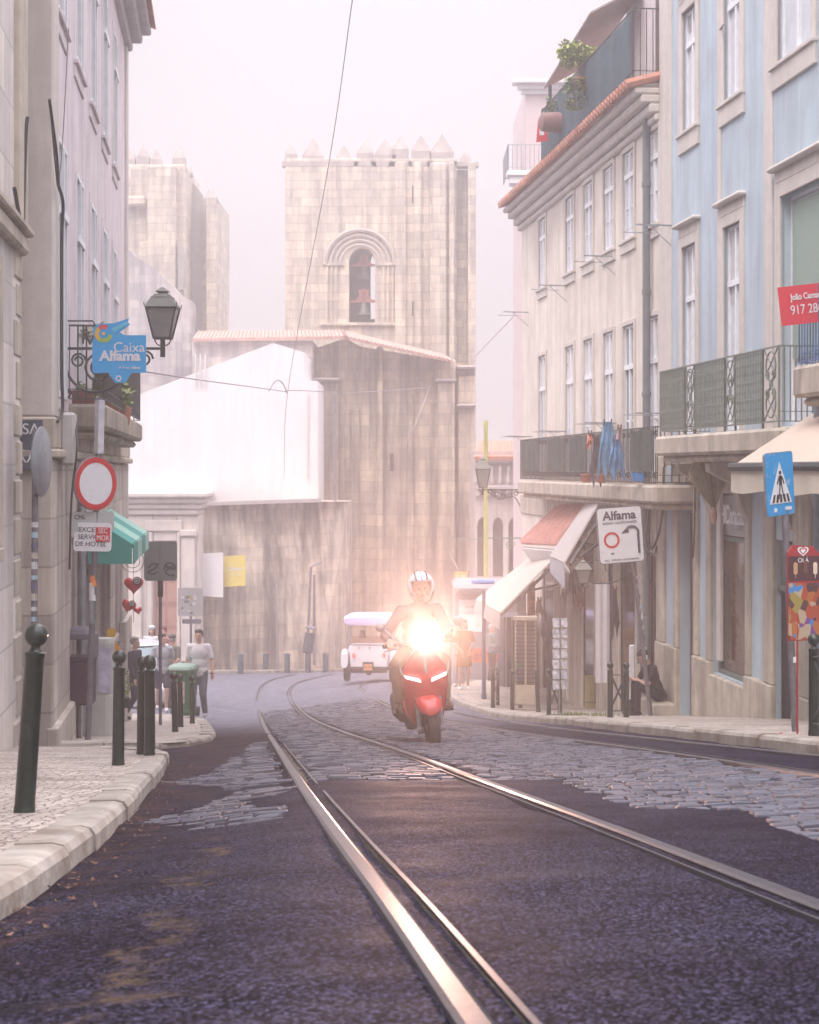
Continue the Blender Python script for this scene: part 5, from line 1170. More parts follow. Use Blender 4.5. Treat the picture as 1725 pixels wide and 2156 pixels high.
for i in range(n):
    a=ua+(ub-ua)*i/n; c=ua+(ub-ua)*(i+1)/n; m_=teal if i%2 else teal2
    b=MB(); b.prism([(a,.06,zt_),(c,.06,zt_),(c,o_,zb_),(a,o_,zb_)],(0,0,.02)); b.prism([(a,o_+.01,zb_+.01),(c,o_+.01,zb_+.01),(c,o_+.01,zb_-.24),(a,o_+.01,zb_-.24)],(0,.012,0)); b.build('canopy_stripe',m_,r)
b=MB(); b.prism([(ub,.06,zt_),(ub,o_,zb_),(ub,o_,zb_-.24),(ub,.06,zb_-.24)],(-.02,0,0)); b.build('side_cheek',teal,r); b=MB(); b.prism([(ua,.06,zt_),(ua,o_,zb_),(ua,o_,zb_-.24),(ua,.06,zb_-.24)],(.02,0,0)); b.build('side_cheek',teal,r)
# ---- right side awnings
cream=mat('cream canvas',(.44,.40,.36),.8,0,.05,3,col2=(.45,.4,.36),c2amt=.3); 
def quadslab(r,name,pts,m,th=.03):
    b=MB(); p=[Vector(a)-r.location for a in pts]; nrm=(p[1]-p[0]).cross(p[3]-p[0]).normalized()*th; b.prism(p,nrm); return b.build(name,m,r)
# white awning: attached to far shops, front edge over the pavement
def fac_pt(fac,Y,out,z):
    u=fac.u(Y); c,s=math.cos(fac.rz),math.sin(fac.rz); return Vector((fac.r.location.x+c*u-s*out,fac.r.location.y+s*u+c*out,z))
r=root('cream_awning',fac_pt(RB,33.5,0,-1),0,'cream sloping awning over the far souvenir shop on the right','awning')
A=[fac_pt(RB,32.6,.1,ZW(1180,32.6)),fac_pt(RB,38.5,.1,ZW(1182,38)),fac_pt(RB,38.5,1.75,ZW(1272,38)),fac_pt(RB,32.6,1.75,ZW(1290,32.6))]
A=[P(1166,1179,33.5),P(1112,1180,39),P(1004,1263,38.5),P(1055,1292,32.5)]
quadslab(r,'canopy',A,cream); quadslab(r,'valance',[A[3],A[2],A[2]+Vector((-.05,0,-.24)),A[3]+Vector((-.02,0,-.32))],cream,.02)
b=MB(); p=[a-r.location for a in A]; b.beam(p[0]+Vector((0,0,-.12)),p[3]+Vector((0,0,-.03)),.05,.05); b.beam(p[0]+Vector((.1,0,-.5)),p[0].lerp(p[3],.55)+Vector((0,0,-.05)),.03,.04); b.build('arm',M['iron'],r)
# grey folded awning seen edge on
r=root('grey_awning',P(1215,1120,31),0,'narrow grey awning slanting steeply down in front of the tiled canopy','awning')
A=[P(1262,1062,30.5),P(1235,1062,32.5),P(1160,1172,31.8),P(1190,1186,29.5)]
quadslab(r,'canopy',A,mat('dusty grey canvas',(.40,.37,.36),.85,0,.05,3)); quadslab(r,'valance',[A[3],A[2],A[2]+Vector((0,0,-.3)),A[3]+Vector((0,0,-.45))],mat('dusty blue grey',(.38,.39,.42),.85),.02)
b=MB(); p=[a-r.location for a in A]; b.beam(p[0]+Vector((.1,0,-.12)),p[3]+Vector((.1,0,-.02)),.05,.06); b.beam(p[0]+Vector((.15,0,-.6)),p[3]+Vector((.25,0,.1)),.04,.05); b.build('arm',M['iron'],r)
r=root('tiled_canopy',P(1180,1120,35),0,'small faded red tiled canopy jutting from the cream house','canopy')
A=[P(1240,1066,33),P(1180,1068,37),P(1101,1143,37.5),P(1172,1148,33)]
b=MB(); 
for i in range(15):
    t=i/14; p0=A[0].lerp(A[1],t)-r.location; p1=A[3].lerp(A[2],t)-r.location; b.tube([p0,p1],.1,6)
b.build('tiles',mat('faded pink tile',(.45,.22,.19),.9,0,.2,6),r); quadslab(r,'soffit',[a+Vector((0,0,-.1)) for a in A],M['trim'],.04)
quadslab(r,'fascia',[A[3]+Vector((0,0,-.1)),A[2]+Vector((0,0,-.1)),A[2]+Vector((.3,0,-.5)),A[3]+Vector((.3,0,-.55))],M['whitewall'],.04)
# big awning right edge
r=root('beige_awning',fac_pt(BB,19,0,1),0,'large beige awning over the ice cream shop at the right edge','awning')
A=[P(1640,926,21.2),P(1800,820,17.4),P(1745,985,15.6),P(1530,984,19.4)]
tan=mat('beige awning canvas',(.52,.42,.34),.85,0,.05,3)
A=[fac_pt(BB,19.9,.1,1.4),fac_pt(BB,15.3,.1,1.4),fac_pt(BB,15.3,1.45,.54),fac_pt(BB,19.9,1.45,.54)]
quadslab(r,'canopy',A,tan); 
b=MB(); k=20
for j in range(5):
    for i in range(k+1):
        p=A[3].lerp(A[2],i/k)-r.location; b.v.append((p.x+.012*math.sin(i*1.9)*j*.3,p.y,p.z-.075*j-(0.02*math.sin(i*.9) if j==4 else 0)))
b.f=[(j*(k+1)+i,j*(k+1)+i+1,(j+1)*(k+1)+i+1,(j+1)*(k+1)+i) for j in range(4) for i in range(k)]
b.build('valance',mat('pale valance canvas',(.58,.52,.43),.85,0,.05,3,col2=(.3,.4,.28),c2amt=.2),r,fix=False)
b=MB(); p=[a-r.location for a in A]; b.beam(p[0]+Vector((0,0,-.3)),p[3]+Vector((0,0,-.02)),.05,.07); b.beam(p[1]+Vector((0,0,-.3)),p[2]+Vector((0,0,-.02)),.05,.07); b.tube([p[3],p[2]],.05,8); b.build('arm',M['iron'],r)
# shell-like cloth lump on wall (rolled dome awning)
r=root('folded_dome_awning',fac_pt(BB,24.3,.3,.45),0,'folded dusty tan fan awning above the shop door','awning')
b=MB()
for i in range(9):
    a=R(8+i*20); b.prism([(-.02,0,0),(.3*math.cos(a)-.1,-.25*math.sin(a)*.3-.1,.34*math.sin(a)-.05),(.3*math.cos(a+R(17))-.1,-.25*math.sin(a)*.3-.14,.34*math.sin(a+R(17))-.05),(-.0,.02,-.55)],(.0,-.05,.0))
b.build('folds',mat('dusty tan canvas',(.33,.27,.18),.9,0,.15,6),r); b=MB(); b.ell((-.02,-.1,-.62),.05,.05,.13,8,6); b.build('tassel',mat('pink tassel',(.45,.25,.2),.8),r)
# red estate agent banner
r=root('red_banner',P(1696,640,18.6),R(18),'red phone number banner hung from the upper right balcony','banner'); r.rotation_euler=(0,R(-7),R(10))
b=MB(); plate(b,rrect(.62,.44,.01),0,.01); b.build('cloth',mat('banner red',(.62,.03,.05),.6,0,.04),r)
text('João Camara Fi',r,(.06,-.008,.09),.1,M['signw'],sx=.75,bold=.002); text('917 286 5',r,(.05,-.012,-.06),.15,M['signw'],sx=.8,bold=.0)
# Alfama sign
bs=at(1373,130,.09); Ys=bs.y
r=pole('traffic_sign',bs,P(1322,1080,Ys-.3),.036,'white rectangular Alfama access sign with curved arrow on a leaning pole','sign')
b=MB(); plate(b,rrect(.80,.97,.07),-.02,0); d=b.build('sign_board',M['signw'],r); d.location=P(1306,1126,Ys-.42)-bs; d.rotation_euler=(0,R(-4),R(8)); d.scale=(.93,.93,.93)
b=MB(); 
for w_,h_ in ((.80,.97),): 
    o1=rrect(.805,.975,.07); o2=rrect(.77,.94,.055); n=len(o1); b.v=[(x,-.022,z) for x,z in o1]+[(x,-.022,z) for x,z in o2]; b.f=[(i,(i+1)%n,n+(i+1)%n,n+i) for i in range(n)]
b.build('border',mat('dark rim',(.10,.10,.13),.5),d,fix=False)
navy=mat('navy lettering',(.04,.035,.07),.5)
text('Alfama',d,(0,-.024,.33),.21,navy,bold=.006); text('acesso condicionado',d,(0,-.024,.215),.072,navy); text('exc. veículos autorizados',d,(0,-.024,-.42),.06,navy)
b=MB(); ringflat(b,.10,.14,-.023,-.16,-.08); b.build('ring',M['red'],d)
b=MB(); pts=spl([(.31,-.03,-.33),(.31,-.03,-.05),(.31,-.03,.05),(.26,-.03,.12),(.16,-.03,.13),(.10,-.03,.08)],5); b.tube([(p.x,-.027,p.z) for p in pts],.022,6); plate(b,[(.02,.03),(.13,.135),(.15,.03)],-.03,-.022); b.build('arrow',navy,d)
b=MB(); plate(b,rrect(.06,.035,.004,2,-.16,-.31),-.024,-.021); b.build('sticker',M['steel'],d)
for i in range(9):
    t_=.18+i*.05; p0=Vector((0,0,0)).lerp(P(1322,1080,Ys-.3)-bs,t_+.1); b=MB(); b.lathe([(.04,0),(.04,rnd.uniform(.04,.09))],p0,10); b.build('sticker',mat('pole sticker %d'%(i%4),(.5,.5,.5)),r)
# pedestrian crossing sign
bs=at(1677,238,.09); Ys=bs.y
r=pole('traffic_sign',bs,P(1652,1070,Ys-.05),.031,'blue pedestrian crossing sign with white triangle on a leaning pole','sign')
b=MB(); plate(b,rrect(.40,.56,.03),-.02,0); d=b.build('sign_board',M['steel'],r); d.location=P(1638,1019,Ys-.12)-bs; d.rotation_euler=(0,R(-4),R(40))
b=MB(); plate(b,rrect(.385,.545,.026),-.024,-.0201); b.build('blue_face',mat('crossing sign blue',(.01,.30,.66),.4,0,.05,5,col2=(.5,.6,.7),c2amt=.18,c2scale=12),d)
b=MB(); plate(b,[(-.155,-.17),(.155,-.17),(0,.19)],-.028,-.0241); b.build('triangle',M['signw'],d)
b=MB()
for i in range(5):
    x_=-.11+i*.055; plate(b,[(x_-.014,-.16),(x_+.014,-.16),(x_*.8+.012,-.09),(x_*.8-.012,-.09)],-.031,-.0281)
plate(b,circ(.018,10,0,.10),-.031,-.0281); plate(b,[(-.022,.075),(.022,.075),(.018,-.01),(-.018,-.01)],-.031,-.0281)
for x0_,z0_,x1_,z1_ in ((-.01,-.005,-.035,-.13),(.01,-.005,.035,-.13),(-.02,.065,-.05,0),(.02,.065,.045,.0)): b.beam((x0_,-.0295,z0_),(x1_,-.0295,z1_),.004,.016,(0,1,0))
b.build('walking_figure',M['black'],d)
b=MB(); plate(b,circ(.02,10,-.08,-.225),-.03,-.0241); plate(b,rrect(.09,.03,.01,3,.1,-.22),-.03,-.0241); b.build('emblem',M['signw'],d)
for z_ in (1.18,.62): b=MB(); t_=z_/2.0; b.lathe([(.034,0),(.034,.05)],Vector((0,0,0)).lerp(P(1652,1070,Ys-.05)-bs,t_),12); b.build('sticker',M['signw'],r)
# ice cream poster stand
bs=at(1700,256,.09)
r=root('ice_cream_poster',Vector((XW(1726,13.4),13.4,bs.z)),R(14),'tall red ice cream price poster with OLÁ heart badge on a red stand','poster')
b=MB(); b.tube([(-.2,0,0),(-.2,0,1.0)],.008,6); b.tube([(.22,0,0),(.22,0,1.0)],.008,6); b.tube([(-.3,-.1,0.01),(-.3,.1,.01)],.012,6); b.tube([(-.3,0,0.01),(.3,0,.01)],.01,6); b.build('stand',mat('deep red board',(.30,.015,.02),.5),r)
z0=.78;z1=1.5
b=MB(); plate(b,[(-.285,z0+.0),(.3,z0),(.3,z1-.02),(-.02,z1),(-.06,z1+.05),(-.24,z1+.06),(-.285,z1)],0,.02); b.build('board',mat('deep red board',(.30,.015,.02),.5),r)
ic=bpy.data.materials.new('ice cream pictures'); ic.use_nodes=True; t=ic.node_tree; v=t.nodes.new('ShaderNodeTexVoronoi'); v.inputs['Scale'].default_value=19; tc=t.nodes.new('ShaderNodeTexCoord'); mp=t.nodes.new('ShaderNodeMapping'); mp.inputs['Scale'].default_value=(1,1,.7); t.links.new(tc.outputs['Object'],mp.inputs[0]); t.links.new(mp.outputs[0],v.inputs['Vector']); sc_=t.nodes.new('ShaderNodeSeparateColor'); t.links.new(v.outputs['Color'],sc_.inputs[0]); cr=t.nodes.new('ShaderNodeValToRGB'); cr.color_ramp.interpolation='CONSTANT'; el=cr.color_ramp.elements
el[0].color=(.30,.05,.02,1); el[1].position=.3; el[1].color=(.06,.02,.02,1)
for p_,c_ in ((.45,(.33,.11,.02,1)),(.58,(.03,.18,.45,1)),(.68,(.25,.20,.04,1)),(.78,(.13,.04,.2,1)),(.88,(.35,.28,.2,1))): e_=el.new(p_); e_.color=c_
t.links.new(sc_.outputs[0],cr.inputs[0]); t.links.new(cr.outputs[0],t.nodes['Principled BSDF'].inputs['Base Color'])
b=MB(); plate(b,rrect(.56,.46,.01,2,.0,1.02),-.006,-.001); b.build('picture_panel',ic,r); b=MB(); plate(b,rrect(.56,.2,.01,2,.0,1.37),-.006,-.001); b.build('picture_panel',mat('dark maroon panel',(.05,.012,.02),.5),r)
for i in range(6):
    b=MB(); x_=-.22+i*.088; plate(b,rrect(.035,.1,.017,4,x_,1.37+.012*(i%2)),-.011,-.007); b.beam((x_,-.009,1.29),(x_,-.009,1.33),.008,.003); b.build('ice_lolly',mat('lolly %d'%(i%3),[(.45,.28,.15),(.12,.05,.03),(.6,.5,.4)][i%3],.5),r)
hp=[]
for i in range(24):
    a=2*PI*i/24; hp.append((-.15+16*math.sin(a)**3/32*.1,z1+.012+(13*math.cos(a)-5*math.cos(2*a)-2*math.cos(3*a)-math.cos(4*a))/32*.09))
b=MB(); n=24; b.v=[(x,-.004,z) for x,z in hp]+[(-.15+(x+.15)*.72,-.004,z1+.012+(z-z1-.012)*.72) for x,z in hp]+[(-.15+(x+.15)*.45,-.004,z1+.012+(z-z1-.012)*.45) for x,z in hp]; b.f=[(i,(i+1)%n,n+(i+1)%n,n+i) for i in range(n)]+[tuple(range(2*n,3*n))]; b.build('heart_badge',M['signw'],r,fix=False)
text('OLÁ',r,(-.15,-.005,z1-.065),.05,M['signw'])
# shop goods right
r=root('sunglasses_rack',at(1107,108,.09),R(-10),'tall rack full of sunglasses on the right pavement','rack')
b=MB(); 
for x_ in (-.19,.0,.19): b.bbox(x_-.02,x_+.02,-.02,.02,.15,1.82)
b.bbox(-.24,.24,-.08,.08,1.76,1.84); b.bbox(-.2,.2,-.06,.08,.12,.5); b.tube([(-.2,0,.03),(.2,0,.03)],.02,6); b.build('stand',mat('cream rack frame',(.42,.36,.28),.6),r)
b=MB(); b.bbox(-.19,.19,.0,.04,.5,1.76); b.build('backboard',mat('brown board',(.16,.12,.10),.7,0,.2,10),r)
b=MB()
for i in range(15):
    for j in range(4):
        x_=-.14+j*.093+(.02 if j>1 else -.01); z_=.56+i*.078
        for s_ in (-.022,.022): b.ell((x_+s_,-.035,z_),.02,.012,.017,7,4)
b.build('sunglasses',M['black'],r); r.children[-1]['kind']='stuff'
b=MB(); leaves(b,(-.12,-.08,.72),.08,.04,.22,60,.05); b.build('keyrings',pm,r,fix=False)
r=root('postcard_rack',at(1178,124,.09),R(15),'narrow spinner rack of postcards against the cream wall','rack')
b=MB(); b.tube([(0,0,0),(0,0,1.7)],.015,6); b.tube([(-.15,0,.02),(.15,0,.02)],.015,6); b.build('stand',M['steel'],r)
b=MB()
for i in range(7):
    for s_ in (-1,1): z_=.45+i*.175; b.prism([(s_*.02,-.06,z_),(s_*.13,-.05,z_),(s_*.13,-.02,z_+.15),(s_*.02,-.03,z_+.15)],(0,.012,0))
b.build('postcards',mat('postcard paper',(.45,.47,.52),.5,0,.5,16),r); r.children[-1]['kind']='stuff'
r=root('hanging_cloth',P(1268,1335,27.9),R(6),'long pale hanging cloth banner beside the dark doorway','banner')
b=MB(); n=10
for j in range(2):
    for i in range(n+1): b.v.append((-.13+.26*i/n,-.02+.015*math.sin(i*1.4),.85-1.68*j))
b.f=[(i,i+1,n+2+i,n+1+i) for i in range(n)]; b.build('cloth',mat('pale lilac cloth',(.55,.52,.54),.8,0,.06,5),r,fix=False); b=MB(); b.tube([(-.15,0,.86),(.15,0,.86)],.012,6); b.tube([(.13,0,.86),(.5,.2,.95)],.01,5); b.build('rod',M['iron'],r)
r=root('olive_barrel',fac_pt(RB,F*7.35/(1241-465),.22,0),0,'olive green cylindrical bin standing in the shop doorway','bin'); r.location=at(1243,117,.2); b=MB(); b.lathe([(.08,0),(.1,.0),(.1,.55),(.105,.56),(.105,.58),(.09,.58),(.09,.5)],n=18); b.build('drum',mat('olive paint',(.20,.17,.07),.5,0,.1,5),r,True)
b=MB(); b.lathe([(.103,.1),(.105,.11),(.103,.12)],n=18); b.build('band',M['iron'],r)
r=root('iron_wall_lamp',P(1228,1228,28.2),0,'black wrought iron lantern under the awnings','street lamp'); lantern(r,.42,.26); b=MB(); b.tube(spl([(0,0,.2),(.15,0,.4),(.35,0,.35),(.4,0,.2)],5),.012,5); b.build('bracket',M['iron'],r)
r=root('menu_board',P(1352,1345,28.0),R(25),'grey glazed menu board leaning beside the seated man','board'); b=MB(); b.bbox(-.1,.1,-.02,.02,-.42,.38,.01); b.build('frame',M['steel'],r); b=MB(); b.bbox(-.08,.08,-.026,-.021,-.38,.34,.002); b.build('panel',mat('grey menu sheet',(.22,.24,.24),.3,0,.15,10),r); b=MB(); b.tube([(0,.03,-.42),(0,.03,-1.25)],.015,6); b.build('leg',M['steeld'],r)
r=root('white_bag',P(1331,1405,27.6),0,'long white sheet hanging at knee height beside the doorway','cloth'); b=MB(); b.bbox(-.05,.05,-.02,.02,-.55,.38,.02); b.build('sheet',M['signw'],r); b=MB(); b.tube([(0,.02,.4),(.05,.1,.75)],.005,4); b.build('string',M['iron'],r)
# small dark shop booth at the far end of the awnings
r=root('shop_booth',P(1082,1458,39),R(4),'dark teal glazed shop booth under the far end of the cream awning','booth')
b=MB(); b.bbox(-.24,.5,0,1.2,-.05,1.8,.02); b.build('body',mat('dark teal boards',(.03,.05,.07),.5,0,.2,6),r); b=MB(); b.bbox(-.14,.3,-.03,-.002,.5,1.55,.01); b.build('showcase',mat('teal glass',(.04,.09,.10),.1,0,.4,6),r)
b=MB()
for i in range(4): b.bbox(-.2+.14*i,-.17+.14*i,-.04,-.002,.0,1.8,.004)
b.build('mullion',mat('pale booth frame',(.30,.33,.33),.5),r)
r=root('poster_strip',P(1119,1262,35.5),R(10),'narrow orange and cream poster hanging behind the sunglasses rack','poster'); b=MB(); b.bbox(-.09,.09,0,.02,-.35,.4,.005); b.build('sheet',mat('orange cream print',(.5,.2,.1),.6,0,.5,6),r); b=MB(); b.bbox(-.3,-.11,0,.02,-.5,.4,.005); b.build('sheet',M['signw'],r)
# laundry
def garment(x,y,Y,w,h,m,label,tails=3,seed=1,grp='laundry hanging over the balcony'):
    rs=random.Random(seed); r=root('laundry',P(x,y,Y),R(rs.uniform(-25,25)),label,'laundry',grp); b=MB(); n=10; k=9
    for j in range(k+1):
        t=j/k
        for i in range(n+1):
            u=i/n-.5; ww=w*(.45+.75*t**.7); b.v.append((u*ww,.03*math.sin(i*1.9+j*.5)+.02*math.sin(j),-h*t-(.22*h*math.sin(i*tails*.6+seed)*t*t)))
    b.f=[(j*(n+1)+i,j*(n+1)+i+1,(j+1)*(n+1)+i+1,(j+1)*(n+1)+i) for j in range(k) for i in range(n)]
    b.build('fabric',m,r,True,fix=False); b=MB()
    for u in (-.2,.2): b.box(u*w-.008,u*w+.008,-.02,.02,-.03,.05)
    b.build('peg',M['brown'],r); return r
denim=mat('faded blue cloth',(.10,.26,.42),.85,0,.15,6); 
garment(1280,888,28.6,.32,.85,denim,'large faded blue garment, tallest of the balcony laundry',3,1)
garment(1298,925,28.2,.26,.6,mat('deeper blue cloth',(.08,.22,.40),.85),'darker blue garment at the right of the balcony laundry',2,3)
garment(1255,920,29,.2,.75,mat('dark grey cloth',(.10,.09,.11),.85),'dark grey trousers hanging left of the blue garment',2,4)
garment(1305,900,28.3,.14,.6,mat('pinkish cloth',(.40,.30,.32),.85),'greyish pink cloth hanging in front of the blue garments',2,6)
garment(1243,912,29.2,.12,.25,mat('coral cloth',(.65,.25,.18),.85),'small coral cloth at the left end of the laundry',2,5)
for x,y,Y,c,lab in ((1235,1018,29.5,(.35,.13,.07),'left terracotta pot on the laundry balcony edge'),(1266,1019,28.8,(.37,.14,.08),'right terracotta pot on the laundry balcony edge')):
    r=root('flower_pot',P(x,1014,Y),0,lab,'pot'); b=MB(); b.lathe([(.07,-.02),(.1,.11),(.115,.11),(.115,.14),(.09,.14)],n=14); b.build('pot_body',mat('terracotta',(.37,.14,.08),.8,0,.1),r,True)
r=root('blue_basin',P(1345,1008,27.2),0,'bright blue plastic crate on the balcony edge','crate'); b=MB(); tub(b,[(.2,.2,-.04),(.26,.24,.1)]); b.build('tub',mat('blue plastic',(.02,.2,.5),.4),r); b=MB(); b.tube([(-.13,0,.1),(0,0,.14),(.13,0,.1)],.008,5); b.build('handle',M['iron'],r)
for i_,(x_,y_,Y_,w_,h_,c_,l_) in enumerate(((1205,1205,31.5,.16,.5,(.06,.05,.07),'dark scarf hanging under the grey awning'),(1222,1240,30.5,.14,.4,(.3,.12,.1),'rust coloured scarf beside the iron lantern'),(1148,1290,33,.2,.55,(.05,.06,.10),'dark blue shirt hanging above the postcard rack'),(1136,1262,34,.16,.35,(.28,.2,.12),'tan bag cloth hanging beside the poster'),(1295,1240,28.4,.14,.75,(.045,.03,.05),'near black dress hanging in the doorway left of the access sign'),(1187,1225,32,.12,.3,(.35,.33,.3),'small pale cloth hanging at the awning edge'))):
    garment(x_,y_,Y_,w_,h_,mat('shop cloth %d'%i_,c_,.85),l_,2,20+i_,'goods hanging outside the right hand shops')
# red flowers on netting
r=root('flowers',P(1170,975,35),0,'few red blossoms poking through the green balcony netting','flowers'); b=MB(); leaves(b,(0,0,0),.12,.03,.12,20,.07); b.build('blossom',mat('red petal',(.7,.05,.08),.6),r,fix=False); b=MB(); leaves(b,(.35,0,.05),.08,.03,.12,30,.06); leaves(b,(0,0,-.1),.1,.03,.1,20,.06); b.build('leaves',M['leaf'],r,fix=False)
# plants on the top balcony
YTb=33
def shrub(x,y,Y,rx,rz,n,label,pot=True,s=.09,m=None,hang=0,name='balcony_shrub'):
    r=root(name,P(x,y,Y),0,label,'plant'); b=MB(); rs=random.Random(int(x))
    for i in range(9):
        a=rs.uniform(0,2*PI); d=Vector((math.cos(a)*rx*.6,math.sin(a)*rx*.4,rs.uniform(-.6,.7)*rz)); leaves(b,d,rx*.48,rx*.4,rz*.38,n//9,s,rs)
    b.build('foliage',m or M['leaf'],r,fix=False); b=MB()
    for i in range(5): a=rs.uniform(0,6); b.tube([(0,0,-rz),(math.cos(a)*rx*.5,math.sin(a)*rx*.4,rz*.5)],.012,5)
    b.build('stem',mat('stem bark',(.12,.1,.05),.9),r)
    if pot: b=MB(); b.lathe([(.1,-rz-.25),(.14,-rz),(.12,-rz)],n=12); b.build('pot',mat('terracotta',(.37,.14,.08)),r,True)
    return r
ly=mat('yellow green leaf',(.26,.33,.06),.6,0,.35,9,col2=(.4,.38,.1),c2amt=.5,c2scale=5)
shrub(1222,118,32.2,.40,.42,900,'large yellow green shrub spilling over the top balcony',True,.12,ly); shrub(1215,195,31.9,.22,.35,360,'trailing greenery below the big balcony shrub',False,.1)
shrub(1160,225,34.8,.18,.22,160,'sparse small plant beside the round brown barrel on the top balcony',False,.08)
r=root('hanging_barrel',P(1168,258,34.4),R(10),'round brown barrel planter hooked on the top balcony rail','barrel'); b=MB(); b.lathe([(.12,-.32),(.19,-.28),(.22,0),(.19,.28),(.12,.32)],n=18,axis='x'); b.build('barrel_body',mat('dull red brown clay',(.22,.11,.10),.7),r,True)
b=MB(); b.tube([(-.2,0,.21),(-.2,-.1,.3)],.01,5); b.tube([(.2,0,.21),(.2,-.1,.3)],.01,5); b.build('hook',M['iron'],r)
r=root('red_cloth',P(1141,275,35.5),0,'small bright red cloth hanging at the far end of the top balcony','cloth'); b=MB(); b.prism([(-.08,0,.25),(.08,0,.25),(.14,0,-.22),(-.12,0,-.25)],(0,.02,0)); b.build('cloth',M['red'],r); b=MB(); b.box(-.05,.05,-.01,-.002,-.1,.05); b.build('patch',M['signw'],r)
# left balcony plants
shrub(235,812,22.5,.22,.2,420,'palm like plant with drooping fronds on the left balcony',True,.16,mat('palm green',(.13,.22,.06),.6,0,.3,9,col2=(.35,.27,.14),c2amt=.5,c2scale=6))
shrub(258,835,23.5,.14,.16,200,'yellow leaved plant low on the left balcony',True,.1,mat('lemon leaf',(.42,.48,.05),.6))
shrub(190,705,20.5,.16,.12,160,'dry wispy plant in a rail basket on the left balcony',False,.1,mat('dry stems',(.30,.29,.20),.8)); shrub(168,820,20,.12,.14,160,'low leafy plant in the red window box',False,.08)
r=root('window_box',P(170,848,19.7),0,'dark red rectangular window box on the left balcony','planter'); b=MB(); tub(b,[(.3,.16,-.08),(.34,.2,.14)]); b.build('box',mat('maroon clay',(.16,.05,.04),.7,0,.15),r); b=MB(); b.box(-.15,.15,-.08,.08,.13,.145); b.build('soil',M['dark'],r)
# overhead cables
def cable(pts,r_,label,m=None):
    r=root('overhead_cable',pts[0],0,label,'cable','thin cables strung across the street'); b=MB(); b.tube([Vector(p)-r.location for p in spl(pts,8)],r_,5); b.build('wire',m or mat('cable grey',(.20,.17,.19),.7),r); return r
cable([P(745,-20,30),P(690,360,40),P(606,825,60),P(598,1010,66)],.011,'long cable dropping from the top of the frame to the white gable')
cable([P(308,783,30),P(420,800,38),P(590,823,54),P(605,828,56)],.014,'cable from the left balcony sagging towards the white gable')
cable([P(605,828,56),P(615,822,56.5),P(760,826,60),P(905,815,72)],.015,'cable from the junction point to the tower buttress')
cable([P(605,828,56),P(594,805,55.8),P(580,803,55.4),P(566,824,55)],.02,'short looping cable at the junction over the white gable')
cable([P(1524,52,24.5),P(1320,330,40),P(1130,610,58),P(1000,752,73)],.016,'long cable from the blue house down to the tower')
cable([P(905,815,72),P(880,880,66),P(860,930,65)],.02,'thin stay wire slanting from the tower buttress')
cable([P(1100,775,42),P(1195,768,36)],.012,'short cable with a joint across the cream wall')
cable([P(145,60,17.6),P(130,330,17.5),P(118,405,17.3)],.006,'hair thin cable down the pink wall')
# far thin poles and tilted bin
r=root('thin_pole',at(583,56,.1),0,'very thin grey pole in front of the terrace wall','pole'); b=MB(); b.tube([(0,0,-.3),(0,0,3.1)],.03,6); b.build('shaft',M['steel'],r); b=MB(); b.lathe([(.03,3.1),(.05,3.12),(.02,3.2)],n=8); b.build('finial',M['steel'],r)
r=root('tilted_bin',at(648,57,.1),0,'dark litter bin tilted on a leaning pole by the terrace wall','bin'); b=MB(); b.tube([(.0,0,-.2),(.02,0,1.5),(.12,0,3.8),(.5,0,4.0)],.05,8); b.build('pole',M['steeld'],r)
b=MB(); tub(b,[(.3,.26,-.4),(.38,.34,-.35),(.38,.34,.32),(.4,.36,.34)]); o=b.build('tub',mat('slate post paint',(.05,.07,.09)),r); o.location=(.06,-.25,1.05); o.rotation_euler=(0,R(9),0); b=MB(); tub(b,[(.42,.38,.5),(.42,.38,.55),(.3,.26,.6)]); o=b.build('hood',M['steeld'],r); o.location=(.06,-.25,1.05); o.rotation_euler=(0,R(9),0)
# posters on the terrace wall
r=root('blank_poster',P(446,1210,60.8),0,'plain white panel fixed on the terrace wall','panel'); b=MB(); s_=60.8/F; b.prism([(-30*s_,0,-44*s_),(24*s_,0,-48*s_),(24*s_,0,47*s_),(-30*s_,0,44*s_)],(0,.06,0)); b.build('board',M['whitewall'],r); b=MB(); b.box(-.4,.3,.06,1.6,-.05,.05); b.build('fixing',M['steel'],r)
r=root('yellow_poster',P(494,1202,61.2),0,'pale yellow poster with white lettering on the terrace wall','poster'); s_=61.2/F; b=MB(); b.prism([(-23*s_,0,-34*s_),(23*s_,0,-31*s_),(23*s_,0,33*s_),(-23*s_,0,31*s_)],(0,.05,0)); b.build('board',mat('yellow poster',(.72,.58,.12),.7,0,.04),r); text('Cinema',r,(0,-.01,.08),.24,M['signw'],sx=.75,bold=.004); text('ao ar livre',r,(0,-.01,-.14),.14,M['signw'],sx=.75)
b=MB(); b.box(-.3,.3,.05,1.2,-.05,.05); b.build('fixing',M['steel'],r)
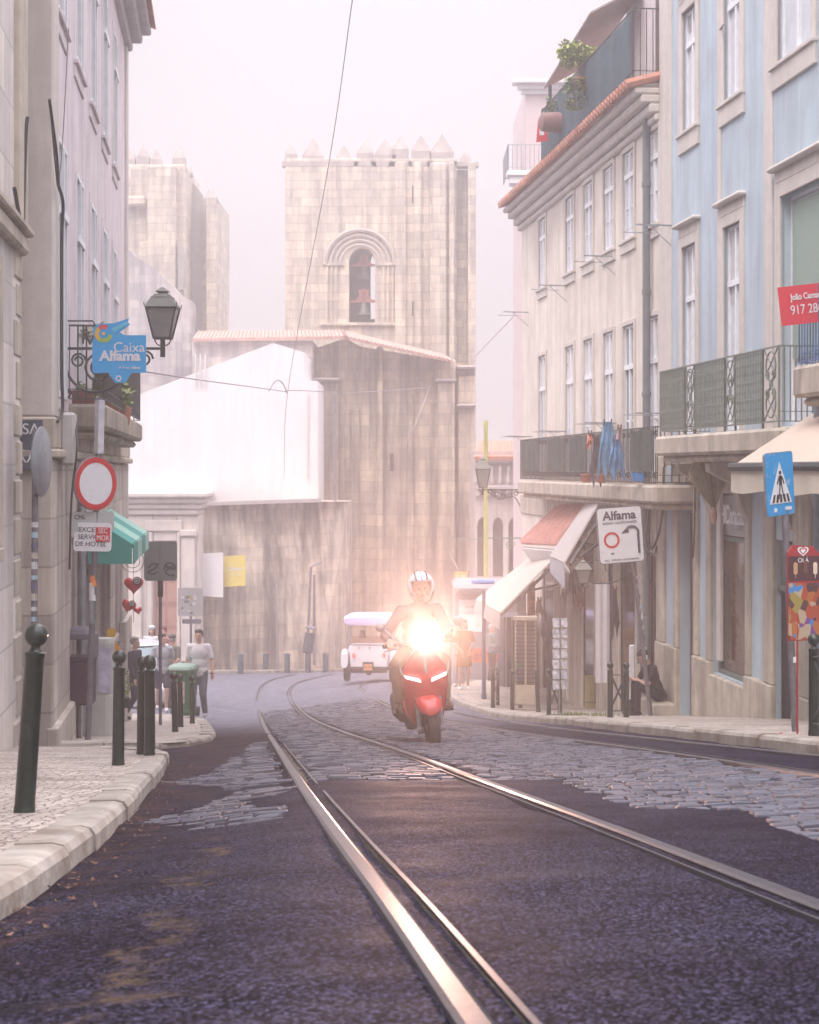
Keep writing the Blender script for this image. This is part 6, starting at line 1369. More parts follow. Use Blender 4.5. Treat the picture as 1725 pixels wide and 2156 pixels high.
# gutter litter: leaves and grit along the left kerb
b=MB(); rs=random.Random(3)
for i in range(230):
    Y=rs.uniform(3.2,13); X=interp(Y,[3,4.3,4.94,6.25,9.1,13.2],[-1.0,-1.04,-1.07,-1.17,-1.46,-1.93])+abs(rs.gauss(.07,.09)); z=G(X,Y)+.004; a=rs.uniform(0,6); s_=rs.uniform(.004,.014)
    b.add([(X+s_*math.cos(a),Y+s_*math.sin(a),z+rs.uniform(0,.01)),(X+s_*.5*math.cos(a+1.6),Y+s_*.5*math.sin(a+1.6),z),(X-s_*math.cos(a),Y-s_*math.sin(a),z+rs.uniform(0,.012)),(X-s_*.4*math.cos(a+1.6),Y-s_*.4*math.sin(a+1.6),z+.002)],[(0,1,2,3)])
o=b.build('dry_leaves',mat('dry leaf',(.10,.045,.03),.8,0,.5,30,col2=(.22,.15,.10),c2amt=.5,c2scale=20),None,fix=False); tag(o,'scattered dry leaves and grit in the left gutter','litter',None,'stuff')
b=MB(); 
for c in ((at(1265,132,.1)),(at(1215,125,.1)),(at(1195,124,.1))):
    for i in range(60):
        x_=c.x+rs.gauss(0,.12); y_=c.y+rs.gauss(0,.05); h=rs.uniform(.03,.09); b.add([(x_-.006,y_,c.z-.01),(x_+.006,y_,c.z-.01),(x_+rs.uniform(-.03,.03),y_,c.z+h)],[(0,1,2)])
o=b.build('weeds',M['leaf'],None,fix=False); tag(o,'green weeds growing at the foot of the cream house','weeds',None,'stuff')
# ================= people =================
def cap(b,p0,p1,r0,r1,n=10):
    p0=Vector(p0);p1=Vector(p1); b.ell(p0,r0,r0,r0,n,6); b.ell(p1,r1,r1,r1,n,6); b.tube([p0,p1],[r0*.99,r1*.99],n)
def mods(o,vox,it=2):
    m=o.modifiers.new('fuse','REMESH'); m.mode='VOXEL'; m.voxel_size=vox; m.use_smooth_shade=True
    s=o.modifiers.new('soft','SMOOTH'); s.iterations=it; s.factor=.5
J0=dict(pelvis=(0,0,.95),chest=(0,0,1.27),neck=(0,.015,1.47),head=(0,-.005,1.635),
 sl=(.18,.01,1.42),sr=(-.18,.01,1.42),el=(.23,.03,1.13),er=(-.23,.03,1.13),wl=(.245,-.05,.88),wr=(-.245,-.05,.88),
 hl=(.09,0,.92),hr=(-.09,0,.92),kl=(.10,-.03,.50),kr=(-.10,-.03,.50),al=(.10,.02,.09),ar=(-.10,.02,.09))
def hand(b,w,d,side,s,curl=.5,out=None):
    """palm, four bent fingers of unequal length and a thumb from the side of the palm"""
    w=Vector(w); d=Vector(d).normalized(); up=Vector((0,-1,0)) if abs(d.y)<.8 else Vector((0,0,1))
    a=d.cross(up).normalized()*side; nrm=a.cross(d).normalized()
    if nrm.y>0 and abs(d.y)<.8: nrm=-nrm
    pc=w+d*.045*s; b.ell(pc,.036*s,.036*s,.036*s,8,6); b.ell(w+d*.07*s,.034*s,.03*s,.034*s,8,6)
    for i,(o,l) in enumerate(((-.027,.062),(-.009,.072),(.009,.068),(.026,.052))):
        p0=w+d*.085*s+a*o*s; p1=p0+(d+nrm*curl*.5)*l*.55*s; p2=p1+(d*.6+nrm*curl*1.6).normalized()*l*.5*s
        b.tube([p0-d*.02*s,p0,p1,p2],[.0095*s]*3+[.008*s],6); b.ell(p2,.0082*s,.0082*s,.0082*s,6,4)
    t0=w+d*.03*s-a*.03*s; t1=t0+(d*.7-a*.7+nrm*.3).normalized()*.035*s; t2=t1+(d*.9+nrm*.4).normalized()*.03*s; b.tube([t0,t1,t2],[.012*s,.011*s,.009*s],6); b.ell(t2,.009*s,.009*s,.009*s,6,4)
def person(loc,rz,H,label,J={},shirt=None,pants=None,shoes=None,hair='short',hairc=None,skin=None,sleeve='short',leg='long',skirt=None,girth=1.0,yaw=0,vox=.011,hands=((0,0,-1),(0,0,-1)),curl=.5,nod=0,extra=None,rx=0,group='people walking in the street',coat=0):
    s=H/1.75; j={k:Vector(v)*s for k,v in {**J0,**J}.items()}; g=girth*s; skin=skin or M['skin']
    hd=j['head']; up=(hd-j['neck']).normalized()
    RM=Matrix.Rotation(R(yaw),3,'Z')@Matrix.Rotation(R(nod),3,'X')
    def H_(x,y,z): return hd+RM@Vector((x,y,z))*s
    b=MB()
    b.ell(H_(0,.012,.022),.074*s,.092*s,.098*s,16,12,RM); b.ell(H_(0,-.02,-.055),.056*s,.062*s,.062*s,12,8,RM); b.ell(H_(0,-.055,-.095),.026*s,.024*s,.022*s,8,6,RM)
    cap(b,H_(0,-.083,.0),H_(0,-.098,-.03),.010*s,.015*s,8)
    for sd in (-1,1):
        b.ell(H_(sd*.078,.01,-.01),.010*s,.02*s,.03*s,8,6,RM); b.ell(H_(sd*.032,-.07,.025),.024*s,.014*s,.009*s,8,5,RM); b.ell(H_(sd*.045,-.052,-.035),.022*s,.02*s,.02*s,8,5,RM)
    b.ell(H_(0,-.080,-.058),.024*s,.012*s,.010*s,8,5,RM)
    cap(b,j['neck']-up*.03*s,H_(0,.015,-.06),.055*s,.050*s)
    ch,pe=j['chest'],j['pelvis']; ax=(j['neck']-pe).normalized(); rot=ax.to_track_quat('Z','Y').to_matrix() if abs(ax.z)<.999 else None
    if rot is not None:
        xv=(j['sl']-j['sr']).normalized(); yv=ax.cross(xv).normalized(); xv=yv.cross(ax).normalized(); rot=Matrix((xv,yv,ax)).transposed()
    def torso(b,f):
        b.ell(ch+ax*.03*s,(.155*g)*f,(.108*g)*f,.17*s*f,16,10,rot); b.ell(ch.lerp(pe,.55),.135*g*f,.10*g*f,.16*s*f,16,10,rot); b.ell(pe,.155*g*f,.11*g*f,.12*s*f,16,10,rot)
        cap(b,j['sl'],j['sr'],.058*g*f,.058*g*f); b.ell(j['neck']-ax*.05*s,.10*g*f,.075*g*f,.07*s*f,12,8,rot)
    torso(b,1)
    for sd,S_ in (('l',1),('r',-1)):
        cap(b,j['s'+sd],j['e'+sd],.050*g,.039*g); cap(b,j['e'+sd],j['w'+sd],.038*g,.026*s); 
        hd_=Vector(hands[0 if sd=='l' else 1]); hand(b,j['w'+sd],hd_,S_,s,curl)
        cap(b,j['h'+sd],j['k'+sd],.082*g,.052*g); cap(b,j['k'+sd],j['a'+sd],.051*g,.034*s); kk=j['k'+sd].lerp(j['a'+sd],.3); b.ell(kk+Vector((0,.015*s,0)),.05*g,.052*g,.09*s,8,6)
        t=j.get('t'+sd) or (j['a'+sd]+Vector((S_*.015,-.13,-.05))*s); cap(b,j['a'+sd]+Vector((0,.02,-.04))*s,t,.034*s,.027*s)
    o=b.build('person',skin); tag(o,label,'person',group); o.location=loc; o.rotation_euler=(R(rx),0,R(rz)); mods(o,vox,1)
    def part(name,bb,m,v=None,it=2,rm=True):
        c=bb.build(name,m,o,True)
        if rm: mods(c,v or .013,it)
        return c
    # clothing
    if shirt:
        b=MB(); torso(b,1.06) if coat==0 else torso(b,1.2)
        for sd in 'lr':
            e=j['e'+sd]; w_=j['w'+sd]; f=1.0 if coat==0 else 1.15
            if sleeve=='short': m_=j['s'+sd].lerp(e,.72); cap(b,j['s'+sd],m_,.060*g*f,.054*g*f)
            elif sleeve=='long': cap(b,j['s'+sd],e,.064*g*f,.054*g*f); cap(b,e,e.lerp(w_,.93),.052*g*f,.042*g*f)
            else: cap(b,j['s'+sd],j['s'+sd].lerp(e,.2),.06*g,.058*g)
        if coat or not skirt:
            lo=pe-ax*.05*s; b.ell(lo,.158*g*(1.08 if coat else 1),.116*g*(1.1 if coat else 1),.085*s,14,8,rot)
        part('shirt' if not coat else 'jacket',b,shirt)
    if pants:
        b=MB(); b.ell(pe-ax*.02*s,.158*g,.115*g,.11*s,14,8,rot)
        for sd in 'lr':
            h_,k_,a_=j['h'+sd],j['k'+sd],j['a'+sd]
            if leg=='long': cap(b,h_,k_,.092*g,.068*g); cap(b,k_,k_.lerp(a_,.93),.066*g,.055*g)
            else: cap(b,h_,h_.lerp(k_,.78),.095*g,.088*g)
        part('trousers' if leg=='long' else 'shorts',b,pants)
    if skirt:
        b=MB(); z1=pe.z+.1*s; z0=skirt[1]*s; b.lathe([(.13*g,z1),(.165*g,pe.z-.02*s),(.185*g,(z0+pe.z)/2),(.20*g,z0),(.19*g,z0-.005)],(pe.x,pe.y,0),22,sc=(1,.75)); part('skirt',b,skirt[0],rm=False)
    for sd,S_ in (('l',1),('r',-1)):
        a_=j['a'+sd]; t=j.get('t'+sd) or (a_+Vector((S_*.015,-.13,-.05))*s); b=MB(); cap(b,a_+Vector((0,.025,-.035))*s,t+Vector((0,-.01,0)),.046*s,.038*s); cap(b,a_+Vector((0,.01,0))*s,a_+Vector((0,.02,-.03))*s,.042*s,.044*s)
        part('shoe',b,shoes or M['black'],.011,1)
    hm=hairc or mat('dark hair',(.02,.014,.012),.7,0,.2,40)
    if hair in ('short','long','bun'):
        b=MB(); b.ell(H_(0,.028,.045),.083*s,.094*s,.090*s,16,10,RM)
        for sd in (-1,1): b.ell(H_(sd*.070,.03,.005),.016*s,.05*s,.05*s,8,6,RM)
        for i in range(9):
            a=i/8*PI; b.ell(H_(.06*math.cos(a),-.052*math.sin(a)+.0,.088+.012*math.sin(3*a)),.028*s,.026*s,.02*s,8,5,RM)
        if hair=='long': b.ell(H_(0,.07,-.06),.085*s,.055*s,.13*s,12,8,RM); [b.ell(H_(sd*.075,.02,-.05),.024*s,.045*s,.1*s,8,6,RM) for sd in (-1,1)]
        if hair=='bun': b.ell(H_(0,.1,.08),.05*s,.05*s,.05*s,10,7,RM)
        part('hair',b,hm,.011,1)
    if hair=='cap':
        b=MB(); b.ell(H_(0,.02,.06),.088*s,.10*s,.075*s,16,10,RM); b.ell(H_(0,-.09,.045),.06*s,.06*s,.012*s,10,5,RM); part('cap',b,hm,.01,1)
        b=MB(); b.ell(H_(0,.05,.0),.082*s,.06*s,.06*s,12,8,RM); part('hair',b,mat('grey hair',(.25,.24,.23),.8),.011,1)
    # eyes and mouth
    b=MB(); [b.ell(H_(sd*.030,-.079,.008),.011*s,.006*s,.006*s,8,5,RM) for sd in (-1,1)]; part('eyes',b,M['black'],rm=False)
    b=MB(); b.ell(H_(0,-.0905,-.058),.022*s,.005*s,.006*s,8,5,RM); part('mouth',b,mat('lips',(.35,.13,.11),.5),rm=False)
    if extra: extra(o,j,s,part)
    return o
grey=mat('grey tee',(.33,.34,.36),.9,0,.06,10,.2,14); wht=mat('white tee',(.62,.60,.60),.9,0,.04,10,.2,14); navyc=mat('dark navy cloth',(.03,.025,.05),.9,0,.1,10)
walk=dict(kl=(.09,-.14,.52),al=(.08,-.10,.11),kr=(-.10,-.04,.50),ar=(-.11,.20,.13),er=(-.24,-.03,1.14),wr=(-.25,-.14,.92),el=(.25,.07,1.13),wl=(.27,.02,.88))
def bandana(o,j,s,part): pass
def watch(o,j,s,part):
    b=MB(); w=j['wl']; b.lathe([(.03*s,-.012),(.034*s,-.01),(.034*s,.01),(.03*s,.012)],w,12); part('watch',b,M['black'],rm=False)
person(at(343,95.5,.06),8,1.72,'man in grey t-shirt and dark shorts walking behind the sign pole, looking right',walk,grey,navyc,wht,leg='short',yaw=55,vox=.012)
wk2=dict(kl=(.09,-.05,.50),al=(.10,.12,.12),kr=(-.09,-.12,.52),ar=(-.08,-.16,.09),wl=(.28,-.10,.92),el=(.27,.0,1.14))
person(at(419,105,.0),-4,1.80,'smiling man in white t-shirt and grey trousers walking right of the green bin',wk2,wht,mat('grey trousers',(.13,.15,.17),.9,0,.1,8),mat('pale shoes',(.5,.45,.45),.7),leg='long',girth=1.08,yaw=-6,extra=watch,vox=.012)
person(at(363,90,.05),150,1.75,'man in dark olive t-shirt behind the man in grey, arms behind him',dict(wl=(.06,.14,.98),wr=(-.06,.14,.98),el=(.26,.10,1.16),er=(-.26,.10,1.16)),mat('olive tee',(.12,.115,.10),.9,0,.08,8),navyc,None,hair='cap',hairc=mat('olive cap',(.10,.10,.09),.9),vox=.013,yaw=20)
person(at(285,118,.05),70,1.50,'person in dark clothes mostly hidden by the shop column at the left',walk,navyc,mat('navy trousers',(.02,.02,.05),.9),None,sleeve='long',hairc=mat('grey hair',(.25,.24,.23),.8),vox=.013)
person(at(320,80,.25),0,1.68,'woman with dark hair and a pale cap, head showing above the car roof',{},mat('pale lilac top',(.6,.57,.62),.9),navyc,None,hair='long',extra=lambda o,j,s,part:(lambda b:(b.lathe([(.088*s,.055*s),(.092*s,.10*s),(.07*s,.13*s),(.02*s,.14*s)],j['head'],16,sc=(1,1.1)),part('cap',b,mat('pale cap',(.5,.52,.58),.8),rm=False)))(MB()),vox=.014)
person(at(344,80,.25),-35,1.66,'woman with reddish hair in profile, head beyond the car',{},mat('dark pink top',(.35,.14,.16),.9),navyc,None,hair='bun',hairc=mat('auburn hair',(.13,.03,.02),.7),vox=.014)
# right side pedestrians
och=mat('ochre cloth',(.36,.17,.06),.9,0,.08,8); pinkh=mat('faded pink cloth',(.55,.25,.2),.9)
person(at(977,90,.08),14,1.64,'woman in ochre top and short ochre skirt standing with bare legs by the kiosk',dict(wl=(.10,-.13,1.0),wr=(-.08,-.14,.98),el=(.25,-.02,1.15),er=(-.25,-.02,1.15)),och,None,wht,hair='long',hairc=mat('light brown hair',(.3,.15,.08),.8),skirt=(och,.60),sleeve='short',yaw=-15,vox=.013,group='people standing by the kiosk')
person(at(966,86,.08),-20,1.55,'smaller person in pale clothes half hidden behind the ochre skirt woman',{},pinkh,mat('pale trousers',(.4,.36,.36),.9),wht,vox=.014,group='people standing by the kiosk')
person(at(1035,80,.08),62,1.48,'elderly woman in grey green coat beside the dark lamp post',dict(wl=(.12,-.25,1.05),wr=(-.12,-.25,1.05),el=(.22,-.03,1.14),er=(-.22,-.03,1.14)),mat('grey green coat',(.19,.24,.24),.9,0,.1,8),mat('dark brown skirt cloth',(.09,.06,.05),.9),None,hairc=mat('silver hair',(.42,.41,.40),.8),sleeve='long',coat=1,girth=1.1,vox=.014,group='people standing by the kiosk')
person(at(1031,76,.08),110,1.58,'elderly person in a beige hat and mauve top behind the woman in grey green',{},mat('mauve cloth',(.32,.24,.33),.9),mat('dark brown skirt cloth',(.09,.06,.05)),None,hair='cap',hairc=mat('beige hat',(.5,.42,.35),.9),sleeve='long',vox=.014,group='people standing by the kiosk')
# seated man
sit=dict(pelvis=(0,.02,.36),chest=(0,-.10,.66),neck=(0,-.18,.86),head=(0,-.26,.99),sl=(.18,-.14,.82),sr=(-.18,-.14,.82),el=(.22,-.26,.56),er=(-.22,-.28,.56),wl=(.07,-.46,.63),wr=(-.07,-.46,.63),
 hl=(.10,.0,.33),hr=(-.10,.0,.33),kl=(.13,-.42,.55),kr=(-.11,-.40,.55),al=(.10,-.40,.10),ar=(-.10,-.42,.10))
blk=mat('black cotton',(.012,.010,.016),.9,0,.15,8)
def phone(o,j,s,part):
    b=MB(); c=(j['wl']+j['wr'])/2+Vector((0,-.10,.03))*s; b.bbox(c.x-.075,c.x+.075,c.y-.04,c.y+.04,c.z-.006,c.z+.006,.004); part('phone',b,mat('grey phone',(.1,.11,.13),.2),rm=False)
pl=at(1386,125,.09)
person(pl,-78,1.75,'man in black sitting on the doorstep looking down at his hands',sit,blk,blk,mat('black leather',(.01,.01,.012),.3),sleeve='short',nod=-38*-1,hands=((-.4,-.8,.1),(.4,-.8,.1)),curl=1.2,vox=.009,extra=phone,group='seated man')
r=root('doorstep',pl+Vector((.02,.05,0)),RB.rz,'pale stone step under the seated man','step'); b=MB(); b.bbox(-.5,.5,-.25,.22,-.1,.25,.02); b.build('tread',M['stone'],r); b=MB(); b.bbox(-.55,.55,-.28,.26,-.1,.02,.01); b.build('riser',M['kerb'],r)
# ================= vehicles =================
paint=mat('red scooter paint',(.50,.018,.022),.22,0,.04,4,spec=.6)
sb=at(894,214,.012)
SC=root('motor_scooter',sb,R(6),'red motor scooter ridden towards the camera with its headlight on','scooter')
SC.rotation_euler=(0,R(-4.5),R(6))
gl=mat('lit white lens',(1,1,1),.3,emit=((1,.93,.85),14)); drl=mat('lit indicator strip',(1,1,1),.3,emit=((1,1,1),3.5))
def loft(b,secs,n=20,cap_=True):
    """sections: (y, zc, rx, rz, power) closed superellipse rings along y"""
    k=len(b.v)
    for (y,zc,rx,rz,pw,*xc) in secs:
        for i in range(n):
            a=2*PI*i/n; c,s_=math.cos(a),math.sin(a); b.v.append(((xc[0] if xc else 0)+rx*math.copysign(abs(c)**pw,c),y,zc+rz*math.copysign(abs(s_)**pw,s_)))
    for j in range(len(secs)-1):
        for i in range(n): b.f.append((k+j*n+i,k+j*n+(i+1)%n,k+(j+1)*n+(i+1)%n,k+(j+1)*n+i))
    b.f.append(tuple(range(k+n-1,k-1,-1))); b.f.append(tuple(k+(len(secs)-1)*n+i for i in range(n)))
def loftz(b,secs,n=20):
    """sections stacked in z: (z, yc, rx, ry, power)"""
    k=len(b.v)
    for (z,yc,rx,ry,pw) in secs:
        for i in range(n):
            a=2*PI*i/n; c,s_=math.cos(a),math.sin(a); b.v.append((rx*math.copysign(abs(c)**pw,c),yc+ry*math.copysign(abs(s_)**pw,s_),z))
    for j in range(len(secs)-1):
        for i in range(n): b.f.append((k+j*n+i,k+j*n+(i+1)%n,k+(j+1)*n+(i+1)%n,k+(j+1)*n+i))
    b.f.append(tuple(range(k+n-1,k-1,-1))); b.f.append(tuple(k+(len(secs)-1)*n+i for i in range(n)))
def wheel(parent,c,ro,w,label=None,spk=5,name='wheel'):
    b=MB(); b.lathe([(ro*.62,-w*.4),(ro*.8,-w*.5),(ro*.95,-w*.4),(ro,-w*.12),(ro,w*.12),(ro*.95,w*.4),(ro*.8,w*.5),(ro*.62,w*.4)],c,30,'x'); o=b.build(name,M['rubber'],parent,True)
    b=MB(); b.lathe([(ro*.64,-w*.34),(ro*.60,-w*.36),(ro*.56,-w*.1),(ro*.56,w*.1),(ro*.60,w*.36),(ro*.64,w*.34)],c,26,'x'); b.lathe([(ro*.16,-w*.5),(ro*.16,w*.5)],c,12,'x')
    for i in range(spk):
        a=2*PI*i/spk; b.beam((c[0],c[1]+ro*.12*math.cos(a),c[2]+ro*.12*math.sin(a)),(c[0],c[1]+ro*.6*math.cos(a),c[2]+ro*.6*math.sin(a)),w*.35,.03,(1,0,0))
    b.build('rim',M['steel'],o); return o
wheel(SC,(.02,-.62,.215),.215,.115); wheel(SC,(-.045,.68,.205),.205,.14)
b=MB(); loft(b,[(-.84,.395,.05,.03,.9),(-.80,.42,.10,.06,.85),(-.70,.45,.125,.075,.8),(-.58,.455,.125,.07,.8),(-.45,.42,.10,.06,.9)]); b.build('front_mudguard',paint,SC,True)
b=MB()
for s_ in (-1,1): b.tube([(s_*.105+.01,-.60,.20),(s_*.10+.01,-.56,.50)],[.026,.026],10); b.lathe([(.02,-.03),(.035,0),(.02,.03)],(s_*.10+.01,-.62,.205),12,'x')
b.build('fork_leg',M['steel'],SC,True)
# leg shield
b=MB(); secs=[]
for z,hw,y,dp in ((.20,.10,-.36,.05),(.28,.165,-.38,.06),(.40,.195,-.40,.075),(.55,.215,-.43,.09),(.68,.225,-.47,.10),(.78,.205,-.50,.11),(.86,.15,-.50,.11),(.93,.10,-.48,.10),(.96,.06,-.46,.08)): secs.append((z,y,hw,dp,.75))
loftz(b,secs,28); b.build('leg_shield',paint,SC,True)
# wheel arch recess inside shield
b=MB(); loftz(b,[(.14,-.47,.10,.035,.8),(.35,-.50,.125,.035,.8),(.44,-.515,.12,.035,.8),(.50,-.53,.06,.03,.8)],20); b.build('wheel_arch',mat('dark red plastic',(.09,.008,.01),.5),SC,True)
b=MB(); b.prism([(-.024,-.63,.92),(.024,-.63,.92),(.008,-.635,.735),(-.008,-.635,.735)],(0,.05,0)); b.build('centre_trim',mat('chrome trim',(.65,.65,.68),.2,1,.02),SC)
for s_ in (-1,1):
    b=MB(); b.prism([(s_*.05,-.625,.650),(s_*.19,-.60,.695),(s_*.20,-.60,.72),(s_*.06,-.625,.675)],(0,.05,0)); b.build('running_light',drl,SC)
    b=MB(); b.prism([(s_*.20,-.57,.70),(s_*.235,-.53,.75),(s_*.24,-.52,.83),(s_*.22,-.55,.78)],(0,.04,0)); b.build('indicator',mat('clear lens',(.6,.6,.6),.2),SC)
# handlebar cowl, headlight
b=MB(); loft(b,[(-.53,1.0,.07,.07,.9),(-.50,1.0,.095,.095,.85),(-.42,1.0,.12,.09,.85),(-.32,.99,.09,.06,.9)]); b.build('handlebar_cowl',paint,SC,True)
b=MB(); b.lathe([(.085,0),(.085,-.02),(.07,-.03)],(0,-.52,1.0),24,'y'); hb=b.build('headlight',mat('chrome trim',(.65,.65,.68)),SC,True); b=MB(); b.ell((0,-.553,1.0),.066,.014,.066,20,8); b.build('lens',gl,hb,True)
b=MB(); b.tube(spl([(-.33,-.30,.98),(-.2,-.36,1.0),(0,-.40,.99),(.2,-.36,1.0),(.33,-.30,.98)],4),.013,8); b.build('handlebar',M['black'],SC,True)
for s_ in (-1,1):
    b=MB(); b.tube([(s_*.235,-.335,.99),(s_*.36,-.29,.98)],.02,8); b.build('grip',M['rubber'],SC,True)
    b=MB(); b.tube([(s_*.24,-.41,.96),(s_*.36,-.39,.945)],.007,6); b.build('brake_lever',M['steel'],SC,True)
    b=MB(); b.tube([(s_*.18,-.37,1.0),(s_*.34,-.40,1.15)],.009,6); b.ell((s_*.375,-.39,1.18),.052,.025,.045,14,8); b.build('mirror',M['steel'],SC,True)
# body: floorboard, seat, tail, side panels
b=MB(); loft(b,[(-.40,.28,.15,.06,.6),(-.1,.26,.17,.05,.6),(.10,.30,.19,.09,.6),(.2,.42,.19,.2,.7),(.5,.52,.19,.22,.7),(.8,.62,.14,.14,.8),(.95,.68,.08,.07,.9)]); b.build('rear_body',paint,SC,True)
b=MB(); loft(b,[(.02,.74,.10,.04,.8),(.15,.77,.15,.05,.8),(.5,.79,.15,.05,.8),(.8,.84,.11,.04,.8)]); b.build('seat',M['black'],SC,True)
b=MB(); loft(b,[(.15,.26,.11,.10,.7,-.13),(.5,.26,.12,.11,.7,-.14),(.85,.30,.10,.08,.7,-.14)]); b.tube([(.16,.2,.22),(.19,.5,.24),(.2,.9,.30)],[.03,.06,.055],12); b.build('engine',mat('dark engine',(.03,.03,.035),.5,.4,.2,10),SC,True)
for s_ in (-1,1): b=MB(); b.bbox(s_*.245-.05,s_*.245+.05,-.18,.02,.29,.315,.008); b.build('footrest',M['black'],SC)
# rider on the scooter (his own thing)
rj=dict(pelvis=(0,.28,.84),chest=(.04,.20,1.12),neck=(.07,.14,1.33),head=(.095,.09,1.475),sl=(.24,.14,1.26),sr=(-.12,.14,1.27),el=(.31,-.04,1.06),er=(-.31,-.04,1.06),wl=(.29,-.24,1.02),wr=(-.29,-.24,1.02),
 hl=(.11,.22,.82),hr=(-.11,.22,.82),kl=(.24,-.20,.78),kr=(-.24,-.20,.78),al=(.23,-.08,.40),ar=(-.23,-.08,.40),tl=(.25,-.24,.35),tr=(-.25,-.24,.35))
def helmet(o,j,s,part):
    h=j['head']; b=MB(); k=0
    n,m_=24,12
    def shell(r,f):
        for jj in range(m_+1):
            ph=PI*.78*jj/m_
            for i in range(n):
                a=2*PI*i/n; b.v.append((h.x+r*math.sin(ph)*math.cos(a)*.98,h.y+.02+r*1.1*math.sin(ph)*math.sin(a),h.z+.035+r*1.02*math.cos(ph)))
    shell(.135,0); 
    for jj in range(m_):
        for i in range(n):
            a=2*PI*(i+.5)/n; ph=PI*.78*(jj+.5)/m_
            if ph>1.28 and math.sin(a)<-.55: continue
            b.f.append((jj*n+i,(jj+1)*n+i,(jj+1)*n+(i+1)%n,jj*n+(i+1)%n))
    c=part('helmet',b,mat('white helmet shell',(.62,.62,.68),.25,0,.03),rm=False); sd=c.modifiers.new('thick','SOLIDIFY'); sd.thickness=.018; sd.offset=-1
    for x in (-.055,.0,.055):
        bb=MB(); pts=[]
        for q_ in range(10):
            ph=.15+1.02*q_/9; pts.append((h.x+x*(1 if q_>1 else .9),h.y+.02-1.1*math.sqrt(max(0,(.139*math.sin(ph))**2-x*x*.9)),h.z+.035+.139*1.02*math.cos(ph)*math.sqrt(max(.2,1-(x/.139)**2*.4))))
        bb.tube(pts,.009 if x else .004,6); part('helmet_stripe',bb,M['black'],rm=False)
    bb=MB(); bb.tube(spl([(h.x-.12,h.y-.02,h.z-.03),(h.x-.06,h.y-.06,h.z-.125),(h.x+.06,h.y-.06,h.z-.125),(h.x+.12,h.y-.02,h.z-.03)],4),.007,5); part('chin_strap',bb,M['black'],rm=False)
rd=person(sb,6,1.75,'rider in white striped open face helmet and dark jacket on the red scooter',rj,mat('dark riding jacket',(.035,.03,.05),.7,0,.2,8,.6,10),mat('beige trousers',(.36,.27,.19),.9,0,.08,8),mat('brown shoe',(.08,.05,.03),.6),hair='none',sleeve='long',hands=((0,-1,-.1),(0,-1,-.1)),curl=1.6,vox=.008,extra=helmet,group='scooter rider',coat=.0)
rd.rotation_euler=(0,R(-4.5),R(6))
# headlight beam
ld=bpy.data.lights.new('headlight_beam','SPOT'); lo=bpy.data.objects.new('headlight_beam',ld); COL.objects.link(lo); lo.parent=SC; lo.location=(0,-.60,1.0)
ld.energy=LAMP; ld.color=(1,.58,.44); ld.spot_size=R(66); ld.spot_blend=1.0; ld.shadow_soft_size=.02; lo.rotation_euler=(R(-90-26),0,0)
# ---- white open touring car seen from behind
jb=at(777,75.5,.0)
VW=root('touring_car',jb,R(-3),'small white vintage style touring car with lavender canvas roof driving away','car')
wp=mat('white car paint',(.70,.70,.74),.3,0,.03,4); lav=mat('lavender canvas',(.42,.38,.58),.8,0,.05,5)
b=MB()
loft(b,[(0,.72,.52,.34,.35),(.25,.72,.60,.36,.35),(1.1,.70,.62,.36,.35),(1.6,.62,.52,.30,.4),(2.6,.62,.40,.28,.45),(2.7,.6,.36,.25,.5)],32); b.build('body',wp,VW,True)
b=MB(); 
for s_ in (-1,1):
    loft(b,[(-.08,.62,.10,.20,.7,s_*.68),(.1,.68,.105,.26,.7,s_*.68),(.7,.60,.10,.16,.7,s_*.68),(1.2,.42,.09,.06,.7,s_*.66)],16)
b.build('mudguard',wp,VW,True)
for s_ in (-1,1): wheel(VW,(s_*.64,.32,.31),.31,.17); wheel(VW,(s_*.62,2.2,.31),.31,.16)
b=MB(); b.bbox(-.60,.60,-.10,-.02,.37,.46,.02); b.bbox(-.5,.5,.0,.1,.27,.37,.02); b.ell((0,-.02,.28),.08,.06,.07,10,6); b.build('bumper',M['black'],VW)
b=MB(); b.bbox(-.17,.14,-.14,-.11,.33,.60,.01); lp=b.build('number_plate',M['black'],VW); b=MB(); b.box(-.13,.10,-.15,-.141,.37,.54); b.build('plate_face',mat('orange plate',(.65,.30,.12),.5),lp); text('54·TX',lp,(-.015,-.152,.455),.09,M['black'])
for s_ in (-1,1): b=MB(); b.ell((s_*.42,-.06,.78),.045,.04,.07,12,8); b.build('tail_light',mat('lit tail light',(.8,.05,.04),.4,emit=((1,.08,.06),1.6)),VW,True)
b=MB()
for x in (-.28,.02): b.bbox(x-.012,x+.012,-.03,.02,.93,1.02,.004)
b.ell((.12,-.02,1.05),.02,.015,.02,8,5); b.build('hinge',M['steel'],VW)
b=MB(); loft(b,[(-.1,1.66,.60,.05,.6),(-.05,1.72,.70,.11,.55),(.3,1.76,.73,.12,.55),(1.6,1.74,.70,.10,.55),(1.75,1.7,.62,.05,.6)],28); b.build('canvas_roof',lav,VW,True)
b=MB()
for s_ in (-1,1):
    for y in (.02,.8,1.6): b=MB(); b.beam((s_*.60,y,1.0),(s_*.66,y,1.68),.03,.03); b.build('roof_post',M['steel'],VW)
b=MB(); b.beam((-.6,.0,1.06),(.6,.0,1.06),.03,.03); b.build('crossbar',M['steel'],VW)
b=MB(); b.bbox(-.55,.55,.35,.48,.6,1.2,.04); b.bbox(-.55,.55,1.0,1.1,.6,1.2,.04); b.build('seat_bench',mat('tan seat',(.35,.22,.15),.6),VW)
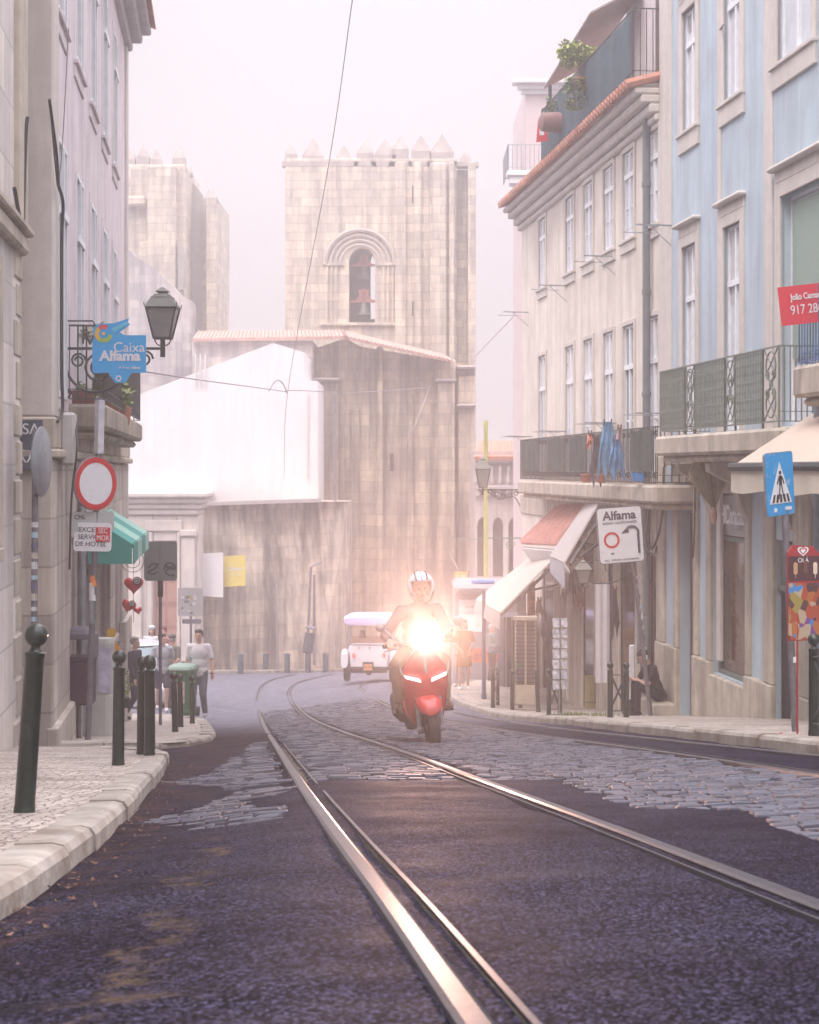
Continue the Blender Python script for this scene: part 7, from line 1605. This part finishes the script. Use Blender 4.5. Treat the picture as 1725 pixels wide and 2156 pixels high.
pj=dict(pelvis=(0,.62,.72),chest=(0,.58,1.0),neck=(0,.57,1.22),head=(0,.56,1.38),sl=(.18,.57,1.17),sr=(-.18,.57,1.17),el=(.22,.7,.9),er=(-.22,.7,.9),wl=(.15,.9,.85),wr=(-.15,.9,.85),hl=(.09,.7,.7),hr=(-.09,.7,.7),kl=(.1,1.1,.72),kr=(-.1,1.1,.72),al=(.1,1.15,.35),ar=(-.1,1.15,.35))
pj={k:(-v[0],-v[1],v[2]) for k,v in pj.items()}
o=person(jb+Vector((-.22,0,0)),180-3,1.65,'passenger with dark hair seen through the rear of the white touring car',pj,mat('faded pink cloth',(.55,.25,.2)),navyc,None,hair='long',hairc=mat('brown hair',(.07,.03,.03),.8),vox=.015,group='car passenger')
# ---- parked pale hatchback behind the walkers
cb=at(296,84,.0)
CR=root('parked_car',cb,R(28),'pale silver hatchback half hidden behind the walking men on the left','car')
sil=mat('silver car paint',(.48,.48,.50),.3,.3,.04,4); gls=mat('car glass',(.10,.17,.19),.08,0,.1,3,spec=.8)
def carloft(b,secs):
    k=len(b.v); n=len(secs[0][1])
    for y,pr in secs:
        for x,z in pr: b.v.append((x,y,z))
    for j in range(len(secs)-1):
        for i in range(n): b.f.append((k+j*n+i,k+j*n+(i+1)%n,k+(j+1)*n+(i+1)%n,k+(j+1)*n+i))
    b.f.append(tuple(range(k+n-1,k-1,-1))); b.f.append(tuple(k+(len(secs)-1)*n+i for i in range(n)))
def prof(w,zt,z0=.22): return [(-w,z0),(-w,zt*.55),(-w*.98,zt*.9),(-w*.86,zt),(0,zt*1.02),(w*.86,zt),(w*.98,zt*.9),(w,zt*.55),(w,z0)]
b=MB(); carloft(b,[(-1.95,prof(.62,.55,.3)),(-1.85,prof(.76,.68)),(-1.2,prof(.82,.88)),(-.75,prof(.83,.95)),(1.6,prof(.83,.98)),(1.85,prof(.78,.85)),(1.92,prof(.7,.6,.35))]); b.build('body',sil,CR,True)
b=MB(); carloft(b,[(-.85,[(-.72,.93),(-.70,.96),(.70,.96),(.72,.93)]),(-.25,[(-.76,.93),(-.60,1.44),(.60,1.44),(.76,.93)]),(.9,[(-.76,.93),(-.60,1.48),(.60,1.48),(.76,.93)]),(1.6,[(-.74,.95),(-.58,1.25),(.58,1.25),(.74,.95)])]); b.build('cabin_glass',gls,CR)
b=MB(); b.bbox(-.62,.62,-.25,1.1,1.45,1.51,.03)
for s_ in (-1,1): b.beam((s_*.73,-.86,.94),(s_*.61,-.24,1.47),.07,.05); b.beam((s_*.765,.35,.94),(s_*.615,.35,1.47),.07,.05); b.beam((s_*.75,1.55,.95),(s_*.6,1.0,1.49),.09,.06); b.beam((s_*.62,-.25,1.465),(s_*.62,1.05,1.485),.06,.05)
b.build('pillar',sil,CR)
for s_ in (-1,1):
    b=MB(); b.ell((s_*.90,-.62,1.02),.1,.05,.07,12,8); b.build('wing_mirror',M['black'],CR,True); b=MB(); b.ell((s_*.6,-1.88,.62),.14,.06,.09,12,8); b.build('headlight',mat('clear lens',(.6,.6,.6)),CR,True)
    wheel(CR,(s_*.78,-1.25,.29),.29,.18); wheel(CR,(s_*.78,1.25,.29),.29,.18)
